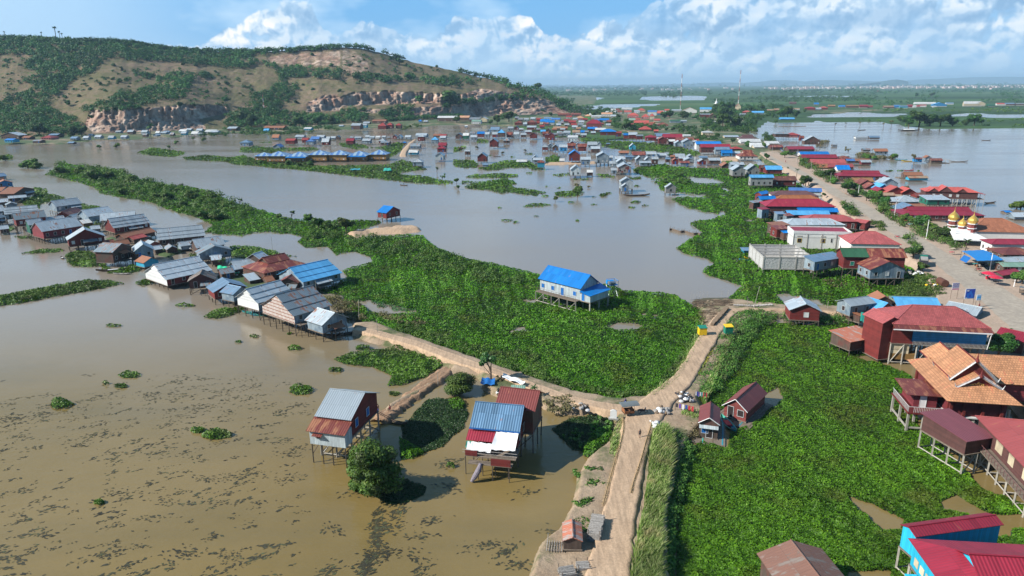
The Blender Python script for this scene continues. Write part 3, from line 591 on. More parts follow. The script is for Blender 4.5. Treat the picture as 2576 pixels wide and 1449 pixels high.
# dark drifting weed in the brown basin: many thin ragged strands
def weed():
    R=np.random.default_rng(5); C=[];S=[];A=[]
    def cluster(x,y,n,sx,sy,s0=.35):
        p=at(x,y); 
        th=R.normal(.35,.35)
        for _ in range(n):
            u=R.normal()*sx; v=R.normal()*sy
            C.append((p.x+u*math.cos(th)-v*math.sin(th),p.y+u*math.sin(th)+v*math.cos(th),.015+R.random()*.02)); S.append(s0*R.uniform(.4,1.5)); A.append(th+R.normal(0,.5))
    n=0
    while n<620:
        x=R.uniform(-20,760); y=R.uniform(940,1460)
        d=vn(np.array(x/70),np.array(y/40),3)+0.25
        lim=(x<930-(y-940)*.0) and (y>1000-x*.12 or R.random()<.25)
        band=math.exp(-((y-(1045-x*.08))/60)**2)*1.3+math.exp(-((x-620)/120)**2-((y-985)/45)**2)
        if y>1250: band*=.6
        if lim and R.random()<(d*.42+band*.5):
            big=R.random()<.10 and y>1150
            k=float(at(x,y)[1])/90
            q=int(min(70,math.exp(R.normal(1.7,.85)))); w=math.sqrt(q); cluster(x,y,q,.22*k*w,.085*k*w,R.uniform(.16,.34)); n+=1
    for x,y,k in ((820,1440,60),(980,1330,70),(1000,1290,70),(960,1390,80),(930,1420,70),(1050,1350,40),(1090,1310,30),(1130,1225,30),(1140,1160,35),(1050,1400,40),(1060,1440,40),(1270,1390,60),(1230,1370,40),(1300,1420,50),(1330,1237,30),(1190,1380,20),(470,1390,50),(840,1330,40),(885,1240,20),(550,1440,30),(1390,1340,30),(1125,1168,30)):
        cluster(x,y,k,1.1,.6,.3)
    for x,y in ((950,1290),(952,1310),(948,1330),(945,1350),(947,1370),(935,1395),(925,1415),(915,1440)): cluster(x,y,60,.5,.4,.3)
    C=np.array(C); n=len(C); S=np.array(S); A=np.array(A)
    L=S[:,None]*1.8; W=S[:,None]*.8; t=np.stack([np.cos(A),np.sin(A),0*A],-1); b=np.stack([-np.sin(A),np.cos(A),0*A],-1)
    V=np.stack([C-t*L*.5,C-b*W*.5,C+t*L*.5,C+b*W*.5],1).reshape(-1,3)
    tag(mkbig('drifting_weed',V,np.arange(4*n).reshape(-1,4),M['weed'],attr={'tone':('FACE',R.random(n))}),kind='stuff')
weed()
# ================================================================= dykes and roads
def smooth_path(pts,n=6):
    P=[Vector(p) for p in pts]; out=[]
    for i in range(len(P)-1):
        a=P[max(0,i-1)];b=P[i];c=P[i+1];d=P[min(len(P)-1,i+2)]
        for k in range(n):
            t=k/n; out.append(.5*((2*b)+(c-a)*t+(2*a-5*b+4*c-d)*t*t+(3*b-a-3*c+d)*t**3))
    out.append(P[-1]); return out
def road(name,pts,z,mat,shoulder=1.6,skirt=True,zjit=.05,wj=.35,label=None):
    # pts: (x,y,width_px)
    cen=[]
    for x,y,w in pts:
        p=at(x,y,z); cen.append((p.x,p.y,w*mpp(p)))
    c=smooth_path(cen,10); V=[];F=[];off=[-1,-.8,-.55,-.3,0,.3,.55,.8,1]
    cols=len(off)+2*(2 if skirt else 0)
    for i,p in enumerate(c):
        a=c[max(0,i-1)];b=c[min(len(c)-1,i+1)]; d=Vector((b.x-a.x,b.y-a.y,0)).normalized(); nn=Vector((d.y,-d.x,0))
        w=p.z/2; row=[]
        jl=(float(vn(np.array(i*.7),np.array(1.),3))-.5)*wj; jr=(float(vn(np.array(i*.7),np.array(9.),3))-.5)*wj
        if skirt: row+=[(-w-shoulder*2.4+jl*2,-1.2),(-w-shoulder*.5+jl,z-.35)]
        for o in off: row.append((o*w+(jl if o<0 else jr)*abs(o),z+(.05*(1-o*o))+(-.05 if abs(abs(o)-.42)<.15 else 0)+(float(vn(np.array(i*.9),np.array(o*3+5),7))-.5)*zjit))
        if skirt: row+=[(w+shoulder*.5+jr,z-.35),(w+shoulder*2.4+jr*2,-1.2)]
        for o,zz in row: V.append((p.x+nn.x*o,p.y+nn.y*o,zz))
    n=len(row)
    for i in range(len(c)-1):
        for j in range(n-1):
            a=i*n+j; F.append((a,a+n,a+n+1,a+1))
    me=mkbig(name,np.array(V),np.array(F),mat,smooth=True); tag(me,label,kind='structure'); return me
# banks under the roads
sheet('road_bank',[[(1230,1950),(1290,1600),(1345,1400),(1362,1365),(1405,1335),(1440,1270),(1452,1200),(1480,1150),(1530,1110),(1548,1060),(1500,1045),(1420,1012),(1370,1010),(1340,1000),(1330,985),(1280,975),(1220,975),(1200,950),(1130,945),(1060,1000),(1000,1035),(965,1058),(948,1050),(975,1020),(1040,985),(1100,950),(1130,930),(1080,905),(1000,880),(940,865),(895,850),(885,812),(940,808),(1010,835),(1100,866),(1200,902),(1350,953),(1440,983),(1540,1003),(1620,1000),(1690,955),(1715,910),(1745,860),(1765,810),(1745,765),(1790,750),(1850,752),(1975,765),(2150,770),(2150,800),(1990,800),(1900,812),(1850,870),(1800,960),(1760,1010),(1790,1060),(1740,1110),(1715,1200),(1690,1300),(1690,1950)],
 ],[],1.05,M['bank'],step=4,edge=16,rag=3,low=-1,ky=1.4,bmp=.35)
road('dirt_road',[(1490,2000,300),(1520,1700,175),(1530,1560,140),(1530,1449,112),(1546,1350,90),(1572,1230,72),(1592,1130,66),(1612,1060,82),(1655,1008,76),(1708,962,54),(1742,915,46),(1769,870,44),(1797,825,42),(1827,790,36),(1858,778,22),(1925,777,15),(1990,778,14),(2080,783,13),(2150,787,13)],1.35,M['dirt'],shoulder=.35)
road('dirt_road_branch',[(1640,1035,60),(1590,1030,50),(1530,1022,40),(1440,1002,34),(1340,970,32),(1240,932,32),(1150,902,36),(1060,868,32),(990,848,30),(930,832,26),(893,826,20)],1.30,M['dirt'],shoulder=.35)
road('dyke_path',[(1125,925,26),(1085,958,30),(1040,988,30),(1000,1015,32),(965,1045,30),(950,1056,16)],.75,M['redearth'],shoulder=.7,wj=.9,zjit=.35)
sheet('dirt_mound',[[(868,590),(900,583),(960,576),(1010,569),(1055,573),(1060,582),(1010,588),(930,590),(890,600)]],[],1.2,M['dirt'],step=3,edge=9,rag=2,ky=3,bmp=.5)
# street on the right with its embankment
sheet('street_ground',[[(1895,380),(1950,376),(2020,392),(2090,408),(2170,430),(2250,462),(2290,500),(2340,540),(2400,560),(2480,580),(2576,600),(3800,700),(3800,1500),(3000,1200),(2600,1060),(2560,1010),(2500,930),(2430,890),(2370,850),(2330,800),(2240,775),(2350,748),(2325,700),(2300,665),(2245,625),(2200,590),(2150,555),(2110,520),(2060,480),(2010,445),(1960,420),(1920,400)]],[],2.2,M['shoulder'],step=5,edge=9,rag=2,ky=2.2,zref=2.2,bmp=.1)
def pave():
    pts=crl('C',[(1790,545),(1840,575),(1880,600)])+[(1960,408),(2001,427),(2079,468)]+crl('E',[(975,160),(1205,285),(1425,430),(1665,580),(1870,715),(2040,830),(2240,970),(2450,1130),(2700,1320),(3000,1560)])
    ws=[8,12,15,18,22,26,33,42,50,58,68,80,92,106,125,150]
    road('paved_street',[(x,y,w*1.0) for (x,y),w in zip(pts,ws)],2.26,M['street'],skirt=False,zjit=.0,wj=.5)
    m=[]
pave()
# ================================================================= trees
def tree_proto(kind,n,seed,leaf=.5,H=6.0,mat='tree'):
    R=np.random.default_rng(seed); 
    W=H*.52
    lob=[]
    k={'round':9,'tall':8,'umbrella':8,'bush':7,'sparse':6}[kind]; k=k if n<20000 else 30
    for i in range(k):
        a=R.uniform(0,6.28); r=R.uniform(.1,.62)*W
        if kind=='bush': z=R.uniform(.18,.6)*H; rr=R.uniform(.3,.5)*W
        if kind=='bush' and n>20000: z=R.uniform(.12,.74)*H; r=R.uniform(.05,.6)*W*(1.2-z/H*.6); a=i*2.399; rr=R.uniform(.22,.38)*W
        elif kind=='bush': pass
        elif kind=='tall': z=R.uniform(.35,.85)*H; r*=.6; rr=R.uniform(.28,.42)*W
        elif kind=='umbrella': z=R.uniform(.62,.82)*H; r*=1.35; rr=R.uniform(.26,.4)*W
        elif kind=='sparse': z=R.uniform(.5,.9)*H; r*=1.1; rr=R.uniform(.16,.28)*W
        else: z=R.uniform(.38,.78)*H; rr=R.uniform(.3,.5)*W
        lob.append((r*math.cos(a),r*math.sin(a),z,rr))
    L=np.array(lob); idx=R.integers(0,k,n); d=R.normal(size=(n,3)); d/=np.linalg.norm(d,axis=1,keepdims=True)
    rad=L[idx,3]*(R.uniform(.45,1.12,n))
    C=L[idx,:3]+d*rad[:,None]*np.array([1,1,.78]); C[:,2]=np.maximum(C[:,2],.05*H)
    nr=d+R.normal(size=(n,3))*.45; nr[:,2]+=.35
    tone=np.clip(.45+.3*d[:,2]+R.normal(size=n)*.2,0,1)  # leaf tone: lighter towards the top of each lobe, plus random spread
    cr_=leaves_mesh('crown',C,nr,R.uniform(.6,1.3,n)*leaf,M[mat],tone=tone,seed=seed)
    t=MB(); top=H*(.6 if kind!='bush' else .3)
    t.bar((0,0,-.6),(0.05*H*.3,0,top),H*.035+.05,6,H*.015)
    for i in range(min(k,6)):
        x,y,z,r=lob[i]; t.bar((0,0,top*(.35+.1*i)),(x,y,z),H*.014+.02,4,.02)
    tr=t.build('trunk',M['bark'])
    root=empty('tree'); cr_.parent=root; tr.parent=root
    return root
def palm_proto(H,seed,fr=16,fan=False):
    R=random.Random(seed); t=MB(); p=Vector((0,0,-.5)); pts=[p]
    for i in range(6): pts.append(Vector((.06*H*math.sin(i*.5)*.5,0,H*.86*(i+1)/6)))
    for a,b in zip(pts,pts[1:]): t.bar(a,b,.2 if not fan else .25,6,.17)
    root=empty('palm_tree'); tr=t.build('trunk',M['bark'],root); top=pts[-1]; V=[];F=[];rn=[]
    for i in range(fr):
        a=i*2.399+R.uniform(-.2,.2); e=R.uniform(-.4,1.1); L=R.uniform(.8,1.1)*(H*.24+.9) if not fan else H*.13
        d=Vector((math.cos(a)*math.cos(e),math.sin(a)*math.cos(e),math.sin(e))); s=Vector((-math.sin(a),math.cos(a),0)); q=top.copy(); w=.3*L*.5 if not fan else L*.38
        for j in range(6):
            q2=q+d*L/6; d=(d+Vector((0,0,-.22 if not fan else -.03))).normalized(); ww=w*math.sin((j+1)/6.6*3.1)+.05
            for sg in (-1,1):
                n=len(V); V+= [tuple(q),tuple(q2),tuple(q2+s*sg*ww-Vector((0,0,ww*.45))),tuple(q+s*sg*ww*.8-Vector((0,0,ww*.45)))]; F.append((n,n+1,n+2,n+3)); rn.append(R.random())
            q=q2
    cr_=mkbig('crown',np.array(V),np.array(F),M['palm'],root,attr={'tone':('FACE',np.array(rn))}); return root
PROTO={}
def proto(kind,lod,seed=1,mat='tree'):
    k=(kind,lod,seed,mat)
    if k not in PROTO:
        n,leaf={'hero':(30000,.17),'near':(11000,.24),'mid':(1900,.5),'far':(420,1.05)}[lod]
        if kind=='bush' and lod!='near': n=int(n*.8)
        if kind=='sparse': n=int(n*.4); leaf*=.8
        PROTO[k]=tree_proto(kind,n,seed*13+len(kind),leaf,6.0,mat)
        PROTO[k]['used']=0
    return PROTO[k]
USEDLAB={}
def put_tree(kind,lod,pos,H,label,group=None,seed=1,mat='tree',name='tree',cat='tree',wide=1.0,rz=None):
    p=proto(kind,lod,seed,mat)
    if not p['used']: o=p; p['used']=1
    else: o=copy_tree(p)
    o.name=name; o.location=pos; s=H/6.0*(1/.92); o.scale=(s*wide,s*wide,s); o.rotation_euler=(0,0,random.uniform(0,6.28) if rz is None else rz)
    if 'group' in o: del o['group']
    tag(o,label,cat,group); return o
def trees_F(k,lst,kind,lod,label,group,mat='tree',name='tree',cat='tree',z=0.3,wide=1.0):
    # lst: (x,y base,height px)
    for i,e in enumerate(lst):
        x,y,h=e[:3]; X,Y=cr(k,x,y); h=h*CR[k][2]; zz=e[3] if len(e)>3 else z; p=at(X,Y,zz); H=h*mpp(p)/math.cos(PIT)*.97
        put_tree(kind,lod,p,H,label if isinstance(label,str) else label[i],group,1+(i%3),mat,name,cat,wide)
# shrub cloud: many bushes reading as one thicket
def thicket(name,polys,spacing,hpx,mat,seed,exc=(),k=46,leafpx=3.0,zf=0.1,hv=.35,wide=.62,minh=1.0,onhill=False,rows=None,kind='stuff',parent=None,low=.0,thin=0):
    R=np.random.default_rng(seed); CC=[];NN=[];SS=[];RR=[]
    for P in polys:
        A=np.array(P); x0,y0=A.min(0); x1,y1=A.max(0); n=int((x1-x0)*(y1-y0)/(spacing*spacing*.55))+1
        X=R.uniform(x0,x1,n); Y=R.uniform(y0,y1,n); s=sdist(X,Y,P)+(fbm(X/9,Y/6,3,seed)-.5)*spacing*1.6
        if exc: s=np.minimum(s,-field(X,Y,exc))
        ok=s>0
        if thin: ok&=(fbm(X/18,Y/10,3,seed+8)>thin)
        for x,y in zip(X[ok],Y[ok]):
            p=on_hill(x,y) if onhill else at(x,y,zf)
            m=mpp(p); H=max(minh,hpx*m*R.uniform(1-hv,1+hv)); W=H*wide*R.uniform(.85,1.3)
            kk=k; d=R.normal(size=(kk,3)); d/=np.linalg.norm(d,axis=1,keepdims=True); d[:,2]=np.abs(d[:,2])*1.0-.25
            jit=R.uniform(.6,1.05,(kk,1))
            C=np.array([p.x,p.y,p.z+H*.35])+d*jit*np.array([W,W,H*.65])+R.normal(size=(kk,3))*W*.12
            C[:,2]=np.maximum(C[:,2],p.z+low)
            CC.append(C); NN.append(d+R.normal(size=(kk,3))*.4+np.array([0,0,.3])); SS.append(np.full(kk,max(.22,leafpx*m))*R.uniform(.6,1.3,kk))
            RR.append(np.clip(.4+.35*d[:,2]+R.normal(size=kk)*.18+R.normal()*.12,0,1))  # paler for upward leaves, with random spread per leaf and bush
    if not CC: return
    o=leaves_mesh(name,np.concatenate(CC),np.concatenate(NN),np.concatenate(SS),M[mat],tone=np.concatenate(RR),seed=seed,parent=parent)
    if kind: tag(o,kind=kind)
    return o
FORA=crl('T',[(-700,200),(0,270),(200,250),(420,275),(700,280),(900,265),(1130,270),(1300,330),(1600,360),(2100,355),(2576,335),(2576,385),(2250,395),(2000,415),(1880,430),(1960,480),(1850,530),(1700,520),(1560,500),(1400,480),(1280,470),(1120,460),(1000,470),(900,430),(780,480),(700,550),(600,600),(520,650),(400,740),(350,800),(420,850),(560,900),(640,960),(620,1020),(0,1010),(-700,1030),(-700,770),(0,770),(150,710),(260,650),(180,620),(280,560),(150,500),(300,430),(200,420),(0,415),(-100,560),(-300,560),(-700,400)])
FORB=crl('T',[(1000,580),(1130,560),(1230,600),(1330,540),(1420,580),(1560,560),(1600,590),(1440,620),(1450,680),(1380,740),(1200,780),(960,840),(700,860),(600,850),(720,790),(900,720),(1000,690),(1240,640),(1150,600)])
FORC=crl('T',[(1950,480),(2080,500),(2576,540),(2576,610),(2300,590),(2150,600),(2260,660),(2200,740),(2100,840),(2330,870),(2576,870),(2576,960),(2150,960),(1700,960),(1700,880),(1900,800),(1880,720),(2050,700),(2110,610),(2090,540)])
FORD=[crl('U',p) for p in ([(40,570),(200,560),(300,590),(420,590),(540,560),(560,610),(350,630),(60,610)],[(600,600),(750,590),(960,600),(1020,650),(800,655),(610,640)],[(860,515),(1000,540),(1160,572),(1260,630),(1360,670),(1500,680),(1600,740),(1780,820),(1800,870),(1700,850),(1560,760),(1400,720),(1300,680),(1150,610),(900,550)],[(780,750),(880,740),(1050,770),(1200,740),(1350,710),(1500,760),(1200,765),(880,800),(780,830)],[(0,330),(100,345),(300,365),(480,430),(470,440),(300,385),(0,350)],[(0,830),(190,830),(200,920),(0,930)],[(290,870),(400,810),(540,810),(560,900),(900,880),(920,930),(650,935),(330,930)])]
RIDGE=[[(0,92),(100,96),(200,101),(300,101),(380,111),(430,117),(520,122),(640,122),(640,130),(520,132),(430,128),(300,112),(100,106),(0,104)]]
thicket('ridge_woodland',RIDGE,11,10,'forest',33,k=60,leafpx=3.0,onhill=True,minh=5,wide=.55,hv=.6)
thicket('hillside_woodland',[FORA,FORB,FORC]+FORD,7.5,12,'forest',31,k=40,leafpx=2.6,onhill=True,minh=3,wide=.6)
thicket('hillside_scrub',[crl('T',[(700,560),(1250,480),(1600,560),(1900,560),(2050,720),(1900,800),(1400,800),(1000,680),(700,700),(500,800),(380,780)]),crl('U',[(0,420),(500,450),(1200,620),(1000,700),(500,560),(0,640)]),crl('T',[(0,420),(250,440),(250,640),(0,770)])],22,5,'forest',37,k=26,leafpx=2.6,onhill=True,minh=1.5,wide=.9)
# single trees and shrubs one can tell apart on the bare slope
hs_l=[('T',x,y,h) for x,y,h in ((490,740,30),(600,730,22),(520,800,36),(580,775,20),(680,680,24),(760,640,26),(850,600,24),(900,620,30),(960,610,26),(690,890,30),(1590,580,26),(1630,545,18),(1700,780,42),(1900,680,20),(1720,640,30),(1650,640,24),(1560,700,26),(1700,590,20),(2240,780,30),(2360,680,22),(2290,645,18),(2560,690,26),(860,500,26),(920,520,20),(1380,490,26),(1480,500,24),(1440,600,20),(80,600,14),(140,570,10),(60,620,14),(2360,420,26),(2500,500,26),(2220,400,18),(1140,670,22),(1360,810,36),(1470,800,24),(640,520,16),(1010,540,22))]
hs_l+=[('U',x,y,h) for x,y,h in ((380,465,34),(440,490,44),(555,540,26),(270,600,40),(120,610,44),(510,610,50),(340,615,34),(240,490,22),(590,780,50),(820,800,90),(720,505,20),(170,455,16),(60,500,20),(830,660,40),(1480,680,46),(1010,545,26))]
for i,(k,x,y,h) in enumerate(hs_l):
    X,Y=cr(k,x,y); p=on_hill(X,Y); p.z-=.5; H=h*CR[k][2]*mpp(p)
    put_tree('round' if h>30 else 'bush','far',p,H*1.25,'dark green shrub standing alone on the bare brown hillside' if h<=30 else 'rounded dark tree standing alone on the dry hillside','lone shrubs on the hillside' if h<=30 else 'lone trees on the hillside',1+i%3,'forest','shrub' if h<=30 else 'tree','shrub' if h<=30 else 'tree',1.15)
for i,(x,y,h,lb) in enumerate(((40,275,40,'leaning feathery palm at the left end of the hilltop'),(320,265,45,'sugar palm on the ridge, just left of the tallest palm'),(425,290,78,'tallest sugar palm standing on the hill ridge'),(455,278,54,'sugar palm right of the tallest one, left of a close pair'),(474,272,48,'sugar palm on the ridge, right of a close pair'),(838,300,34,'short round-headed palm above the ridge trees, half way along'))):
    X,Y=cr('T',x,y+12); p=on_hill(X,Y); H=h/3*mpp(p)*1.45; o=palm_proto(10,i+3,22,True); o.location=p; s=H/10; o.scale=(s,s,s); tag(o,lb,'palm tree')
# ================================================================= building materials
RC={'pale':(.50,.57,.62),'grey':(.26,.33,.38),'blueg':(.2,.32,.46),'white':(.62,.64,.64),'blue':(.006,.2,.62),'sky':(.11,.42,.78),'bluep':(.08,.2,.5),
'crimson':(.3,.022,.045),'red':(.34,.045,.04),'coral':(.5,.10,.08),'redrust':(.2,.045,.035),'brown':(.15,.06,.045),'purple':(.15,.07,.07),'rust':(.22,.10,.06),
'orange':(.42,.15,.05),'peach':(.62,.34,.2),'ochre':(.33,.19,.08),'green':(.04,.14,.07),'mint':(.25,.42,.33),'tan':(.42,.3,.2),'rose':(.40,.09,.09)}
for k,c in RC.items():
    mat_roof('r_'+k,c,rust={'pale':.25,'grey':.38,'rust':1.0,'redrust':.45,'white':.2,'tan':.5,'ochre':.5,'blueg':.2,'brown':.3,'mint':.3}.get(k,.06),metal=.3 if k in('pale','grey','blueg') else .08,rough=.38 if k in ('pale','blueg','sky','blue') else .5)
mat_roof('r_clean',(.36,.42,.47),.02,.3,.4,.05,streak=.25); mat_roof('r_maroon',(.2,.05,.045),.05,.1,.5,.08); mat_roof('r_tile',(.62,.30,.15),rust=.25,metal=0,rough=.7,tile=True,rustc=(.4,.12,.07)); mat_roof('r_redtile',(.5,.12,.12),0,0,.6,tile=True); mat_roof('r_coraltile',(.5,.19,.10),.1,0,.7,tile=True,rustc=(.35,.15,.09))
mat_roof('r_rustwhite',(.5,.45,.42),rust=.75,metal=.1,rough=.7,sheetvar=.5,rustc=(.3,.1,.06))
mat_roof('r_rustbrown',(.40,.33,.29),rust=.8,metal=.1,rough=.8,sheetvar=.5,rustc=(.16,.08,.06))
mat_roof('r_khaki',(.16,.15,.14),rust=.3,metal=0,rough=.85,sheetvar=.5)
WC={'tin':((.3,.38,.44),.76,True,.3),'red':((.17,.022,.02),.2,False,0),'crimson':((.2,.03,.04),.2,False,0),'dark':((.10,.07,.055),.18,True,0),'white':((.62,.64,.64),.25,False,0),'palewall':((.5,.58,.62),.3,True,.1),
'cyan':((.03,.33,.5),.2,False,0),'green':((.015,.15,.10),.2,False,0),'cream':((.62,.52,.36),3,False,0),'pink':((.5,.2,.2),3,False,0),'plaster':((.72,.72,.7),4,False,0),'grey':((.3,.31,.31),.25,True,0),
'yellow':((.34,.19,.055),.3,False,0),'blue':((.02,.24,.55),.2,False,0),'brick':((.22,.05,.045),.3,False,0),'lime':((.1,.42,.1),3,False,0),'brownw':((.12,.05,.045),.22,False,0),'striped':((.3,.3,.3),.5,True,.1),'skywall':((.02,.48,.72),.25,True,0)}
for k,(c,p,v,mt) in WC.items():
    mat_wall('w_'+k,c,p,v,.15 if k in('plaster','white','skywall') else .4,.75,mt,c2={'striped':(.16,.04,.035),'tin':(.2,.28,.36),'dark':(.13,.05,.04)}.get(k))
def m_pat():
    m=mat_wall('w_patterned',(.62,.62,.6),.5,False,.2); nt=m.node_tree; b=[n for n in nt.nodes if n.type=='BSDF_PRINCIPLED'][0]
    br=N(nt,'ShaderNodeTexBrick'); br.inputs['Scale'].default_value=1; br.inputs['Brick Width'].default_value=.55; br.inputs['Row Height'].default_value=.8; br.inputs['Mortar Size'].default_value=.09; br.inputs['Color1'].default_value=(.62,.62,.6,1); br.inputs['Color2'].default_value=(.55,.5,.45,1); br.inputs['Mortar'].default_value=(.22,.07,.04,1)
    nt.links.new(tc(nt),br.inputs[0]); nt.links.new(br.outputs[0],b.inputs['Base Color']); M['w_patterned']=m
m_pat()
mat_plain('wood',(.16,.12,.09),.9,.4,2); mat_plain('post',(.10,.08,.062),.9,.4,2); mat_plain('greypost',(.34,.32,.28),.85,.3,1.5); mat_plain('deck',(.2,.16,.125),.9,.4,3)
mat_plain('concrete',(.40,.39,.37),.9,.25,1.5); mat_plain('shutter',(.03,.02,.02),.6,.2); mat_plain('glassdark',(.02,.025,.03),.15,.1,bmp=0); mat_plain('frame',(.55,.56,.56),.6,.15)
mat_plain('blueshutter',(.01,.13,.42),.5,.15); mat_plain('whitetrim',(.74,.75,.75),.6,.12); mat_plain('gold',(.75,.5,.12),.3,.2,metal=.55); mat_plain('rust_metal',(.13,.05,.03),.75,.4,2)
mat_plain('tarp_blue',(.006,.22,.62),.45,.15); mat_plain('tarp_white',(.7,.72,.74),.6,.12); mat_plain('tarp_green',(.02,.33,.24),.5,.2); mat_plain('plastic_red',(.5,.02,.05),.4,.1); mat_plain('boatwood',(.085,.055,.035),.7,.4,2)
mat_plain('boatblue',(.03,.25,.42),.5,.3,1,c2=(.05,.33,.25)); mat_plain('steel',(.45,.5,.55),.3,.15,metal=.6); mat_plain('black',(.02,.02,.02),.5,.2); mat_plain('wickery',(.3,.12,.05),.6,.3)
mat_plain('skin',(.25,.13,.08),.6,.1); mat_plain('cloth_blue',(.03,.06,.35),.8,.2); mat_plain('cloth_dark',(.03,.03,.04),.8,.2); mat_plain('cloth_red',(.45,.03,.05),.8,.2); mat_plain('cloth_white',(.6,.6,.62),.8,.2); mat_plain('cloth_purple',(.15,.08,.35),.8,.2)
mat_plain('yellowpaint',(.75,.5,.01),.5,.15); mat_plain('greenpaint',(.01,.2,.13),.5,.15); mat_plain('brightgreen',(.02,.5,.25),.5,.2); mat_plain('bundle',(.22,.16,.11),.95,.5,5); mat_plain('bundlegrey',(.36,.34,.32),.95,.5,5)
# ================================================================= house builder
NAMED={'pale':'pale tin','grey':'grey tin','blueg':'blue-grey','white':'white','blue':'bright blue','sky':'sky-blue','bluep':'dull blue','crimson':'crimson','red':'red','coral':'coral-red','redrust':'rusty red','brown':'brown','purple':'purplish','rust':'rusty','orange':'orange','peach':'peach','ochre':'ochre','green':'green','mint':'mint','khaki':'weathered brown','tan':'tan','rose':'rose-red'}
WNAME={'tin':'tin walls','red':'dark red walls','crimson':'crimson walls','dark':'dark walls','white':'white walls','palewall':'pale sheet walls','cyan':'turquoise walls','green':'green walls','cream':'cream walls','pink':'pink walls','plaster':'white walls','grey':'grey plank walls','yellow':'mustard walls','blue':'blue walls','brick':'brick-red walls','lime':'lime-green walls','brownw':'maroon walls','striped':'striped walls','skywall':'sky-blue walls'}
def roof_mesh(m,L,D,ze,rise,typ,o=.0,t=.09,x0=0,y0=0):
    """adds roof faces; returns gable polygons for walls. frame: x 0..L, y 0..D"""
    X0,X1,Y0,Y1=x0,x0+L,y0,y0+D
    def UV(q,ax): # u along eave, v down slope
        out=[]
        for p in q:
            if ax=='x': out.append((p[0],math.hypot(p[1]-q[0][1],p[2]-q[0][2])))
            else: out.append((p[1],math.hypot(p[0]-q[0][0],p[2]-q[0][2])))
        return out
    def S(q,ax): m.slab(q,t,UV(q,ax))
    z=ze; r=rise
    if typ=='p':
        ym=(Y0+Y1)/2
        S([(X0,Y0,z),(X1,Y0,z),(X1,ym,z+r),(X0,ym,z+r)],'x'); S([(X1,Y1,z),(X0,Y1,z),(X0,ym,z+r),(X1,ym,z+r)],'x')
        m.bar((X0,ym,z+r+.02),(X1,ym,z+r+.02),.09,5)
    elif typ=='g':
        xm=(X0+X1)/2
        S([(X0,Y1,z),(X0,Y0,z),(xm,Y0,z+r),(xm,Y1,z+r)],'y'); S([(X1,Y0,z),(X1,Y1,z),(xm,Y1,z+r),(xm,Y0,z+r)],'y')
        m.bar((xm,Y0,z+r+.02),(xm,Y1,z+r+.02),.09,5)
    elif typ in('h','k'):
        q=min(L,D)/2; 
        if typ=='k': q*=.62
        if L>=D:
            ym=(Y0+Y1)/2; a=(X0+q,ym,z+r); b=(X1-q,ym,z+r)
            if typ=='k':
                f=.62; xa=X0+q; xb=X1-q; ya=Y0+(ym-Y0)*f*.95; yb=Y1-(Y1-ym)*f*.95; zz=z+r*f*.8
                S([(X0,Y0,z),(X1,Y0,z),(xb,ya,zz),(xa,ya,zz)],'x'); S([(X1,Y1,z),(X0,Y1,z),(xa,yb,zz),(xb,yb,zz)],'x')
                S([(X0,Y1,z),(X0,Y0,z),(xa,ya,zz),(xa,yb,zz)],'y'); S([(X1,Y0,z),(X1,Y1,z),(xb,yb,zz),(xb,ya,zz)],'y')
                e=.5; 
                S([(xa-e,ya-.1,zz+.06),(xb+e,ya-.1,zz+.06),(xb+e,ym,z+r),(xa-e,ym,z+r)],'x'); S([(xb+e,yb+.1,zz+.06),(xa-e,yb+.1,zz+.06),(xa-e,ym,z+r),(xb+e,ym,z+r)],'x')
                m.bar((xa-e,ym,z+r+.03),(xb+e,ym,z+r+.03),.11,5)
                return [('gx',xa+.05,ya,yb,zz,ym,z+r-.12),('gx',xb-.05,ya,yb,zz,ym,z+r-.12)]
            S([(X0,Y0,z),(X1,Y0,z),b,a],'x'); S([(X1,Y1,z),(X0,Y1,z),a,b],'x'); S([(X0,Y1,z),(X0,Y0,z),a],'y'); S([(X1,Y0,z),(X1,Y1,z),b],'y')
            for A_,B_ in ((a,b),((X0,Y0,z),a),((X0,Y1,z),a),((X1,Y0,z),b),((X1,Y1,z),b)): m.bar(Vector(A_)+Vector((0,0,.02)),Vector(B_)+Vector((0,0,.02)),.08,4)
        else:
            xm=(X0+X1)/2; a=(xm,Y0+q,z+r); b=(xm,Y1-q,z+r)
            S([(X0,Y0,z),(X1,Y0,z),a],'x'); S([(X1,Y1,z),(X0,Y1,z),b],'x'); S([(X0,Y1,z),(X0,Y0,z),a,b],'y'); S([(X1,Y0,z),(X1,Y1,z),b,a],'y')
            for A_,B_ in ((a,b),((X0,Y0,z),a),((X0,Y1,z),b),((X1,Y0,z),a),((X1,Y1,z),b)): m.bar(Vector(A_)+Vector((0,0,.02)),Vector(B_)+Vector((0,0,.02)),.08,4)
    elif typ=='t':
        ym=(Y0+Y1)/2; n=3; H=[0,.3,.62,1.0]; dr=.1
        for i in range(n):
            ya=Y0+(ym-Y0)*i/n-(.25 if i else 0); yb=Y0+(ym-Y0)*(i+1)/n; za=z+r*H[i]-(.08 if i else 0)+dr*i; zb=z+r*H[i+1]+dr*i
            xx=.0 if i<2 else .25
            S([(X0+xx,ya,za),(X1-xx,ya,za),(X1-xx,yb,zb),(X0+xx,yb,zb)],'x'); ya2=Y0+Y1-ya; yb2=Y0+Y1-yb
            S([(X1-xx,ya2,za),(X0+xx,ya2,za),(X0+xx,yb2,zb),(X1-xx,yb2,zb)],'x')
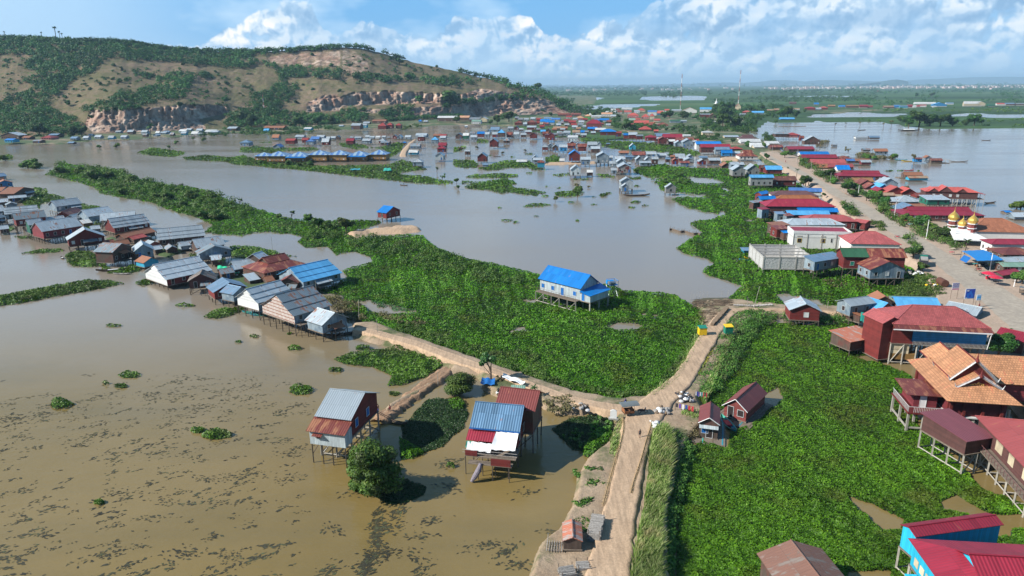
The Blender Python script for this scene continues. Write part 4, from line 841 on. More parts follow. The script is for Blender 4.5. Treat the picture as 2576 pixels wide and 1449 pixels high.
        m.bar((X0,ym,z+r+dr*2+.03),(X1,ym,z+r+dr*2+.03),.1,5)
    elif typ=='s': S([(X0,Y0,z),(X1,Y0,z),(X1,Y1,z+r),(X0,Y1,z+r)],'x')
    elif typ=='l': S([(X0,Y1,z+r),(X0,Y0,z),(X1,Y0,z),(X1,Y1,z+r)],'x')
    elif typ=='f': S([(X0,Y0,z),(X1,Y0,z),(X1,Y1,z+.15),(X0,Y1,z+.15)],'x')
    return []
def wall_mesh(m,L,D,z0,ze,rise,typ,o=.4,of=None):
    of=o if of is None else of
    x0,x1,y0,y1=o,L-o,of,D-o; 
    def zt(x,y): # top of wall under roof
        if typ in 'pt': return ze+rise*(1-abs(y-D/2)/(D/2))
        if typ=='g': return ze+rise*(1-abs(x-L/2)/(L/2))
        if typ in ('h','k'):
            q=min(L,D)/2*(.62*1.0 if typ=='k' else 1); return ze+rise*(.5 if typ=='k' else 1)*min(x,L-x,y,D-y)/q*.9
        if typ in('s','l'): return ze+rise*y/D
        return ze
    e=.13
    P=lambda x,y,z:(x,y,z)
    def side(a,b,mid=None):
        pts=[(*a,z0),(*b,z0),(*b,zt(*b)-e)]
        if mid: pts.append((*mid,zt(*mid)-e))
        pts.append((*a,zt(*a)-e))
        ax=0 if abs(a[0]-b[0])>abs(a[1]-b[1]) else 1
        m.face(pts,[(p[ax],p[2]) for p in pts])
    side((x0,y0),(x1,y0),(L/2,y0) if typ=='g' else None); side((x1,y1),(x0,y1),(L/2,y1) if typ=='g' else None)
    side((x1,y0),(x1,y1),(x1,D/2) if typ in 'pt' else None); side((x0,y1),(x0,y0),(x0,D/2) if typ in 'pt' else None)
    m.face([(x0,y1,z0),(x1,y1,z0),(x1,y0,z0),(x0,y0,z0)])
    return x0,x1,y0,y1,zt
def window(par,c,w,h,axis,mat='shutter',frame='frame',name='window',near=True):
    x,y,z=c; t=.06; m=MB()
    if axis=='x': m.box(x-w/2,y-t,z,x+w/2,y+.02,z+h)
    else: m.box(x-.02,y-w/2,z,x+t,y+w/2,z+h) if axis=='r' else m.box(x-t,y-w/2,z,x+.02,y+w/2,z+h)
    o=m.build(name,M[mat],par)
    if near:
        f=MB(); b=.07; s=.035
        if axis=='x':
            f.box(x-w/2-b,y-t-s,z-b,x+w/2+b,y-t+.01,z); f.box(x-w/2-b,y-t-s,z+h,x+w/2+b,y-t+.01,z+h+b); f.box(x-w/2-b,y-t-s,z,x-w/2,y-t+.01,z+h); f.box(x+w/2,y-t-s,z,x+w/2+b,y-t+.01,z+h)
        else:
            q=x+t if axis=='r' else x-t-s-.0
            f.box(q,y-w/2-b,z-b,q+s,y+w/2+b,z); f.box(q,y-w/2-b,z+h,q+s,y+w/2+b,z+h+b); f.box(q,y-w/2-b,z,q+s,y-w/2,z+h); f.box(q,y+w/2,z,q+s,y+w/2+b,z+h)
        f.build('frame',M[frame],o)
    return o
HOUSES=[]; HR=random.Random(3)
def house(A,B,D,ze,rise,typ,roof,wall,zf=None,g=0.0,label=None,place=None,stilts=True,near=False,win=True,group=None,name=None,cat='house',post='post',over=.45,sp=2.6,wcol=None,deckf=0,roofmat=None,gablewall=None,base=None,rail=False,lean=None,winlist=None,of=None):
    """A,B = front eave corners (world, z=ze)."""
    u=Vector((B.x-A.x,B.y-A.y,0)); L=u.length; rz=math.atan2(u.y,u.x)
    zr=ze-g
    if zf is None: zf=zr*.34
    zf=min(zf,zr-2.0) if zr>3.2 else min(zf,zr*.4)
    zf=max(zf,.15)
    name=name or {'on far left shore':'shore_house','on hill-foot shore':'shore_house','below the cliff':'shore_house','in village centre':'town_house','at street\'s far end':'street_house','east of street':'street_house','west of street':'street_house'}.get(place,'stilt_house')
    root=empty(name,(A.x,A.y,g),rz)
    root['px']=(proj(A)[0]+proj(B)[0])/2
    far=not near and A.y>260
    o=min(over,L*.07,D*.09)
    rm=MB(); gs=roof_mesh(rm,L,D,zr,rise,typ); ro=rm.build('roof',roofmat or M['r_'+roof],root)
    if gs:
        gm=MB()
        for _,x,ya,yb,zz,ym,zt in gs: gm.face([(x,ya,zz),(x,yb,zz),(x,ym,zt)]); gm.face([(x-.02,yb,zz),(x-.02,ya,zz),(x-.02,ym,zt)])
        gm.build('gable',M['w_'+(gablewall or wall)],ro)
    wm=MB(); x0,x1,y0,y1,zt=wall_mesh(wm,L,D,zf,zr,rise,typ,o,of); wm.build('wall',M['w_'+wall],root)
    wt=min(2.2,zr-zf)
    if win and wt>1.5:
        n=max(1,int((x1-x0)/2.6)) if winlist is None else len(winlist)
        hw=min(1.15,wt*.48); zs=zf+wt*.36
        if winlist is None:
            dr=HR.randrange(n) if n>1 or HR.random()<.5 else -1
            for i in range(n):
                xx=x0+(i+.5)*(x1-x0)/n
                if i==dr: window(root,(xx,y0,zf+.05),.8,min(1.9,wt*.85),'x',wcol or HR.choice(['shutter','glassdark','blueshutter']),name='door',near=near)
                elif HR.random()<.8: window(root,(xx,y0,zs),.85,hw,'x',wcol or HR.choice(['shutter','glassdark','shutter','frame']),near=near)
            if D>4 and A.y<420:
                k=max(1,int(D/3.4)); sd='l' if A.x>0 else 'r'; xs=x0 if sd=='l' else x1
                for i in range(k): window(root,(xs,y0+(i+.5)*(y1-y0)/k,zs),.8,hw,sd,wcol or 'shutter',near=near)
        else:
            for fx,kind,mt in winlist:
                xx=x0+fx*(x1-x0)
                if kind=='d': window(root,(xx,y0,zf+.05),.95,2.0,'x',mt,name='door',near=near)
                else: window(root,(xx,y0,zs),1.0,1.1,'x',mt,near=near)
    # floor, deck
    fm=MB(); fm.box(x0-.12,y0-.12-deckf,zf-.18,x1+.12,y1+.12,zf-.02); fm.build('floor',M['deck'],root)
    if stilts:
        nx=max(2,int(round((x1-x0)/sp))+1); ny=max(2,int(round((y1-y0+deckf)/sp))+1)
        if far: nx=min(nx,4); ny=min(ny,3)
        if A.y>560: nx=min(nx,3); ny=2
        rr=.11 if post!='greypost' else .16
        if far: rr=.13
        for i in range(nx):
            for j in range(ny):
                xx=x0+(x1-x0)*i/(nx-1); yy=y0-deckf+(y1-y0+deckf)*j/(ny-1)
                jx=HR.uniform(-.12,.12) if post=='post' else 0
                m_=MB()
                m_.bar((xx+jx,yy+jx*.5,-1.2),(xx,yy,zf-.1),rr,5 if post=='post' else 4)
                m_.build('stilt',M[post],root)
        class Br:
            v=[]
            def bar(self,a,b,r,n): MB().bar(a,b,r,n).build('brace',M[post],root)
        allm=Br()
        if zf>1.6 and not far:
            for i in range(0,nx-1,2 if nx>3 else 1):
                a=x0+(x1-x0)*i/(nx-1); b=x0+(x1-x0)*(i+1)/(nx-1)
                allm.bar((a,y0-deckf,.1),(b,y0-deckf,zf-.3),rr*.6,4)
            if post=='greypost':
                for j in range(ny): 
                    yy=y0-deckf+(y1-y0+deckf)*j/(ny-1); allm.bar((x0,yy,.45),(x1,yy,.45),.11,4)
                for i in range(nx):
                    xx=x0+(x1-x0)*i/(nx-1); allm.bar((xx,y0-deckf,.52),(xx,y1,.52),.11,4)
    elif base:
        bm_=MB(); bm_.box(x0+.05,y0+.05,-.6,x1-.05,y1-.05,zf-.02); bm_.build('base',M[base],root)
    if rail:
        r_=MB(); yy=y0-deckf
        for q in (.5,1.0): r_.bar((x0,yy,zf+q),(x1,yy,zf+q),.035,4)
        k=int((x1-x0)/.9)
        for i in range(k+1): r_.bar((x0+(x1-x0)*i/k,yy,zf),(x0+(x1-x0)*i/k,yy,zf+1.0),.03,4)
        r_.build('railing',M['wood'],root)
    if lean:   # a lower roof along the front: (height below eave, reach, material)
        hh,rc,lm=lean; l_=MB(); q=[(0.1,-rc,zr-hh-.35),(L-.1,-rc,zr-hh-.35),(L-.1,.5,zr-hh+.2),(.1,.5,zr-hh+.2)]
        l_.slab(q,.07,[(p[0],p[1]) for p in q]); l_.build('awning',M['r_'+lm],root)
    HOUSES.append(root)
    root['desc']=(typ,roof,wall); root['place']=place or ''
    tag(root,label,cat,group); return root
def hpx(k,r,place,group,g=0.0,**kw):
    """row: x0,x1,yr,ye,yb,type,roof,wall[,D]"""
    x0,x1,yr,ye,yb,typ,roof,wall=r[:8]; D=r[8] if len(r)>8 else None; sk=r[9] if len(r)>9 else 0
    zfac=r[10] if len(r)>10 else None
    X0,Y0=cr(k,x0,ye); X1,Y1=cr(k,x1,ye+sk); _,YB=cr(k,x0,yb); _,YR=cr(k,x0,yr)
    base=at(X0,YB,g); A=atY(X0,Y0,base.y); B=at(X1,Y1,A.z)
    if A.z>g+9: A=atY(X0,Y0,base.y)
    L=(B-A).length
    if D is None: D=L*(1.0 if typ in('p','h','k','s','f') else 1.35); D=max(3.5,min(D,L*1.4,13))
    if typ=='g': rise=atY((X0+X1)/2,YR,A.y).z-A.z
    elif typ in('s','f'): rise=atY((X0+X1)/2,YR,A.y+D).z-A.z
    else: rise=atY((X0+X1)/2,YR,A.y+D/2).z-A.z
    rise=min(max(rise,.25 if typ in 'sf' else L*.08),D*.62 if typ!='g' else L*.5)
    zf=None if zfac is None else (A.z-g)*zfac
    return house(A,B,D,A.z,rise,typ,roof,wall,g=g,place=place,group=group,zf=kw.pop('zf',None) or zf,**kw)
TA=[(-10,108,400,434,495,'h','blueg','tin'),(380,465,335,375,415,'p','rust','tin'),(392,485,455,487,515,'g','bluep','tin'),(540,655,385,410,470,'p','red','red'),(660,765,340,365,405,'p','pale','tin'),(740,820,375,405,450,'p','red','red'),(845,950,360,392,440,'p','bluep','tin'),(788,890,390,420,480,'h','bluep','tin'),
(915,1010,343,370,410,'p','pale','tin'),(980,1070,382,428,480,'p','pale','red'),(1040,1085,360,380,410,'p','pale','tin'),(1090,1150,358,378,405,'p','pale','tin'),(1155,1200,350,370,410,'g','grey','dark'),(1275,1370,383,415,470,'p','crimson','red'),(1378,1460,360,378,410,'p','pale','tin'),(1325,1370,358,375,400,'p','grey','tin'),
(1470,1570,385,412,465,'p','pale','tin'),(1510,1560,345,365,390,'p','pale','tin'),(1560,1620,355,372,395,'p','pale','tin'),(1630,1685,352,372,395,'s','white','white'),(1710,1757,350,368,400,'p','pale','tin'),(1775,1812,363,373,385,'p','grey','dark'),(1670,1750,385,415,455,'h','pale','red'),(1690,1800,415,435,480,'p','grey','dark'),
(1840,1895,340,365,400,'g','grey','red'),(1890,1955,340,370,400,'g','pale','tin'),(1990,2060,345,370,405,'p','pale','tin'),(1960,2005,420,435,462,'h','blue','dark'),(2115,2250,320,348,385,'p','pale','tin'),(2140,2225,335,364,440,'h','pale','red'),(2050,2170,443,480,515,'p','grey','tin'),(2030,2145,520,555,590,'p','white','cyan'),
(2330,2420,328,350,370,'p','rust','dark'),(2405,2490,332,352,378,'p','red','tin'),(2410,2485,352,378,410,'p','pale','tin'),(2305,2390,362,400,470,'h','sky','tin'),(2390,2490,433,470,505,'p','crimson','red'),(2375,2480,473,505,570,'h','crimson','red'),(2350,2460,558,595,670,'g','pale','palewall'),(2075,2200,632,670,740,'h','pale','tin')]
TT=[(525,575,1030,1045,1062,'p','blueg','tin'),(620,662,1025,1042,1062,'p','pale','tin'),(505,550,1068,1080,1093,'p','blueg','dark'),(708,755,1018,1035,1053,'p','pale','tin'),(660,695,1010,1022,1035,'p','pale','tin'),(810,853,1023,1040,1057,'p','pale','cyan'),(905,950,1020,1035,1053,'p','pale','tin'),(865,905,985,995,1010,'p','pale','tin'),
(955,1000,980,995,1020,'p','pale','dark'),(1060,1105,982,998,1020,'p','pale','tin'),(1070,1105,1005,1020,1040,'p','grey','dark'),(1150,1185,1010,1020,1035,'g','pale','tin'),(1170,1200,990,1003,1018,'p','white','white'),(1200,1250,993,1003,1018,'p','pale','tin'),(1225,1270,988,1000,1015,'p','blueg','tin'),(1278,1308,1000,1015,1032,'p','grey','dark'),
(1345,1400,975,990,1005,'p','white','white'),(1360,1400,992,1007,1027,'p','pale','cyan'),(1400,1440,968,980,995,'p','pale','tin'),(1438,1490,990,1010,1025,'p','white','white'),(1475,1520,970,985,1005,'p','pale','tin'),(1490,1520,1003,1012,1025,'p','pale','tin'),(1540,1620,978,995,1010,'p','white','white'),(1580,1640,985,997,1012,'p','pale','tin'),
(0,140,1000,1022,1060,'g','pale','dark'),(28,95,1045,1058,1085,'p','blue','cyan'),(160,220,1025,1040,1060,'p','rust','dark'),(303,385,1020,1040,1060,'h','red','pink'),(240,300,1055,1065,1088,'p','grey','dark'),(360,430,1008,1020,1045,'p','blueg','dark'),(0,40,990,1003,1020,'p','red','dark'),(160,240,985,997,1010,'p','rust','dark'),
(1530,1720,872,900,935,'p','tan','cream'),(1980,2045,905,925,945,'p','rust','dark'),(2040,2160,915,930,950,'p','pale','tin'),(1985,2140,950,965,985,'p','rust','dark'),(1985,2025,970,985,1000,'p','sky','cyan'),(2290,2345,960,972,988,'p','white','cyan'),(1710,1780,955,970,990,'p','pale','dark')]
TA2=[(1335,1450,200,228,297,'p','pale','dark'),(1470,1530,205,225,270,'p','pale','cyan'),(1590,1760,155,175,210,'p','rust','dark'),(1660,1765,190,235,290,'h','red','red'),(1765,1840,190,222,285,'h','red','red'),(1875,1945,198,225,280,'h','red','dark'),(1190,1245,220,232,245,'p','pale','cyan'),(1480,1560,180,200,215,'p','pale','dark'),(2150,2195,155,175,200,'h','blue','tin'),(2215,2265,165,180,200,'p','pale','dark'),(2380,2630,112,135,195,'p','white','dark')]
TB0=[(66,190,108,132,185,'p','peach','dark'),(190,330,128,155,200,'p','grey','dark'),(215,330,158,180,225,'p','mint','white'),(305,410,125,150,200,'g','white','cream'),(135,172,225,235,258,'p','white','tin')]
TB=[(735,830,170,195,235,'h','redrust','red'),(883,1000,160,190,235,'h','redrust','red'),(1000,1040,175,195,215,'p','red','red'),(1045,1160,150,180,225,'p','blue','white'),(1115,1220,165,190,235,'p','blue','white'),(1090,1190,125,145,165,'p','blueg','white'),(1180,1290,135,155,180,'p','bluep','cream'),
(655,725,240,262,300,'p','pale','tin'),(728,790,235,260,290,'g','grey','red'),(790,845,260,275,300,'p','pale','dark'),(885,1000,230,250,290,'p','pale','red'),(1330,1410,150,170,200,'p','red','red'),(1390,1480,165,190,225,'p','red','red'),(1300,1400,165,185,200,'p','blueg','white'),(1205,1300,238,262,290,'p','tan','dark'),(1300,1380,240,262,290,'p','rust','red'),
(1600,1795,155,205,280,'h','crimson','brick',14),(1465,1585,110,140,170,'h','peach','pink'),(1580,1660,90,115,170,'h','peach','lime'),(1785,1920,70,90,135,'p','peach','white'),(1665,1785,105,118,140,'p','white','white'),(1835,1960,52,66,85,'p','white','white'),(2030,2160,15,25,50,'p','white','white'),(2100,2240,75,108,145,'h','coral','pink'),
(2215,2320,20,45,75,'h','coral','cream'),(2345,2458,45,60,130,'p','bluep','white'),(2460,2535,50,80,110,'p','coral','blue'),(2270,2370,85,125,155,'h','coral','pink'),(2370,2430,80,115,175,'h','coral','cream'),(2120,2260,140,160,180,'p','mint','white'),(2180,2365,165,195,225,'p','coral','pink'),(2240,2400,235,275,300,'h','coral','dark'),(2460,2600,190,220,240,'h','redrust','pink'),
(1620,1740,245,268,300,'p','blue','red'),(1710,1840,255,280,320,'p','white','dark'),(1770,1970,268,302,395,'h','blue','red',13,0,.55),(1955,2035,300,320,380,'p','red','red'),(2055,2115,320,345,405,'p','blue','red'),(2115,2225,308,340,410,'p','pale','red',10),(2205,2295,335,355,415,'p','grey','red'),(2320,2460,338,372,430,'h','crimson','red'),(1765,1880,140,165,190,'p','blue','white')]
for x,y,w,r,q in ((1240,215,60,'pale','tin'),(1420,215,70,'red','dark'),(1500,215,70,'grey','tin'),(1510,180,70,'pale','white'),(1560,150,60,'red','dark'),(1700,160,70,'bluep','white'),(1080,205,70,'redrust','dark'),(1040,235,60,'red','red'),(840,205,50,'pale','tin'),(780,150,60,'grey','dark'),(850,150,60,'pale','tin'),(930,140,60,'pale','tin'),(1420,90,120,'redrust','dark'),(1260,90,150,'redrust','dark'),(1900,40,60,'white','white'),(1980,60,60,'redrust','white'),(1250,310,60,'pale','dark'),(1200,330,60,'grey','dark'),(1430,240,70,'pale','tin'),(2060,60,90,'coral','white'),(2180,55,70,'pale','white'),(2540,95,80,'coral','pink'),(2420,160,80,'coral','cream'),(2120,215,60,'redrust','dark'),(2300,205,80,'coral','pink'),(2420,290,60,'coral','dark'),(1640,95,60,'white','white'),(1900,110,70,'pale','cream'),(1850,175,60,'redrust','red')):
    TB.append((x,x+w,y-14,y+6,y+32,'p',r,q))
for x,y,w,r,q in ((1000,150,60,'red','red'),(1260,190,70,'grey','dark'),(1340,215,60,'pale','dark'),(1560,235,60,'pale','tin'),(1585,300,50,'grey','dark'),(1660,310,60,'pale','dark'),(1000,270,50,'grey','dark'),(960,255,40,'pale','red'),(1190,270,60,'rust','dark'),(1290,270,60,'pale','red'),(1480,330,50,'pale','dark'),(860,195,40,'pale','tin'),(740,130,50,'grey','dark'),(1360,120,70,'red','white'),(1440,145,60,'pale','white'),(1760,205,60,'redrust','dark'),(1840,215,60,'pale','white'),(1260,45,50,'white','white'),(1960,35,50,'redrust','white'),(2130,110,60,'pale','cream'),(2200,150,60,'coral','pink'),(2380,200,60,'coral','dark'),(2480,60,60,'white','white'),(2550,40,60,'coral','white'),(2350,215,60,'redrust','dark'),(2140,250,60,'grey','dark'),(2430,330,60,'blueg','red'),(2040,330,50,'grey','dark'),(1480,260,60,'tan','dark'),(1130,180,50,'sky','white')):
    TB.append((x,x+w,y-12,y+6,y+30,'p',r,q))
TB2=[(445,555,245,280,320,'p','blueg','tin'),(400,450,278,300,340,'g','blueg','tin'),(20,110,322,352,405,'g','grey','dark'),(112,185,318,350,410,'p','white','green'),(195,265,300,325,360,'p','grey','tin'),(205,285,340,370,425,'p','pale','tin'),(283,375,300,328,385,'p','blue','red'),(370,435,308,335,385,'p','pale','tin'),(465,550,305,335,385,'p','pale','red'),(530,620,275,315,390,'h','sky','dark'),
(640,713,305,340,385,'p','redrust','red'),(728,795,303,335,385,'p','pale','tin'),(810,880,320,340,385,'p','pale','dark'),(868,945,282,305,340,'p','pale','red'),(918,1010,312,345,400,'g','redrust','red'),(1050,1115,278,302,340,'p','sky','tin'),(1115,1180,255,290,330,'g','peach','dark'),(1075,1150,300,325,380,'p','redrust','red'),(1100,1160,330,350,400,'g','pale','red'),(1130,1225,318,350,430,'g','crimson','red'),
(1265,1335,302,325,370,'p','grey','tin'),(1330,1415,290,315,370,'p','pale','tin'),(1365,1420,320,342,380,'g','pale','tin'),(1435,1530,280,312,370,'p','tan','tin'),(1535,1615,285,310,340,'p','blue','dark'),(1535,1610,320,345,385,'p','pale','dark'),(1380,1505,345,372,440,'s','white','palewall'),(600,680,370,410,455,'h','grey','dark'),(430,537,385,425,515,'g','pale','red'),(133,203,520,540,600,'p','pale','dark'),
(283,405,560,605,690,'g','pale','red'),(350,420,680,705,740,'p','blueg','tin'),(1068,1145,458,488,540,'h','pale','red'),(1140,1205,443,470,530,'g','pale','tin'),(1192,1272,458,490,550,'g','pale','dark'),(1278,1378,458,490,560,'p','pale','blue'),(1400,1470,415,440,480,'g','pale','red'),(1375,1480,440,475,520,'p','redrust','red'),(1500,1615,447,485,560,'p','redrust','red'),(1475,1530,435,460,500,'g','pale','tin'),
(1618,1740,422,462,520,'p','pale','tin'),(1735,1790,422,455,500,'g','pale','tin'),(1660,1775,478,510,580,'p','pale','ochre' if 0 else 'dark'),(1390,1535,528,580,690,'g','blue','red'),(1535,1660,605,640,730,'p','pale','tin'),(1280,1345,625,655,680,'p','white','tin'),(760,890,640,665,690,'p','white','white'),(945,1030,590,625,690,'g','pale','tin'),(960,1085,615,645,700,'p','pale','tin'),(1010,1105,645,675,765,'h','redrust','cyan'),
(1725,1890,553,600,720,'g','pale','tin'),(1870,1930,590,615,690,'p','pale','tin'),(1410,1545,710,765,865,'g','pale','palewall'),(1612,1690,763,795,850,'p','white','dark'),(1845,1895,438,450,475,'p','blueg','dark'),(2125,2210,445,485,535,'g','pale','cyan'),(2010,2180,858,910,1035,'g','pale','palewall',6),(2032,2125,930,965,1055,'g','pale','tin',4),
(1998,2125,532,560,600,'p','rust','tin'),(2160,2325,540,585,620,'p','redrust','tin'),(2330,2450,540,575,625,'p','pale','tin'),(2465,2576,560,590,620,'p','pale','tin'),(1950,2080,598,635,680,'p','pale','tin'),(2060,2180,588,610,650,'p','blueg','tin'),(1970,2090,628,670,760,'g','pale','tin'),(1985,2160,690,735,830,'g','pale','striped'),(1903,1980,740,770,830,'p','pale','tin'),(1885,1960,655,690,750,'p','pale','tin'),(2100,2150,670,690,730,'p','pale','tin'),
(2200,2300,600,640,700,'g','pale','tin'),(2250,2395,655,680,735,'p','pale','tin'),(2305,2390,608,650,700,'g','pale','tin'),(2395,2480,603,635,720,'p','pale','dark'),(700,728,340,352,385,'p','grey','dark')]
TC=[(630,690,615,635,690,'p','blueg','dark'),(715,790,622,650,720,'g','redrust','red'),(750,870,567,605,640,'p','pale','tin'),(890,985,580,610,650,'g','pale','tin'),(860,980,620,645,680,'g','pale','tin'),(805,930,655,680,730,'p','redrust','tin'),(1040,1145,595,615,640,'p','blueg','tin'),(1030,1130,635,665,715,'g','pale','red'),(1155,1300,617,650,710,'p','pale','dark'),(790,870,600,625,655,'p','pale','red'),
(690,760,585,605,640,'p','rust','dark'),(1305,1430,680,720,755,'g','rust','dark'),(600,840,328,372,415,'p','crimson','red',12),(545,650,365,392,475,'g','redrust','red'),(670,750,395,420,470,'p','white','red'),(740,840,412,445,500,'g','pale','tin'),(835,975,392,432,510,'g','pale','tin'),(515,690,320,358,400,'p','blueg','red'),(500,600,365,390,430,'p','pale','red'),(760,980,372,405,440,'p','redrust','red'),(920,1040,388,410,430,'p','red','dark'),(950,1010,405,425,450,'p','pale','dark')]
TCG=[(1000,1310,418,452,555,'p','blue','white',11),(1055,1420,450,492,585,'p','crimson','brownw',9),(1228,1410,485,520,608,'p','blueg','tin',6),(1305,1445,515,562,612,'p','blue','blue',7),(1425,1565,480,510,545,'h','red','red'),(1449,1540,538,565,605,'p','pale','tin'),(1520,1755,522,600,660,'k','redrust','plaster',13),(1420,1590,668,702,800,'p','pale','tin',8),(1437,1605,715,768,872,'g','pale','grey',9),(1612,1780,702,765,850,'g','pale','grey',9),(1775,1870,705,740,810,'p','brown','red'),(1845,2050,712,762,830,'p','sky','red',8),(1655,1945,820,858,1000,'p','sky','grey',5),(1875,2225,838,892,985,'p','brown','red',8)]
TCR=[(1075,1215,290,312,365,'h','white','cream'),(1520,1745,338,385,410,'k','purple','plaster'),(1535,1790,388,425,455,'p','white','white'),(1660,1900,435,475,500,'p','white','white'),(1840,2010,415,445,470,'p','white','cream'),(1700,1880,460,490,510,'p','white','cream'),(1955,2130,300,330,385,'h','grey','dark'),(2095,2265,312,345,385,'h','red','pink'),(2250,2310,352,380,425,'p','redrust','red'),(2305,2510,355,412,478,'g','pale','dark',8),
(2115,2440,478,515,552,'p','crimson','dark'),(1900,2060,460,490,530,'p','redrust','dark'),(840,940,335,350,372,'p','white','white'),(1340,1520,345,365,385,'p','pale','cream')]
TD=[(5,345,518,550,585,'p','blue','white',9),(20,440,550,590,620,'p','crimson','dark',9),(430,580,540,570,600,'p','pale','tin',7),(440,600,565,600,620,'h','redrust','red',8),(135,540,600,665,705,'p','rose','brownw',10),(200,330,657,702,725,'p','rust','dark',5),(320,625,655,695,725,'p','rose','brick',7),(430,585,672,725,750,'p','blue','white',7),(540,640,600,625,655,'p','bluep','dark',5),(60,130,640,665,690,'p','blueg','tin',4),
(615,855,815,862,895,'p','ochre','dark',6),(672,870,842,905,935,'g','redrust','brownw',9),(930,1140,825,885,930,'g','pale','tin',8),(750,930,885,940,965,'g','redrust','brownw',7),(860,1000,875,920,950,'p','blueg','blue',5),(875,1050,895,950,985,'g','sky','blue',9),(865,1020,940,985,1010,'g','crimson','red',8),(985,1240,922,990,1020,'g','coral','red',8),(1170,1345,940,990,1025,'g','coral','red',8),(890,1110,987,1022,1055,'p','tan','dark',6),
(1130,1400,1022,1095,1125,'h','pale','tin',10),(1020,1145,1042,1092,1120,'p','pale','dark',6),(1100,1475,1115,1165,1195,'p','rust','dark',8),(1110,1440,1130,1192,1225,'g','blueg','tin',8),(1465,1740,1012,1072,1160,'s','pale','green',8),(1340,1520,990,1030,1060,'p','redrust','red',7)]
TDK=[(440,1030,712,797,872,'k','crimson','crimson',13),(1195,2140,1157,1248,1330,'k','crimson','crimson',13)]
TF=[(630,820,598,625,660,'p','rust','dark',7),(705,830,612,640,678,'p','pale','crimson',5),(560,640,585,610,650,'p','grey','cyan',5)]
def hq(k,a,b,yb,D,rise,typ,roof,wall,zfac=.45,place=None,group=None,g=0.0,near=True,**kw):
    if k in 'LM' and yb<1340:
        dx,dy=(b[0]-a[0])*.05,(b[1]-a[1])*.05; a=(a[0]-dx,a[1]-dy); b=(b[0]+dx,b[1]+dy); D*=1.18; rise*=1.08
    X0,Y0=cr(k,*a); X1,Y1=cr(k,*b); _,YB=cr(k,a[0],yb)
    base=at(X0,YB,g); A=atY(X0,Y0,base.y); B=at(X1,Y1,A.z)
    if k in 'LM':
        h=house(A,B,D,A.z,rise,typ,roof,wall,zf=(A.z-g)*zfac,g=g,place=place,group=group,near=near,**kw); L=(B-A).length; f=A.z*zfac
        if L>6:
            s=HR.random(); x0=L*(.05+.5*s); w=L*.38; MB().box(x0,-1.5,f-.2,x0+w,.35,f-.08).build('porch',M['deck'],h)
            for x in (x0+.1,x0+w-.1): MB().bar((x,-1.4,-1),(x,-1.4,f+.9),.07,5).build('stilt',M['post'],h)
            MB().bar((x0+.1,-1.4,f+.8),(x0+w-.1,-1.4,f+.8),.035,4).build('rail',M['wood'],h); m=MB(); xl=x0+w*.5
            for t in (-.3,.3): m.bar((xl+t,-1.45,f-.1),(xl+t,-2.6,-.3),.05,4)
            for t in range(5): q=t/5+.1; m.bar((xl-.3,-1.45-1.15*q,f-.1-(f+.2)*q),(xl+.3,-1.45-1.15*q,f-.1-(f+.2)*q),.035,4)
            m.build('ladder',M['wood'],h)
            if s>.45: MB().slab([(x0,-1.5,A.z-1.1),(x0+w,-1.5,A.z-1.1),(x0+w,.4,A.z-.5),(x0,.4,A.z-.5)],.06,[(0,0),(w,0),(w,2),(0,2)]).build('awning',M[HR.choice(['r_grey','r_rust','r_pale'])],h)
        return h
    return house(A,B,D,A.z,rise,typ,roof,wall,zf=(A.z-g)*zfac,g=g,place=place,group=group,near=near,**kw)
LV='in left village'; LG='stilt houses of the left village'
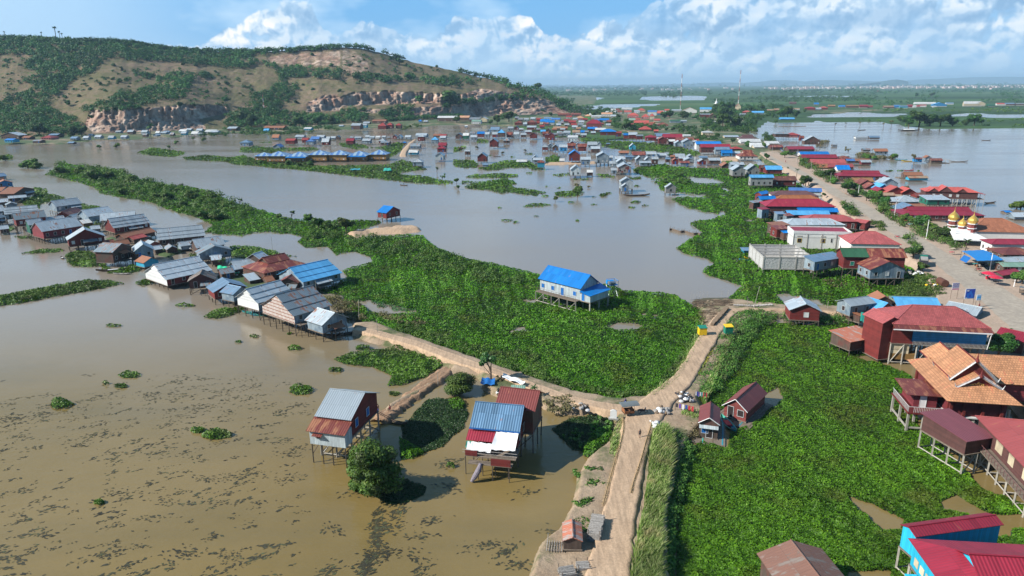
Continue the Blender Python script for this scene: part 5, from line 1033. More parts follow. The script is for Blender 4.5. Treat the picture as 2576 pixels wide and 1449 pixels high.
for r in [('L',(920,700),(1010,690),740,3.5,1,'p','pale','tin',.4),('L',(840,640),(930,628),690,3.5,.9,'s','white','dark',.4),('L',(560,640),(640,630),690,4,1,'p','pale','dark',.4),('L',(1060,850),(1160,835),900,3.5,1,'p','redrust','dark',.3),('L',(1560,905),(1640,893),960,3.5,.9,'p','pale','dark',.35),('L',(1680,905),(1790,890),960,4,1,'g','grey','dark',.35),('L',(1820,870),(1960,850),930,4,1,'p','pale','tin',.35),('L',(2130,1010),(2230,1000),1080,4,1,'p','pale','dark',.35),('L',(2230,1150),(2360,1130),1230,4,1,'p','grey','dark',.35),
 ('M',(905,680),(1010,660),740,4,1,'s','pale','dark',.35),('M',(1080,690),(1160,675),740,4,1,'p','rust','dark',.35),('M',(470,640),(560,620),700,4,1,'p','pale','dark',.35),('L',(0,700),(90,690),760,4,1,'p','pale','dark',.35),('L',(340,560),(440,550),610,4,1,'p','blueg','dark',.35),('L',(640,700),(700,690),740,3,.8,'p','pale','tin',.4),('L',(-40,430),(80,420),470,5,1.2,'p','pale','dark',.35),('L',(60,455),(170,445),500,4,1,'g','grey','tin',.35),('M',(1362,1032),(1716,930),1245,12,3.3,'t','grey','tin',.6),('M',(1455,690),(1818,602),835,11,2.6,'t','sky','tin',.5),('M',(1185,700),(1385,700),830,5,1.4,'g','redrust','dark',.4),('M',(1020,470),(1105,440),600,5,1.6,'p','pale','dark',.4),
 ('L',(420,640),(660,610),700,6,1.6,'p','pale','dark',.4),('L',(1180,860),(1310,840),900,4,1.2,'p','rust','dark',.35),('L',(660,640),(770,600),680,4,1.2,'p','pale','tin',.4),('L',(2360,1110),(2480,1090),1180,4,1,'p','blueg','dark',.4),('L',(-60,600),(60,570),680,5,1.4,'p','grey','dark',.4),('L',(572,470),(818,438),560,7,2.2,'p','pale','tin',.42),('L',(895,572),(1142,535),655,8,2.3,'p','pale','tin',.42),('L',(1020,612),(1345,588),700,7,2.3,'p','pale','cream',.4),('L',(1160,684),(1502,634),775,8.5,2.7,'t','pale','red',.5),('L',(705,555),(832,512),610,5,1.6,'p','redrust','red',.4),
 ('L',(-110,530),(52,512),600,8,2,'p','pale','dark',.45),('L',(58,548),(376,520),640,7,2,'t','pale','palewall',.45),('L',(160,604),(456,572),735,6.5,2,'p','grey','red',.5),('L',(292,657),(428,640),810,4.5,1.6,'p','pale','green',.42),('L',(440,720),(814,664),850,9,2.8,'p','pale','crimson',.42),('L',(690,808),(1045,768),925,5.5,3.0,'g','pale','red',.42),
 ('L',(1140,928),(1328,868),1085,6,1.8,'g','grey','dark',.3),('L',(1352,924),(1545,902),1050,6.5,2,'g','pale','tin',.42),('L',(1375,955),(1512,925),1050,3,.8,'s','rust','dark',.4),('L',(1610,806),(2047,762),905,9,2.7,'t','pale','dark',.42),('L',(1990,887),(2257,850),975,7,2.2,'p','pale','dark',.4),('L',(2012,947),(2322,905),1060,4.5,1.9,'g','grey','tin',.42),
 ('L',(1690,1203),(2117,1112),1315,12,2.9,'t','pale','red',.5),('L',(1880,1228),(2168,1205),1365,5.5,2,'g','khaki','brownw',.5),('L',(1450,1038),(1602,1005),1115,4.5,1.2,'g','rust','cyan',.4),
 ('M',(548,797),(868,742),930,6,1.8,'g','blueg','red',.48),('M',(742,818),(905,768),960,4.5,1.3,'g','blueg','tin',.48),('M',(1000,902),(1330,806),1085,8,2.4,'t','pale','tin',.6),('M',(770,565),(1060,520),640,6,1.8,'p','pale','dark',.4),('M',(1065,602),(1467,512),712,11,2.9,'k','redrust','dark',.4),
 ('M',(1640,1128),(1890,1048),1305,5.5,1.9,'g','pale','tin',.52),
 ('L',(150,338),(348,292),410,7,2,'g','rust','dark',.4),('L',(18,312),(112,285),365,5,1.4,'g','rust','tin',.4),('L',(-30,238),(126,226),300,6,1.5,'g','rust','blue',.4),('L',(-60,172),(66,160),215,6,1.5,'p','blueg','tin',.4),('L',(90,388),(262,374),440,4,.9,'p','pale','dark',.3),
 ('L',(775,590),(900,560),650,5,1.4,'p','pale','tin',.4),('L',(1270,785),(1560,722),850,5,1.2,'p','rust','dark',.35),('L',(1490,862),(1625,838),910,4,1,'g','pale','pink',.35),('L',(1350,800),(1480,770),850,4,.9,'p','coral','dark',.3),
 ('A',(1645,1272),(1766,1288),1385,9,2.2,'p','blue','red',.45)]:
    h=hq(*r,place=LV if r[0]!='A' else 'on pond mound',group=LG if r[0]!='A' else None)
    if r[1] in ((1362,1032),(1000,902),(1690,1203),(58,548)):
        w=[c for c in h.children if c.name.startswith('wall')][0]; x0=min(v.co.x for v in w.data.vertices)
        for p in w.data.polygons:
            P=[w.data.vertices[i].co for i in p.vertices]
            if all(abs(q.x-x0)<.01 for q in P): m=MB(); m.face([(q.x-.03,q.y,q.z) for q in P],[(q.y,q.z) for q in P]); m.build('gable_front',M['w_patterned' if r[1]==(1362,1032) else 'w_white'],h); break
for r in TA: hpx('A',r,'beyond the lodges','stilt houses in the water beyond the lodges',near=False)
for r in TT: hpx('T',r,'on far left shore','houses along the shore under the hill',g=.9,zf=None)
for r in TA2: hpx('A',r,'on hill-foot shore','houses along the shore under the hill',g=.9)
for r in TB0: hpx('B',r,'below the cliff','sheds and houses below the cliff',g=1.0)
for r in TB: hpx('B',r,'in village centre','houses of the far village centre',g=1.2)
for r in TB2: hpx('B',r,'in flooded village','stilt houses of the flooded village')
for r in TC: hpx('C',r,'near village reeds','stilt houses at the reed edge')
for r in TCG: hpx('C',r,'west of street','houses backing onto the street')
for r in TCR: hpx('C',r,'at street\'s far end','buildings at the far end of the street',g=1.5)
for r in TD: hpx('D',r,'east of street','houses between the street and the lake',g=1.8,near=False)
# ================================================================= individual buildings
def merge(r1,r2):
    def mat(r): return Matrix.Translation(r.location)@Matrix.Rotation(r.rotation_euler.z,4,'Z')
    Mx=mat(r1).inverted()@mat(r2)
    for ch in list(r2.children): ch.parent=r1; ch.matrix_local=Mx
    if r2 in HOUSES: HOUSES.remove(r2)
    bpy.data.objects.remove(r2); return r1
def local(root,p):
    p=Vector(p)-root.location; return Matrix.Rotation(-root.rotation_euler.z,4,'Z')@p
def house3(k,a,c,L,z,rise,typ,roof,wall,zf,**kw):
    A=at(*cr(k,*a),z); C=at(*cr(k,*c),z); v=(C-A); D=v.length; u=Vector((v.y,-v.x,0)).normalized()
    return house(A,A+u*L,D,z,rise,typ,roof,wall,zf=zf,near=True,**kw)
WG='houses backing onto the street'
WS='west of street'
for r in [((585,150),(868,158),255,6,1.3,'p','bluep','white'),((440,187),(835,192),300,9,1.6,'h','purple','plaster'),((485,217),(850,216),315,7,1.2,'h','orange','dark'),((355,180),(427,167),285,4,1,'p','blue','red'),((340,223),(482,219),315,4.5,1.2,'p','blue','dark'),((284,250),(380,240),335,3,.5,'s','grey','dark'),
 ((388,280),(985,284),410,11,2.3,'h','crimson','brownw'),((358,308),(425,300),430,3,.4,'s','crimson','tin'),((665,325),(1010,329),425,5,1.2,'p','blue','red'),((575,352),(940,354),450,6,1.3,'p','sky','red'),((485,346),(563,345),455,4,.4,'s','blueg','tin'),((565,362),(635,359),465,4,.4,'s','redrust','tin'),
 ((715,402),(1175,410),505,9,1.7,'h','rose','red'),((1120,408),(1235,425),500,5,.8,'p','rose','red'),((555,440),(1066,438),545,9,1.7,'h','pale','plaster'),((465,447),(600,436),560,5,.5,'s','rust','dark'),((480,475),(600,470),590,5,.5,'s','redrust','red'),((540,505),(625,502),600,4,.6,'s','blue','dark'),
 ((1105,597),(1542,606),730,12.5,3.0,'h','rose','plaster')]:
    hq('E',r[0],r[1],r[2],*r[3:],zfac=.4 if r[7]!='plaster' else .1,place=WS,group=WG,roofmat=M['r_redtile'] if r[0]==(1105,597) else None,base='whitetrim' if r[7]=='plaster' else None,wcol='shutter')
# pale flat-roofed hall
def box_hall():
    k='E'; A_=cr(k,628,487); B_=cr(k,1118,497); base=at(A_[0],cr(k,628,640)[1],0); A=atY(*A_,base.y); B=at(*B_,A.z)
    u=B-A; L=u.length; root=empty('white_hall',(A.x,A.y,0),math.atan2(u.y,u.x),'long white flat-topped hall with yellow-framed windows behind the unfinished concrete frame','building'); H=A.z; D=9
    m=MB(); m.box(0,0,-.5,L,D,H-.9); m.build('wall',M['w_plaster'],root)
    p=MB()
    for q in ((-.1,-.12,L+.1,.12),(-.1,D-.12,L+.1,D+.12)): p.box(q[0],q[1],H-.98,q[2],q[3],H)
    p.box(-.1,.12,H-.98,.12,D-.12,H); p.box(L-.12,.12,H-.98,L+.1,D-.12,H); p.build('parapet',M['whitetrim'],root)
    m=MB(); m.slab([(.2,.2,H-.75),(L-.2,.2,H-.75),(L-.2,D-.2,H-.3),(.2,D-.2,H-.3)],.06,[(0,0),(L,0),(L,D),(0,D)]); m.build('roof',M['r_crimson'],root)
    for i in range(5): MB().box(L*i/4-.16 if i else -.02,-.1,0,L*i/4+.16,-.003,H-1.0).build('pilaster',M['bundlegrey'],root)
    for x in (.11,.52,.93):
        w=window(root,(L*x,-.003,H*.38),1.3,1.3,'x','shutter','yellowpaint'); MB().box(L*x-.8,-.08,H*.68,L*x+.8,-.004,H*.74).build('vent',M['bundlegrey'],root)
    window(root,(L*.67,-.003,H*.4),.5,1.4,'x','glassdark')
box_hall()
def concrete_frame():
    k='E'; A_=cr(k,372,707); B_=cr(k,788,712); base=at(A_[0],cr(k,372,842)[1],0); A=atY(*A_,base.y); B=at(*B_,A.z); u=B-A; L=u.length; H=A.z; D=17
    root=empty('unfinished_building',(A.x,A.y,0),math.atan2(u.y,u.x),'unfinished roofless concrete building with grey block walls over the reeds','building')
    fl=H*.28; nx=4; ny=5
    for i in range(nx):
        for j in range(ny):
            if 0<i<nx-1 and 0<j<ny-1: continue
            MB().box(L*i/(nx-1)-.2,D*j/(ny-1)-.2,-1.2,L*i/(nx-1)+.2,D*j/(ny-1)+.2,H+.25).build('column',M['concrete'],root)
    def wall(a,b,z0,z1,h=.0):
        m=MB(); 
        if a[0]==b[0]: m.box(a[0]-.1,a[1],z0,a[0]+.1,b[1],z1)
        else: m.box(a[0],a[1]-.1,z0,b[0],a[1]+.1,z1)
        m.build('block_wall',M['blocks'],root)
    for i in range(nx-1): wall((L*i/3+.2,0),(L*(i+1)/3-.2,0),fl,H-.35); wall((L*i/3+.2,D),(L*(i+1)/3-.2,D),fl,H-.35)
    for j in range(ny-1): wall((0,D*j/4+.2),(0,D*(j+1)/4-.2),fl,H-.35); wall((L,D*j/4+.2),(L,D*(j+1)/4-.2),fl,H-.35)
    def beam(*b): MB().box(*b).build('beam',M['concrete'],root)
    for y in (0,D): beam(-.2,y-.16,H-.35,L+.2,y+.16,H)
    for x in (0,L): beam(x-.16,.16,H-.352,x+.16,D-.16,H-.002)
    for j in range(1,4): beam(.16,D*j/4-.12,H-.4,L-.16,D*j/4+.12,H-.05)
    beam(-.2,-.2,fl-.3,L+.2,D+.2,fl-.02)
def m_blocks():
    m,nt,b,o=newmat('blocks'); p=tc(nt,'Object'); v=N(nt,'ShaderNodeTexVoronoi'); v.inputs['Scale'].default_value=2.6; nt.links.new(p,v.inputs[0])
    c=mixc(nt,1,(.42,.42,.42),ramp(nt,v.outputs['Distance'],[(0,.6),(.5,1.15)]),'MULTIPLY'); nt.links.new(c,b.inputs['Base Color']); b.inputs['Roughness'].default_value=.9; bump(nt,v.outputs['Distance'],b,.8,.08); M['blocks']=m
m_blocks(); concrete_frame()
# long house under half green, half rusty red roof
h=hq('E',(1045,710),(1592,717),905,7,1.9,'p','redrust','red',zfac=.52,label='long red plank house on stilts under a half green, half rusty red roof',near=True,winlist=[(.14,'w','greenpaint'),(.33,'w','greenpaint')],name='stilt_house')
def green_half(h,L0,z,D,r):
    m=MB(); e=.04; m.slab([(-.05,-.05,z+e),(L0,-.05,z+e),(L0,D/2,z+r+e),(-.05,D/2,z+r+e)],.03,[(0,0),(L0,0),(L0,4),(0,4)]); m.slab([(L0,D+.05,z+e),(-.05,D+.05,z+e),(-.05,D/2,z+r+e),(L0,D/2,z+r+e)],.03); m.build('green_roof',M['r_green'],h)
A_=at(*cr('E',1045,905)); zE=atY(*cr('E',1045,710),A_.y).z; green_half(h,at(*cr('E',1262,712),zE).x-at(*cr('E',1045,712),zE).x,zE,7,1.9)
hq('E',(805,752),(1058,713),905,4.5,.9,'s','blueg','tin',zfac=.5,label='low blue-grey lean-to shed joined to the half green, half red roofed house')
hq('E',(1272,818),(1588,812),975,7.5,2.3,'g','redrust','tin',zfac=.5,label='tin-walled stilt house with rusty red gable at the reeds\' end by the oil tank',lean=None)
h=hq('E',(585,1160),(868,1172),1298,6.5,1.7,'g','pale','red',zfac=.4,label='small red hut with pale tin roof alone beside the narrow dirt path',winlist=[(.55,'w','whitetrim')],name='stilt_hut')
# white house with bright blue roof
h=hq('Q',(300,244),(713,346),455,8,2.9,'p','blue','palewall',zfac=.5,label='white plank house on concrete stilts with a vivid blue roof amid floating plants',deckf=1.7,rail=True,post='greypost',winlist=[(.08,'w','blueshutter'),(.33,'w','blueshutter'),(.57,'d','blueshutter'),(.87,'w','blueshutter')],wcol='blueshutter')
def blue_lean(h):
    D=8; L=max(c.bound_box[4][0] for c in h.children if c.name.startswith('roof')); zr=max(c.bound_box[0][2] for c in h.children if c.name.startswith('roof'))+.09
    m=MB(); m.slab([(L-.2,-.2,zr-.6),(L+3.2,-.2,zr-1.2),(L+3.2,D+.3,zr-1.2),(L-.2,D+.3,zr-.1)],.08,[(0,0),(0,3),(8,3),(8,0)]); m.build('lean_to_roof',M['r_blue'],h)
    m=MB(); f=zr*.5; m.box(L-.35,.3,f,L+2.9,D-.2,zr-1.35); m.build('lean_to_wall',M['w_palewall'],h); MB().box(L-.3,.2,f-.2,L+3,D-.1,f-.02).build('lean_to_floor',M['deck'],h)
    window(h,(L+.7,.3,f+.05),.9,1.9,'x','blueshutter',name='door'); 
    for x,y in ((L+2.8,.4),(L+2.8,D-.3),(L+2.8,D/2)): MB().box(x-.15,y-.15,-1.2,x+.15,y+.15,f-.2).build('stilt',M['greypost'],h)
blue_lean(h)
def tank_tower():
    p=at(*cr('Q',1015,432)); t=empty('tank_tower',p,.3,'blue steel stand carrying two shiny water tanks behind the blue-roofed white house','water tank'); H=at(*cr('Q',1015,432)).y
    top=atY(*cr('Q',1010,298),p.y).z; w=1.2
    for x in(-w,w):
        for y in(-w,w): MB().bar((x,y,-1),(x,y,top+1.3),.06,4).build('leg',M['steel'],t)
    for a,b in(((-w,-w),(w,-w)),((w,-w),(w,w)),((w,w),(-w,w)),((-w,w),(-w,-w))):
        MB().bar((*a,top),(*b,top),.05,4).build('rail',M['tarp_blue'],t); MB().bar((*a,top+1.2),(*b,top+1.2),.05,4).build('rail',M['tarp_blue'],t); MB().bar((*a,.4),(*b,top-.2),.03,4).build('cross_brace',M['steel'],t); MB().bar((*b,.4),(*a,top-.2),.03,4).build('cross_brace',M['steel'],t)
    MB().box(-w,-w,top-.05,w,w,top+.03).build('platform',M['tarp_blue'],t)
    for y,mt in((-.6,'steel'),(.55,'tarp_blue')):
        m=MB(); m.bar((-1.4,y,top+.6),(.5,y,top+.6),.5,16); m.build('tank',M[mt],t,smooth=False)
tank_tower()
# ---------------------------------------------------------------- foreground pair
h1=hq('N',(168,452),(463,488),775,10.2,2.3,'p','pale','red',zfac=.55,label='tall dark red stilt house with silver roof standing in open brown water',post='greypost',winlist=[],sp=3.2,roofmat=M['r_clean'])
def front1(h):
    rb=[c for c in h.children if c.name.startswith('roof')][0]; L=rb.bound_box[4][0]; z=max(rb.bound_box[0][2],0)+.09; f=z*.55
    m=MB(); q=[(-.25,-2.3,z-1.35),(L+.1,-2.3,z-1.35),(L+.1,.35,z-.25),(-.25,.35,z-.25)]; m.slab(q,.07,[(p[0],p[1]) for p in q]); m.build('lean_to_roof',M['r_redrust'],h)
    m=MB(); m.box(.1,-1.9,f-.55,L-.15,.3,z-1.2); m.build('annex_wall',M['w_palewall'],h)
    for x in (.3,L*.33,L*.6,L-.3):
        for y in (-1.8,): MB().bar((x,y,-1.2),(x,y,f-.5),.09,5).build('stilt',M['post'],h)
    m=MB(); m.slab([(L*.12,-2.5,z-2.0),(L*.38,-2.5,z-2.0),(L*.38,-1.9,z-1.75),(L*.12,-1.9,z-1.75)],.04); m.build('window_hood',M['r_redrust'],h)
    window(h,(L*.25,-1.9,z-2.5),.8,.55,'x','shutter')
    for y in (2.4,6.2): window(h,(L-.42,y,f+.9),.9,1.3,'r','blueshutter')
    for a,b in (((.3,-1.8,1.5),(.6,1,3)),((L-.3,9.5,.3),(L-.3,5.5,f-.4))): MB().bar(a,b,.07,5).build('brace',M['wood'],h)
    m=MB(); 
    for s in (-.35,.35): m.bar((L-1+s,9.9,f-.1),(L+2.2+s,12.2,.5),.05,4)
    m.build('ladder',M['wood'],h)
front1(h1)
h2=hq('N',(1418,541),(1822,579),835,7.2,2.5,'p','bluep','red',zfac=.52,label='red stilt house with a blue ribbed roof and white tarpaulins over its porch',winlist=[(.2,'d','shutter'),(.7,'w','shutter')],roofmat=mat_roof('r_bluesheet',(.15,.29,.46),.12,.35,.35,.3))
def front2(h):
    rb=[c for c in h.children if c.name.startswith('roof')][0]; L=rb.bound_box[4][0]; z=rb.bound_box[0][2]+.09; f=z*.52
    MB().box(-.05,-.1,z-.2,L+.05,-.02,z-.02).build('fascia',M['blueshutter'],h)
    m=MB(); q=[(-.2,-1.5,z-1.3),(L*.52,-1.5,z-1.3),(L*.52,.3,z-.45),(-.2,.3,z-.45)]; m.slab(q,.06,[(p[0],p[1]) for p in q]); m.build('porch_roof',M['r_crimson'],h)
    def cloth(name,q,mt,seed,sag=.25):
        n=9; V=[];F=[]; q=[Vector(p) for p in q]; R=random.Random(seed)
        for i in range(n+1):
            for j in range(n+1):
                a,b=i/n,j/n; p=(q[0]*(1-a)+q[1]*a)*(1-b)+(q[3]*(1-a)+q[2]*a)*b; p=p+Vector((0,0,-sag*math.sin(3.14*a)*math.sin(3.14*b)+.07*math.sin(a*19+b*3)+.03*R.random())); V.append(p)
        for i in range(n):
            for j in range(n): k=i*(n+1)+j; F.append((k,k+n+1,k+n+2,k+1))
        mk(name,V,F,M[mt],h,smooth=True)
    cloth('white_tarpaulin',[(L*.5,-2.9,z-1.75),(L*.98,-2.7,z-1.7),(L*.98,-.05,z-.25),(L*.54,-.05,z-.3)],'tarp_white',1); cloth('porch_cloth',[(.15,-2.5,z-2.35),(L*.5,-2.7,z-2.4),(L*.5,-1.6,z-1.55),(.1,-1.5,z-1.5)],'tarp_white',2,.12); cloth('green_cloth',[(-.1,-2.2,z-2.2),(.9,-2.2,z-2.25),(.9,-1.5,z-1.5),(-.1,-1.5,z-1.5)],'tarp_green',3,.1)
    MB().box(0,-3.0,f-.15,L,.2,f-.03).build('porch_floor',M['deck'],h); MB().box(L*.1,-4.1,f-.75,L*.95,-3.0,f-.65).build('lower_deck',M['deck'],h)
    MB().box(L*.55,-4.1,f-.64,L*.93,-4.0,f+.45).build('red_screen',M['w_red'],h); MB().box(.1,-3.05,f,L*.25,-2.95,f+.8).build('red_screen',M['w_red'],h)
    for q in (.5,1.0): MB().bar((L*.1,-4.05,f-.65+q),(L*.55,-4.05,f-.65+q),.035,4).build('rail',M['wood'],h); MB().bar((-.3,-3,f+q*.9),(L+.2,-3,f+q*.9),.04,4).build('rail',M['bundlegrey'],h)
    for x in (.1,L*.35,L*.6,L*.85): MB().bar((x,-2.9,-1),(x,-2.9,f-.15),.07,5).build('stilt',M['post'],h); 
    for x in (L*.3,L*.58,L*.9): MB().bar((x,-4,-1),(x,-4,f-.75),.07,5).build('stilt',M['post'],h)
    # long net bag hanging to the water
    m=MB(); pts=[Vector((L*.36,-4.2,f-.4)),Vector((L*.33,-4.5,f-1.3)),Vector((L*.26,-4.8,f-2.3)),Vector((L*.2,-5.0,.15))]
    m.lathe([(.02,0),(.02,0)],3,(0,0,-50)) if 0 else None
    for a,b,r1,r2 in zip(pts,pts[1:],(.25,.42,.4),(.42,.4,.22)): m.bar(a,b,r1,10,r2)
    m.build('net_bag',M['netbag'],h)
    for y in (1.6,4.4): window(h,(L-.35,y,f+.9),.85,1.2,'r','shutter')
mat_plain('netbag',(.16,.14,.17),.8,.5,8,bmp=.6,c2=(.28,.25,.3)); front2(h2)
hq('N',(1618,379),(1945,417),720,7,1.9,'p','redrust','dark',zfac=.45,label='rusty red-roofed plank house joined behind the blue-roofed stilt house',winlist=[],roofmat=M['r_maroon'])
hq('N',(1745,258),(1862,262),330,2.2,.4,'s','mint','dark',zfac=.3,g=1.1,label='small mint-green kitchen roof at the roadside behind the paired houses',stilts=False,base='wood')
hq('N',(1780,285),(1885,296),345,2.0,.3,'s','rust','dark',zfac=.3,g=1.0,label='tiny rusty roof beside the mint-green kitchen roof',stilts=False,base='wood')
# floating houses right of the junction
h=hq('J',(1565,438),(1812,508),560,9.5,1.7,'g','redrust','brick',zfac=.2,label='floating house with rusty red gable roof, white-edged, in the right hyacinth bed',stilts=False,roofmat=M['r_maroon'],gablewall='palewall',winlist=[(.3,'d','shutter'),(.75,'w','shutter')])
def raft(h,n=5):
    rb=[c for c in h.children if c.name.startswith('roof')][0]; L=rb.bound_box[4][0]; D=rb.bound_box[2][1]; z=rb.bound_box[0][2]+.09
    m=MB(); m.box(-.9,-1.6,.02,L+1.0,D+.6,.2); m.build('raft_deck',M['deck'],h)
    for i in range(n): MB().bar((-.6+(L+1.2)*i/(n-1),-1.4,0),(-.6+(L+1.2)*i/(n-1),D+.4,0),.25,8).build('float',M['boatblue' if i%2 else 'wood'],h)
    for s,x in((1,0),(-1,L)): MB().bar((x,-.05,z-.03),(L/2,-.05,z+(rb.bound_box[1][2]-z)-.06),.07,4).build('barge_board',M['whitetrim'],h)
raft(h)
h=hq('J',(1335,604),(1545,630),762,6.3,1.0,'g','redrust','dark',zfac=.12,label='small floating shack with rusty ridge roof and a turquoise gable',stilts=False,roofmat=M['r_maroon'],winlist=[(.3,'w','blueshutter'),(.55,'d','shutter')]); raft(h,4)
rb=[c for c in h.children if c.name.startswith('roof')][0]; L_=rb.bound_box[4][0]; z_=rb.bound_box[0][2]+.09; MB().slab([(.2,-.35,z_-.75),(L_-.2,-.35,z_-.75),(L_-.2,.35,z_-.35),(.2,.35,z_-.35)],.05).build('front_awning',M['w_palewall'],h); m=MB(); m.face([(.5,.25,z_),(L_-.5,.25,z_),(L_/2,.25,z_+.75)]); m.build('gable_panel',M['boatblue'],h)
# roadside hut
h=hq('K',(885,797),(1106,803),932,3.7,.55,'g','rust','dark',zfac=.3,label='tiny hut with striped rust-and-white tin roof beside the dirt road',g=.8,roofmat=M['r_rustwhite'],win=False,sp=1.4,name='roadside_hut')
def hut_deck(h):
    for i in range(7): MB().bar((-1.9+i*.3,-.3,.55),(-1.8+i*.3,1.6,.6),.04,4).build('slat',M['bundlegrey'],h)
    MB().bar((-2,.0,.5),(0,.0,.5),.05,4).build('pole',M['wood'],h); MB().bar((-2,1.4,.5),(0,1.4,.5),.05,4).build('pole',M['wood'],h); MB().bar((-1.9,.7,-.5),(-1.7,.7,2.3),.04,4).build('pole',M['bundlegrey'],h)
hut_deck(h)
# ---------------------------------------------------------------- right edge
hm=hq('R',(1065,352),(2205,406),815,10,2.7,'h','rose','red',zfac=.52,label='very large house with a pink-red tiled roof, blue shuttered front and white gutter',roofmat=M['r_redtile'],winlist=[],post='greypost',lean=(.1,1.7,'redrust'))
def front_m(h):
    rb=[c for c in h.children if c.name.startswith('roof')][0]; L=rb.bound_box[4][0]; z=rb.bound_box[0][2]+.09; f=z*.52
    m=MB(); m.box(-.3,-1.95,z-.62,L-.6,-1.78,z-.44); m.bar((L-.75,-1.86,z-.5),(L-.75,-1.2,f+.2),.09,5); m.build('gutter',M['whitetrim'],h)
    MB().box(L*.23,.25,f+.55,L-.5,.42,z-.75).build('blue_shutters',M['w_blue'],h); MB().box(L*.34,-.45,f-.05,L-.5,.24,f+.05).build('balcony_floor',M['deck'],h)
    r_=MB()
    for i in range(60): r_.bar((L*.23+(L*.75)*i/59,-.4,f+.05),(L*.23+(L*.75)*i/59,-.4,f+.9),.025,4)
    r_.bar((L*.23,-.4,f+.9),(L*.98,-.4,f+.9),.04,4); r_.build('balcony_railing',M['frame'],h)
    MB().box(.5,.6,f*.28,L*.22,8,f-.2).build('ground_floor_wall',M['w_cream'],h); MB().box(.45,.55,f*.22,L*.3,8.1,f*.5).build('ochre_base',M['w_yellow'],h)
front_m(hm)
hw=hq('R',(952,350),(1203,330),815,6.2,1.2,'g','rose','red',zfac=.1,roofmat=M['r_redtile'],winlist=[],stilts=False,near=True); merge(hm,hw)
for r,lb in [(((1062,112),(1600,122),260,5,1.0,'p','mint','dark'),'mint-green tin roof house behind the big pink-tiled roof'),(((1120,152),(1642,170),300,7,1.4,'p','sky','brick'),'sky-blue roof house between the mint and the pink-tiled roofs'),(((1640,186),(2032,262),330,8,1.2,'p','pale','tin'),'pale tin roof house nearest the street beside the big pink-tiled roof'),
 (((900,205),(1105,166),380,6,1.6,'g','sky','red'),'sky-blue gabled house left of the big pink-tiled roof'),(((860,90),(1085,95),270,5,1.3,'g','rust','dark'),'rusty gabled shed behind the sky-blue gable'),(((585,152),(880,112),385,5,1.0,'p','pale','tin'),'pale tin stilt kitchen at reed edge left of the sky-blue gable'),(((700,260),(860,200),400,4,.6,'s','rust','dark'),'rust-streaked low lean-to under the sky-blue gable')]:
    hq('R',*r,zfac=.5,label=lb,wcol='shutter')
h=hq('R',(585,563),(910,503),745,6,.7,'s','rust','dark',zfac=.42,label='open kitchen deck under a rusted tin roof at the hyacinth edge',win=False,roofmat=M['r_rustwhite'],rail=True)
h=hq('R',(2235,484),(2600,566),640,6.5,1.0,'p','crimson','dark',zfac=.1,g=2.2,label='crimson tin roof shop beside the street at the right edge',stilts=False,base='concrete')
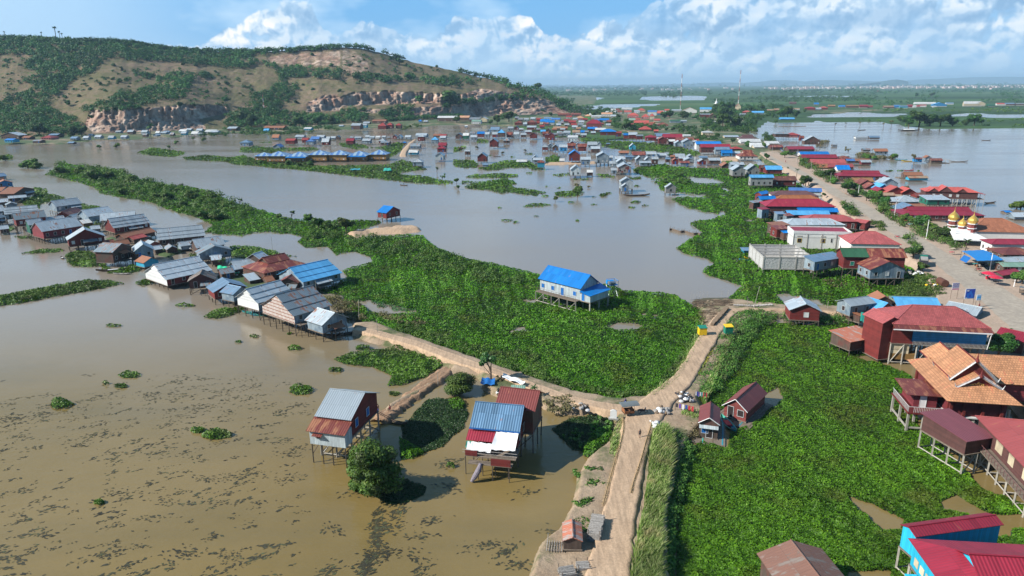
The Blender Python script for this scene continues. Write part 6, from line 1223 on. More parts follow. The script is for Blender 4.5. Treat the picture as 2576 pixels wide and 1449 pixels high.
def khmer_house():
    k='R'; a=cr(k,1690,1240); b=cr(k,2575,1296); base=at(a[0],cr(k,0,1690)[1]); A=atY(*a,base.y); B=at(*b,A.z); z=A.z; u=B-A; L=u.length; D=17.5
    h=empty('tiled_house',(A.x,A.y,0),math.atan2(u.y,u.x),'grand stilt house with layered orange tiled gables, silver trim and a gold pediment','house'); tm=M['r_tile']
    def S(name,q,ax,th=.14,mt=None):
        m=MB(); uv=[(p[0],math.hypot(p[1]-q[0][1],p[2]-q[0][2])) if ax=='x' else (p[1],math.hypot(p[0]-q[0][0],p[2]-q[0][2])) for p in q]; m.slab(q,th,uv); return m.build(name,mt or tm,h)
    i=3.0; zi=z+1.75
    S('skirt_roof',[(0,0,z),(L,0,z),(L-i*.8,i,zi),(i*.8,i,zi)],'x'); S('skirt_roof',[(0,D,z),(0,0,z),(i*.8,i,zi),(i*.8,D-i,zi)],'y'); S('skirt_roof',[(L,0,z),(L,D,z),(L-i*.8,D-i,zi),(L-i*.8,i,zi)],'y'); S('skirt_roof',[(L,D,z),(0,D,z),(i*.8,D-i,zi),(L-i*.8,D-i,zi)],'x')
    c=L/2; hw=L/2-i*.8
    def gable(y0,y1,lift,name):
        zz=zi-.15+lift*.25; top=zi+hw*.78+lift; w=hw+.1+lift*.12
        S(name,[(c-w,y1,zz),(c-w,y0,zz),(c,y0,top),(c,y1,top)],'y'); S(name,[(c+w,y0,zz),(c+w,y1,zz),(c,y1,top),(c,y0,top)],'y')
        for s in(-1,1):
            m=MB(); p=Vector((c+s*(w+.25),y0-.06,zz-.1)); q=Vector((c,y0-.06,top+.1)); m.bar(p,q,.15,4); n=22
            for t in range(n): e=p.lerp(q,(t+.5)/n); m.bar(e,e+Vector((s*.1,0,.38)),.07,4,.02)
            m.bar(p,p+Vector((s*.35,0,.85)),.12,4,.03); m.build('barge_board',M['silver'],h)
            m=MB(); m.bar((c+s*(w+.02),y0,zz+.02),(c+s*(w+.02),y1,zz+.02),.12,4); m.build('eave_trim',M['w_red'],h)
        m=MB(); m.lathe([(.3,0),(.34,.2),(.2,.5),(.08,1.1),(.02,1.6)],8,(c,y0,top-.1)); m.build('finial',M['w_red'],h); MB().bar((c,y0,top+.06),(c,y1,top+.06),.13,5).build('ridge',M['w_red'],h)
        return zz,top,w
    gable(11.5,D+1.2,-.9,'rear_gable_roof'); zz,top,w=gable(4.7,12.2,1.0,'main_gable_roof'); 
    m=MB(); m.face([(c-w+.3,4.95,zz),(c+w-.3,4.95,zz),(c,4.95,top-.3)]); m.build('upper_gable_wall',M['w_red'],h)
    zz,top,w=gable(2.6,6.2,-.8,'front_gable_roof')
    m=MB(); m.face([(c-w+.1,3.0,zz-.2),(c+w-.1,3.0,zz-.2),(c,3.0,top-.2)]); m.build('gable_frame',M['w_red'],h)
    m=MB(); q=[(c-w+1.4,2.95,zz+.25),(c+w-1.4,2.95,zz+.25),(c,2.95,top-1.0)]; m.face(q,[(p[0],p[2]) for p in q]); m.build('pediment',M['goldrelief'],h)
    f=z*.55
    m=MB(); m.box(1.4,1.6,f,L-1.4,D-1.4,z+.3); m.build('wall',M['w_crimson'],h); MB().box(1.2,1.2,f-.25,L-1.2,D-1.2,f-.02).build('floor',M['whitetrim'],h)
    for x in (1.3,L*.3,L*.55,L*.8): MB().box(x-.2,1.1,f,x+.2,1.5,z-.05).build('column',M['w_red'],h)
    for j in range(4): MB().box(1.05,1.9+j*4.4,f,1.38,2.4+j*4.4,z+.2).build('column',M['w_red'],h)
    n=0
    for x in (1.5,5,8.5,12):
        for y in (1.6,5.6,9.8,14,D-1.6): 
            MB().box(x-.17,y-.17,-1.2,x+.17,y+.17,f-.25).build('stilt',M['greypost'],h)
    for x in (1.5,5,8.5,12): MB().box(x-.13,1.7,.45,x+.13,D-1.7,.75).build('tie_beam',M['greypost'],h)
    for y in (1.6,5.6,9.8): MB().box(1.6,y-.12,.46,12,y+.12,.74).build('tie_beam',M['greypost'],h)
    # left balcony room with its own lean roof
    x0=-4.4; S('balcony_roof',[(x0-.2,3.3,z-.75),(.9,3.3,z-.75),(.9,9.3,z-.35),(x0-.2,9.3,z-.35)],'x',.07,M['r_redrust'])
    MB().box(x0+1.2,3.9,f,.3,8.9,z-.85).build('balcony_room',M['w_crimson'],h)
    MB().box(x0-.3,1.6,f-.3,1.3,9.3,f-.03).build('balcony_floor',M['w_red'],h); window(h,(x0+2.6,3.9,f+.05),.9,2.1,'x','whitetrim',name='door')
    r_=MB()
    for t in range(22): r_.bar((x0+.6+t*.25,1.7,f),(x0+.6+t*.25,1.7,f+.95),.03,4)
    for t in range(26): r_.bar((x0-.2,1.8+t*.28,f),(x0-.2,1.8+t*.28,f+.95),.03,4)
    r_.bar((x0-.2,1.7,f+.95),(1.2,1.7,f+.95),.045,4); r_.bar((x0-.2,1.7,f+.95),(x0-.2,9.2,f+.95),.045,4); r_.build('balcony_railing',M['frame'],h)
    for x in (x0,x0+2.3):
        for y in (2,5.5,9): MB().box(x-.16,y-.16,-1.2,x+.16,y+.16,f-.3).build('stilt',M['greypost'],h)
    MB().box(x0-.1,1.95,.8,x0+.1,9,1.05).build('tie_beam',M['greypost'],h); MB().box(x0,1.9,.8,1.5,2.1,1.05).build('tie_beam',M['greypost'],h)
    # wing to the right
    S('wing_roof',[(L-1.0,8.0,z+.2),(L+10,8.0,z+.2),(L+10,12.5,z+3.6),(L-4.2,12.5,z+3.6)],'x'); S('wing_roof',[(L+10,17,z+.2),(L-1.0,17,z+.2),(L-4.2,12.5,z+3.6),(L+10,12.5,z+3.6)],'x')
    MB().box(L-1.3,8.8,f,L+9.5,16.2,z+.2).build('wing_wall',M['w_crimson'],h)
def m_gold():
    m,nt,b,o=newmat('goldrelief'); p=tc(nt); w=N(nt,'ShaderNodeTexVoronoi'); w.feature='SMOOTH_F1'; w.inputs['Scale'].default_value=1.5; nt.links.new(p,w.inputs[0])
    r=mth(nt,'SINE',mth(nt,'MULTIPLY',w.outputs['Distance'],26)); c=ramp(nt,mth(nt,'MULTIPLY_ADD',r,.5,.5),[(.25,(.16,.04,.02)),(.5,(.55,.35,.08)),(1,(.7,.5,.16))]); nt.links.new(c,b.inputs['Base Color']); b.inputs['Roughness'].default_value=.45; bump(nt,r,b,.6,.06); M['goldrelief']=m
m_gold(); mat_plain('silver',(.42,.43,.45),.5,.5,3,metal=.2); khmer_house()
# maroon house right edge
hb=house3('S',(2080,800),(1440,130),9.5,6.6,2.0,'h','red','brownw',3.9,label='red-roofed maroon plank house on grey concrete stilts at the right edge',post='greypost',winlist=[],roofmat=mat_roof('r_redsheet',(.34,.075,.075),.04,.05,.55,.06))
hb2=hq('S',(1375,345),(1628,306),637,8.6,.55,'s','purple','brownw',zfac=.6,post='greypost',winlist=[],roofmat=mat_roof('r_maroonsheet',(.24,.075,.095),.04,.05,.55,.06)); merge(hb,hb2)
def maroon_extra(h):
    rb=[c for c in h.children if c.name.startswith('roof')][0]; D=rb.bound_box[2][1]
    for y,w in ((D*.32,1.5),(D*.5,1.5),(D*.66,2.0)): MB().box(.38,y-w/2,4.6,.43,y+w/2,6.1).build('window',M['w_cream'],h)
    MB().box(-1.2,0,3.75,.3,D*.86,3.9).build('walkway',M['deck'],h); r_=MB()
    for t in range(22): r_.bar((-1.15,D*.86*t/21,3.9),(-1.15,D*.86*t/21,4.8),.04,4)
    r_.bar((-1.15,0,4.8),(-1.15,D*.86,4.8),.05,4); r_.build('walkway_railing',M['brownrail'],h)
mat_plain('brownrail',(.12,.05,.05),.7,.2); maroon_extra(hb)
# turquoise house bottom right
hc=house3('S',(1330,1760),(890,1136),17,6.6,2.5,'k','crimson','skywall',3.6,label='turquoise house with ribbed crimson roof in the bottom right corner',post='greypost',winlist=[],gablewall='skywall')
hc2=house3('S',(955,1130),(825,1022),11.5,6.2,.5,'p','crimson','skywall',3.4,post='greypost',winlist=[]); merge(hc,hc2)
def turq(h):
    rb=[c for c in h.children if c.name.startswith('roof')][0]; D=rb.bound_box[2][1]
    for t in range(6): 
        m=MB(); m.box(.38,D*.25+t*1.3,4.2,.43,D*.25+t*1.3+.9,5.1); m.build('window',M['w_cream'],h)
    MB().box(-.9,D*.1,3.55,.35,D*.8,3.7).build('walkway',M['w_skywall'],h)
turq(hc)
house3('F',(1990,1520),(1903,1392),7.8,3.6,1.5,'g','rust','dark',.5,label='weathered brown and rust corrugated gable roof at the bottom edge over hyacinth',roofmat=M['r_rustbrown'],win=False)
# ---------------------------------------------------------------- lodges
def m_stripe():
    m=mat_roof('r_stripe',(.2,.36,.62),.05,.3,.4,.0); nt=m.node_tree; b=[n for n in nt.nodes if n.type=='BSDF_PRINCIPLED'][0]
    sx=N(nt,'ShaderNodeSeparateXYZ'); nt.links.new(tc(nt),sx.inputs[0]); s=ramp(nt,mth(nt,'FRACT',mth(nt,'MULTIPLY',sx.outputs[0],.22)),[(.0,(.36,.5,.62)),(.5,(.36,.5,.62)),(.52,(.1,.22,.5)),(1,(.12,.25,.55))]); nt.links.new(s,b.inputs['Base Color'])
m_stripe()
def lodge(x0,x1,yr,ye,yb,i):
    lab=['%s of the seven mustard lodges with blue pyramid roofs in a row'%s for s in ('leftmost','second from left','third from left','middle one','third from right','second from right','rightmost')][i]
    k='A'; X0,Y0=cr(k,x0,ye); X1,_=cr(k,x1,ye); YB=cr(k,0,yb)[1]; base=at(X0,YB); A=atY(X0,Y0,base.y); B=at(X1,Y0,A.z)
    L=(B-A).length; h=house(A,B,L*.95,A.z,2.9 if i else 2.3,'h','bluep','yellow',zf=A.z*.12,label=lab,group='mustard lodges in a row',near=True,post='lodgepost',winlist=[(.15,'w','frame'),(.38,'d','brownrail'),(.6,'d','brownrail'),(.85,'w','frame')],roofmat=M['r_stripe'],name='lodge',cat='lodge',over=.9,sp=3.4)
    z=A.z*.3
    if i in (2,5): MB().slab([(.4,-1.6,A.z-.8),(L-.4,-1.6,A.z-.8),(L-.4,.3,A.z-.1),(.4,.3,A.z-.1)],.07).build('awning',M['r_blue'],h)
    for s in (-1,1):
        m=MB(); x=L/2-.6+s*L*.1
        for t in range(6): m.box(x+s*t*.33-.2,-.2,z-.25-t*z/6,x+s*t*.33+.2,.75,z-.1-t*z/6)
        m.build('stairs',M['w_yellow'],h)
    MB().box(.9,-.3,z-.1,L-.9,.85,z).build('veranda',M['w_yellow'],h)
mat_plain('lodgepost',(.42,.26,.08),.7,.3)
for i,r in enumerate(((160,352,537,598,662),(303,548,525,597,680),(548,802,520,603,680),(803,1050,517,583,672),(1050,1290,517,583,668),(1290,1530,512,592,665),(1542,1768,507,578,655))): lodge(*r,i)
# ---------------------------------------------------------------- mosque and the south-east side of the street
def mosque():
    k='E'; g=2.2; a=cr(k,2120,492); b=cr(k,2680,504); base=at(a[0],cr(k,0,590)[1],g); A=atY(*a,base.y); B=at(*b,A.z)
    h=house(A,B,15,A.z,3.4,'h','orange','plaster',zf=.3,g=g,label='white mosque with orange tiled roof and red towers carrying golden domes',near=True,stilts=False,base='whitetrim',winlist=[],roofmat=M['r_coraltile'],name='mosque',cat='mosque'); z=A.z-g
    m=MB(); m.slab([(-7,-5.5,z*.55),(4,-6.5,z*.55),(2,.3,z*.85),(-5,3,z*.85)],.25); m.build('canopy',M['whitetrim'],h)
    for x,y in ((-6,-4.5),(3,-5.5),(-4.4,2)): MB().bar((x,y,0),(x,y,z*.6),.16,8).build('pillar',M['whitetrim'],h)
    for x,y,t,w in ((-3.0,6.5,z+2.6,1.5),(-1.3,3.4,z+1.2,1.2),(.8,1.0,z+2.6,1.4)):
        m=MB(); 
        for q in range(3): 
            zz=z*.5+(t-z*.5)*q/3; m.lathe([(w*.92,0),(w*.92,(t-z*.5)/3-.25)],8,(x,y,zz))
        tw=m.build('tower',M['w_brick'],h); m=MB()
        for q in range(4): zz=z*.5+(t-z*.5)*q/3-.2; m.lathe([(w*1.12,0),(w*1.12,.22)],8,(x,y,zz))
        m.build('cornice',M['whitetrim'],tw)
        m=MB(); r=w*1.15; m.lathe([(r*.72,0),(r*.98,.35*r),(r,.65*r),(r*.85,1.05*r),(r*.5,1.4*r),(r*.15,1.75*r),(.06,2.1*r),(.1,2.3*r),(.02,2.7*r)],16,(x,y,t)); m.build('dome',M['gold'],tw,smooth=True)
    MB().box(-4.6,0,z*.8,.3,8,z+.25).build('terrace',M['whitetrim'],h)
mosque()
for r,g,lb in [((('E'),(2300,600),(2720,606),690,7,1.0,'h','crimson','plaster'),2.2,'crimson hipped roof house below the mosque at the right edge'),((('E'),(2400,690),(2720,690),760,9,1.2,'h','redrust','dark'),2.2,'rust-brown roof house between the crimson roof and the blue awning'),((('E'),(2440,755),(2720,745),820,6,.8,'p','pale','tin'),2.2,'pale tin roof stall east of the blue awning'),
 ((('E'),(2400,792),(2700,795),850,5,.7,'p','mint','dark'),2.2,'mint tin roof stall behind the red parasols'),((('E'),(2400,866),(2560,840),900,4,.7,'p','crimson','dark'),2.2,'small crimson roof stall beside the red parasols')]:
    hq(*r,zfac=.1,g=g,label=lb,stilts=False,base='concrete')
def red_lake_house():
    # long maroon house on tall stilts in the lake with crossed coral gables
    h=hq('D',(1440,975),(2068,992),1135,9,1.7,'h','coral','brownw',zfac=.54,label='long maroon stilt house over the lake under coral-red crossed gables',post='greypost',sp=2.0,winlist=[(.16,'w','frame'),(.3,'w','frame'),(.48,'w','frame'),(.62,'w','frame')])
    rb=[c for c in h.children if c.name.startswith('roof')][0]; L=rb.bound_box[4][0]; z=rb.bound_box[0][2]+.09
    for x,w,r in ((.38,6.2,2.6),(.16,4.5,1.7),(.68,4.5,1.7)):
        m=MB(); c=L*x
        m.slab([(c-w/2,7,z+.1),(c-w/2,-.3,z+.1),(c,-.3,z+r),(c,7,z+r)],.1,[(7,0),(0,0),(0,3),(7,3)]); m.slab([(c+w/2,-.3,z+.1),(c+w/2,7,z+.1),(c,7,z+r),(c,-.3,z+r)],.1,[(0,0),(7,0),(7,3),(0,3)]); gr=m.build('cross_gable',M['r_coral'],h)
        m=MB(); m.face([(c-w/2+.2,-.05,z+.05),(c+w/2-.2,-.05,z+.05),(c,-.05,z+r-.1)]); m.build('gable_wall',M['w_brownw'],gr)
    MB().slab([(L-.2,0,z-.4),(L+2.6,0,z-.7),(L+2.6,6,z-.7),(L-.2,6,z-.4)],.07).build('side_awning',M['r_coral'],h)
    MB().box(L-.5,.4,z*.54-.15,L+2.4,6,z*.54).build('side_deck',M['deck'],h)
    for y in (.5,5.8): MB().bar((L+2.3,y,-1),(L+2.3,y,z-.8),.09,5).build('stilt',M['greypost'],h)
red_lake_house()
for r in TDK:
    k='D'; hq(k,(r[0],r[3]),(r[1],r[3]+6),r[4],13,2.3,'k','crimson','brownw',zfac=.3,g=1.8,place='east of street')
for r in TF: hpx('D',r,'standing in the lake','houses standing in the lake')
# ================================================================= trees and thickets
def Pth(name,key,polys,sp,h,mat,seed,**kw):
    if key not in 'FXY': sp=max(4.2,sp*CR[key][2]*1.1)
    thicket(name,[crl(key,p) for p in polys],sp,h,mat,seed,**kw)
Pth('shrub_thicket','F',[[(130,440),(150,412),(225,422),(295,430),(357,452),(410,466),(487,476),(545,492),(590,512),(640,528),(620,545),(560,560),(500,545),(430,530),(380,510),(290,485),(210,455)],[(870,600),(960,598),(1060,620),(1160,655),(1300,690),(1345,712),(1280,722),(1150,692),(1050,680),(960,640),(890,630)],[(780,570),(870,565),(860,600),(800,620),(770,600)]],9,15,'bush',51,thin=.38,k=60,leafpx=2.6)
Pth('roadside_scrub','F',[[(985,812),(1100,845),(1230,890),(1330,935),(1440,970),(1550,990),(1650,980),(1720,890),(1762,815),(1785,840),(1750,910),(1700,955),(1620,1002),(1530,1001),(1430,979),(1330,950),(1200,902),(1090,862),(1000,833)],[(1285,885),(1335,890),(1385,930),(1375,952),(1280,928),(1240,905)]],8,14,'bush',52,k=60,leafpx=2.4,thin=.3)
Pth('roadside_scrub','F',[[(1835,800),(1905,788),(1960,797),(1905,835),(1860,905),(1810,985),(1765,1005),(1757,965),(1795,895),(1822,840)],[(1690,1100),(1750,1130),(1722,1200),(1705,1280),(1695,1380),(1690,1449),(1655,1449),(1672,1300),(1688,1200)],[(1965,795),(1990,800),(2060,805),(2135,800),(2135,815),(2060,818),(1960,815)]],8.5,19,'bush',53,k=70,leafpx=2.6)
Pth('dry_scrub','F',[[(1800,860),(1850,850),(1830,930),(1790,980),(1775,940)],[(1690,1060),(1745,1060),(1760,1100),(1720,1110),(1695,1130)],[(1640,1090),(1690,1085),(1700,1120),(1660,1180),(1650,1150)]],8,14,'drybush',54,k=50,leafpx=2.4)
Pth('dry_scrub','M',[[(1640,850),(1850,870),(2060,950),(2090,1080),(1950,1090),(1800,960),(1650,900)],[(2150,1010),(2500,1040),(2700,1120),(2700,1180),(2400,1120),(2180,1060)]],26,11,'drybush',55,k=40,leafpx=2.2,thin=.42)
Pth('bank_scrub','K',[[(1130,170),(1300,150),(1310,190),(1160,220)],[(1140,20),(1330,20),(1280,80),(1180,70)],[(1000,560),(1160,560),(1170,640),(1120,720),(1010,620)],[(1000,390),(1200,350),(1230,400),(1020,450)]],30,5,'bush',56,k=26,leafpx=2.2,minh=.5,wide=.9,zf=.8,thin=.4)
Pth('bank_scrub','N',[[(2250,950),(2280,840),(2310,950)],[(2170,620),(2480,460),(2560,500),(2560,640),(2400,780)]],26,6,'bush',57,k=26,leafpx=2.2,minh=.5,zf=.4,thin=.45)
Pth('slope_scrub','E',[[(1480,1010),(1560,935),(1700,865),(1830,900),(1905,1050),(1700,1062),(1500,1060)],[(1240,410),(1380,430),(1420,520),(1230,440)]],22,12,'bush',58,k=50,leafpx=2.4,zf=1.6)
Pth('verge_scrub','E',[[(1250,210),(1300,200),(1420,300),(1480,370),(1600,450),(1560,470),(1450,400),(1360,330)],[(1600,440),(1690,430),(1720,520),(1860,560),(1800,580),(1690,540)],[(1000,50),(1060,50),(1230,190),(1200,200),(1090,130)],[(1840,590),(1900,540),(2000,560),(2050,640),(2000,660),(1920,620)],[(1560,520),(1620,560),(1700,640),(1680,700),(1610,620)],[(1020,250),(1100,280),(1180,360),(1130,370),(1050,310)]],18,16,'bush',83,k=60,leafpx=2.3,zf=2.1,thin=.35)
Pth('verge_scrub','D',[[(140,760),(220,760),(420,880),(330,880)],[(0,600),(60,640),(200,740),(150,750),(20,690)]],18,14,'bush',84,k=50,leafpx=2.3,zf=2.0,thin=.4)
Pth('village_trees','X',[[(60,560),(600,545),(1300,560),(1200,620),(600,640),(80,625)],[(640,470),(1250,470),(1250,540),(700,540)]],12,8,'forest',85,k=44,leafpx=2,zf=1,thin=.35)
Pth('village_trees','V',[[(150,830),(700,800),(880,860),(560,930),(520,1000),(150,1000),(100,900)],[(-60,960),(120,960),(250,1060),(0,1080)],[(600,1010),(740,1040),(740,1100),(620,1080)]],14,9,'forest',86,k=44,leafpx=2.2,zf=1,thin=.45)
Pth('village_trees','B',[[(1920,120),(2000,110),(2030,300),(1930,260)],[(2070,180),(2200,220),(2560,230),(2560,300),(2100,300)],[(560,120),(760,110),(760,150),(560,170)],[(1500,10),(2000,60),(1900,110),(1500,90)]],20,9,'forest',87,k=44,leafpx=2.2,zf=1,thin=.35)
Pth('left_scrub','L',[[(0,1385),(300,1330),(700,1260),(900,1225),(1200,1250),(900,1310),(600,1350),(300,1410),(0,1435)],[(660,970),(800,930),(1000,970),(1040,1040),(900,1060),(700,1040)],[(190,400),(340,395),(410,430),(380,480),(260,460)],[(1900,960),(2020,960),(2030,1040),(1910,1030)],[(830,640),(1000,650),(1000,720),(850,700)]],24,8,'bush',59,k=36,leafpx=2.3,thin=.3)
Pth('far_scrub','A',[[(0,640),(130,620),(200,690),(60,700)],[(140,640),(900,660),(880,700),(400,720),(150,690)],[(1150,780),(1900,820),(1900,850),(1500,830),(1160,800)],[(900,320),(450,340),(0,350),(0,300),(400,310),(900,300)],[(1100,275),(1210,270),(1210,295),(1110,295)],[(1890,265),(2010,250),(2100,270),(2000,290),(1900,290)],[(2050,230),(2300,230),(2300,250),(2060,255)]],26,6,'bush',60,k=34,leafpx=2.2,thin=.4)
Pth('far_scrub','B',[[(230,960),(420,900),(640,880),(740,930),(500,960),(250,985)],[(1120,640),(1280,610),(1280,660),(1130,670)],[(620,690),(950,700),(940,730),(650,730)],[(2400,880),(2560,880),(2560,920),(2450,930)]],24,5,'bush',61,k=34,leafpx=2.2,thin=.35)
Pth('far_scrub','C',[[(540,910),(620,880),(760,890),(930,880),(950,930),(700,940)],[(720,840),(840,800),(850,850),(740,855)],[(250,770),(360,760),(380,790),(260,795)],[(2050,530),(2200,520),(2200,600),(2060,600)],[(1300,395),(1330,395),(1330,470),(1200,440)],[(1050,270),(1400,260),(1740,250),(1740,320),(1500,330),(1300,300),(1100,300)]],22,7,'bush',62,k=36,leafpx=2.2,thin=.25)
Pth('island_scrub','D',[[(650,560),(780,540),(900,590),(1050,590),(1150,590),(1140,610),(950,615),(800,600),(680,590)],[(170,400),(320,400),(330,450),(200,450)],[(1200,940),(1280,930),(1280,950),(1200,955)]],22,8,'drybush',63,k=40,leafpx=2.2)
# belts of trees on the plain
Pth('tree_belt','X',[[(0,222),(900,212),(2576,190),(2576,222),(900,240),(0,252)],[(480,318),(1000,300),(1000,345),(520,350)],[(1000,300),(2576,280),(2576,322),(1000,338)],[(480,395),(900,400),(1000,372),(1600,380),(2576,350),(2576,420),(1700,445),(1250,440),(900,432),(560,430)],[(0,320),(450,320),(450,335),(0,335)],[(1250,360),(2200,360),(2200,430),(1250,430)]],7,6.2,'forest',64,k=24,leafpx=1.7,zf=.5,minh=5,wide=.75,hv=.5)
Pth('tree_belt','Y',[[(0,285),(1200,280),(2576,262),(2576,330),(1200,330),(600,310),(0,312)],[(0,385),(560,385),(900,380),(880,410),(0,412)],[(820,380),(1250,380),(1900,350),(2576,350),(2576,420),(1700,400),(1250,400)],[(0,500),(600,490),(1150,510),(1280,540),(900,560),(600,580),(0,590)],[(900,440),(1280,450),(1280,490),(950,480)],[(2100,400),(2576,400),(2576,480),(2100,450)],[(2230,490),(2700,490),(2700,540),(2230,540)],[(1900,500),(2150,500),(2140,545),(1950,540)]],7,6.2,'forest',65,k=20,leafpx=1.7,zf=.5,minh=4,wide=.75,hv=.5)
Pth('marsh_belt','Y',[[(0,655),(900,650),(1900,620),(2700,612),(2700,700),(1500,700),(900,690),(0,680)],[(0,785),(380,785),(560,830),(0,822)],[(600,790),(760,770),(1500,840),(2700,780),(2700,820),(1900,850),(1500,895),(800,890),(640,840)],[(1900,880),(2100,870),(2100,915),(1900,915)],[(2400,880),(2700,880),(2700,920),(2400,915)]],9,4,'bush',66,k=24,leafpx=1.9,zf=.5,minh=2.5,wide=.9)
Pth('marsh_belt','U',[[(1540,700),(2300,690),(2300,720),(1560,725)],[(1380,652),(2576,640),(2576,672),(1400,678)],[(1740,850),(1930,830),(1930,865),(1760,868)],[(2370,700),(2576,690),(2576,735),(2400,730)],[(1630,742),(1760,745),(1740,800),(1690,790)]],11,3.6,'forest',67,k=28,leafpx=1.7,zf=.5,minh=3,wide=.8)
Pth('shore_trees','T',[[(0,1010),(600,1010),(640,960),(700,1010),(640,1040),(0,1040)],[(1690,960),(2200,970),(2290,955),(2576,960),(2576,985),(2100,985),(1700,990)],[(1500,1005),(2290,995),(2290,1015),(1500,1030)]],16,7,'forest',68,k=34,leafpx=2,zf=1)
# single trees
def T(k,lst,kind,lod,lab,grp,**kw): trees_F(k,lst,kind,lod,lab,grp or None,**kw)
put_tree('bush','hero',at(*cr('N',655,1075),0),8.7,'big round leafy tree standing in brown water before the silver-roofed house',None,2,'bush',rz=.4,wide=1.0)
put_tree('bush','near',at(*cr('N',560,1000),0),5.2,'low leafy bush against the left foot of the big round tree',None,1,'bush',name='bush',cat='bush',wide=1.25)
put_tree('bush','near',at(*cr('N',1335,255),.3),4.6,'yellow-green rounded bush beside the dyke path near the paired houses',None,2,'bush',name='bush',cat='bush',wide=1.35)
put_tree('sparse','mid',at(*cr('N',1590,165),1.2),5.0,'slender papaya tree beside the dirt path above the paired houses',None,1,'palm')
T('M',[(1875,195,165)],'round','mid','round leafy tree at the pond edge left of the blue-roofed red house','pondside'and None,mat='bush')
T('M',[(1600,170,140),(1690,180,110),(1500,110,105),(1200,60,60)],'round','mid',['pale green tree at the channel bend, left of the round pond-edge tree','small shadowed tree just left of the round pond-edge tree','dark tree at the pond rim above the channel','tiny tree on the pond rim, farthest left of its row'],None,mat='bush')
T('M',[(1325,55,80)],'sparse','mid','thin half-bare tree on the pond rim',None,mat='bush')
T('L',[(640,150,118),(800,140,95),(950,205,135),(1090,195,115),(1335,245,105),(1230,350,85),(1700,400,120),(1930,400,120),(2110,420,110),(2060,590,130),(2190,600,120),(1560,400,80),(1420,300,70),(1840,480,90)],'bush','mid','rounded bush on the long diagonal weed island','bushes along the diagonal weed island',mat='bush',name='bush',cat='bush',wide=1.25)
T('L',[(2415,455,65)],'sparse','mid','sparse little tree in the water off the diagonal weed island',None,mat='bush')
T('T',[(210,1265,90),(275,1270,60),(40,1210,50)],'bush','mid',['larger of two round bushes on the small islet at left','smaller of two round bushes on the small islet at left','low bush on a mat at the left edge of the lake'],None,mat='bush',name='bush',cat='bush',wide=1.5)
T('T',[(880,1110,40),(750,1115,28),(1325,1085,30),(1535,1062,34),(1460,1050,22),(1275,1115,24)],'bush','far','small flooded bush near the far left shore','flooded bushes near the far left shore',mat='bush',name='bush',cat='bush',wide=1.3)
T('A',[(240,690,60),(420,700,50),(585,705,75),(730,720,65),(850,715,75),(1230,795,55),(1570,790,55),(1870,835,75)],'bush','mid','small bush on the weed bank before the mustard lodges','bushes on the bank before the lodges',mat='bush',name='bush',cat='bush',wide=1.2)
T('A',[(2380,800,70),(2445,895,80)],'sparse','mid',['bushy little tree in the shallows right of the lodges','thin spreading tree in the shallows right of the lodges'],None,mat='bush')
T('B',[(40,930,70),(60,995,50),(1232,1145,65),(1500,1085,130)],'round','mid',['thin tree at left of the middle weed mats','small dark bush-tree below the thin tree of the middle mats','little tree standing alone in open pond water','tallest narrow tree of the pond, on a weed mat'],None,mat='bush')
T('B',[(1490,965,50),(1635,975,28),(590,565,30),(870,535,30),(90,520,45),(290,500,30)],'bush','far','low bush on a weed patch amid the flooded village','bushes amid the flooded village',mat='drybush',name='bush',cat='bush',wide=1.6)
T('C',[(640,930,60),(880,930,60),(790,845,60),(970,1045,40),(820,1145,50),(680,595,50)],'bush','mid','dark bush rising from the hyacinth bed by the pond','bushes in the pond-side hyacinth',mat='bush',name='bush',cat='bush',wide=1.6)
ST=[('E',725,100,85),('E',1100,335,75),('E',1060,320,60),('E',1640,705,100),('E',1565,560,50),('E',1700,835,75),('E',1080,170,105),('E',1130,200,90),('E',1240,235,85),('E',1310,245,100),('E',1385,295,90),('E',1365,345,60),('E',1555,385,70),('E',1640,440,100),('E',1700,470,120),('E',1775,520,110),('E',1905,560,120),('E',1840,545,90),('E',2510,930,100),('E',960,90,80),
 ('D',100,890,100),('D',40,885,80),('D',330,835,130),('D',20,660,70),('D',270,830,90),('D',560,980,120),('D',640,1000,120),('D',830,1090,130),('D',960,1150,120),('D',1190,1330,110),('D',560,1225,90),('D',280,1025,50),('C',1850,640,80),('C',2070,620,90),('C',1620,480,90),('C',1820,500,70),('C',1440,440,60),('C',2300,940,100),('C',2110,750,25),('W',2080,900,280),('W',110,440,260),('W',280,660,170)]
for i,(k,x,y,h) in enumerate(ST): T(k,[(x,y,h,2.1)],['round','bush','tall'][i%3 if h<120 else 0],'mid','leafy green tree at the edge of the paved street','street-side trees',mat='bush' if i%2 else 'tree',wide=1.15)
put_tree('round','near',at(*cr('R',2275,745),2.0),5.2,'dense round green tree between the orange-tiled house and the street',None,1,'tree',wide=1.15)
T('D',[(1370,232,185),(1490,232,150),(1250,232,120),(1610,232,150),(1750,232,110),(2000,225,135),(1150,185,70),(1900,225,80)],'round','mid',['largest spreading tree on the far lake shore','broad tree just right of the largest lakeshore tree','tree just left of the largest lakeshore tree','second broad tree right of the largest lakeshore tree','small tree third right of the largest lakeshore tree','lone wide tree at the far lake shore, far right','low tree at the left end of the far lakeshore row','little tree left of the lone wide lakeshore tree'],None,wide=1.3)
T('D',[(760,605,90),(860,610,55),(1060,600,75),(2490,1175,140),(2540,1165,100)],'bush','mid',['bush on the islet beside the tent-roofed shack, left side','bush before the tent-roofed shack islet','bush at the right of the tent-roofed shack islet','large green bush flooded at the right edge','smaller bush behind the flooded one at the right edge'],None,mat='bush',name='bush',cat='bush',wide=1.4)
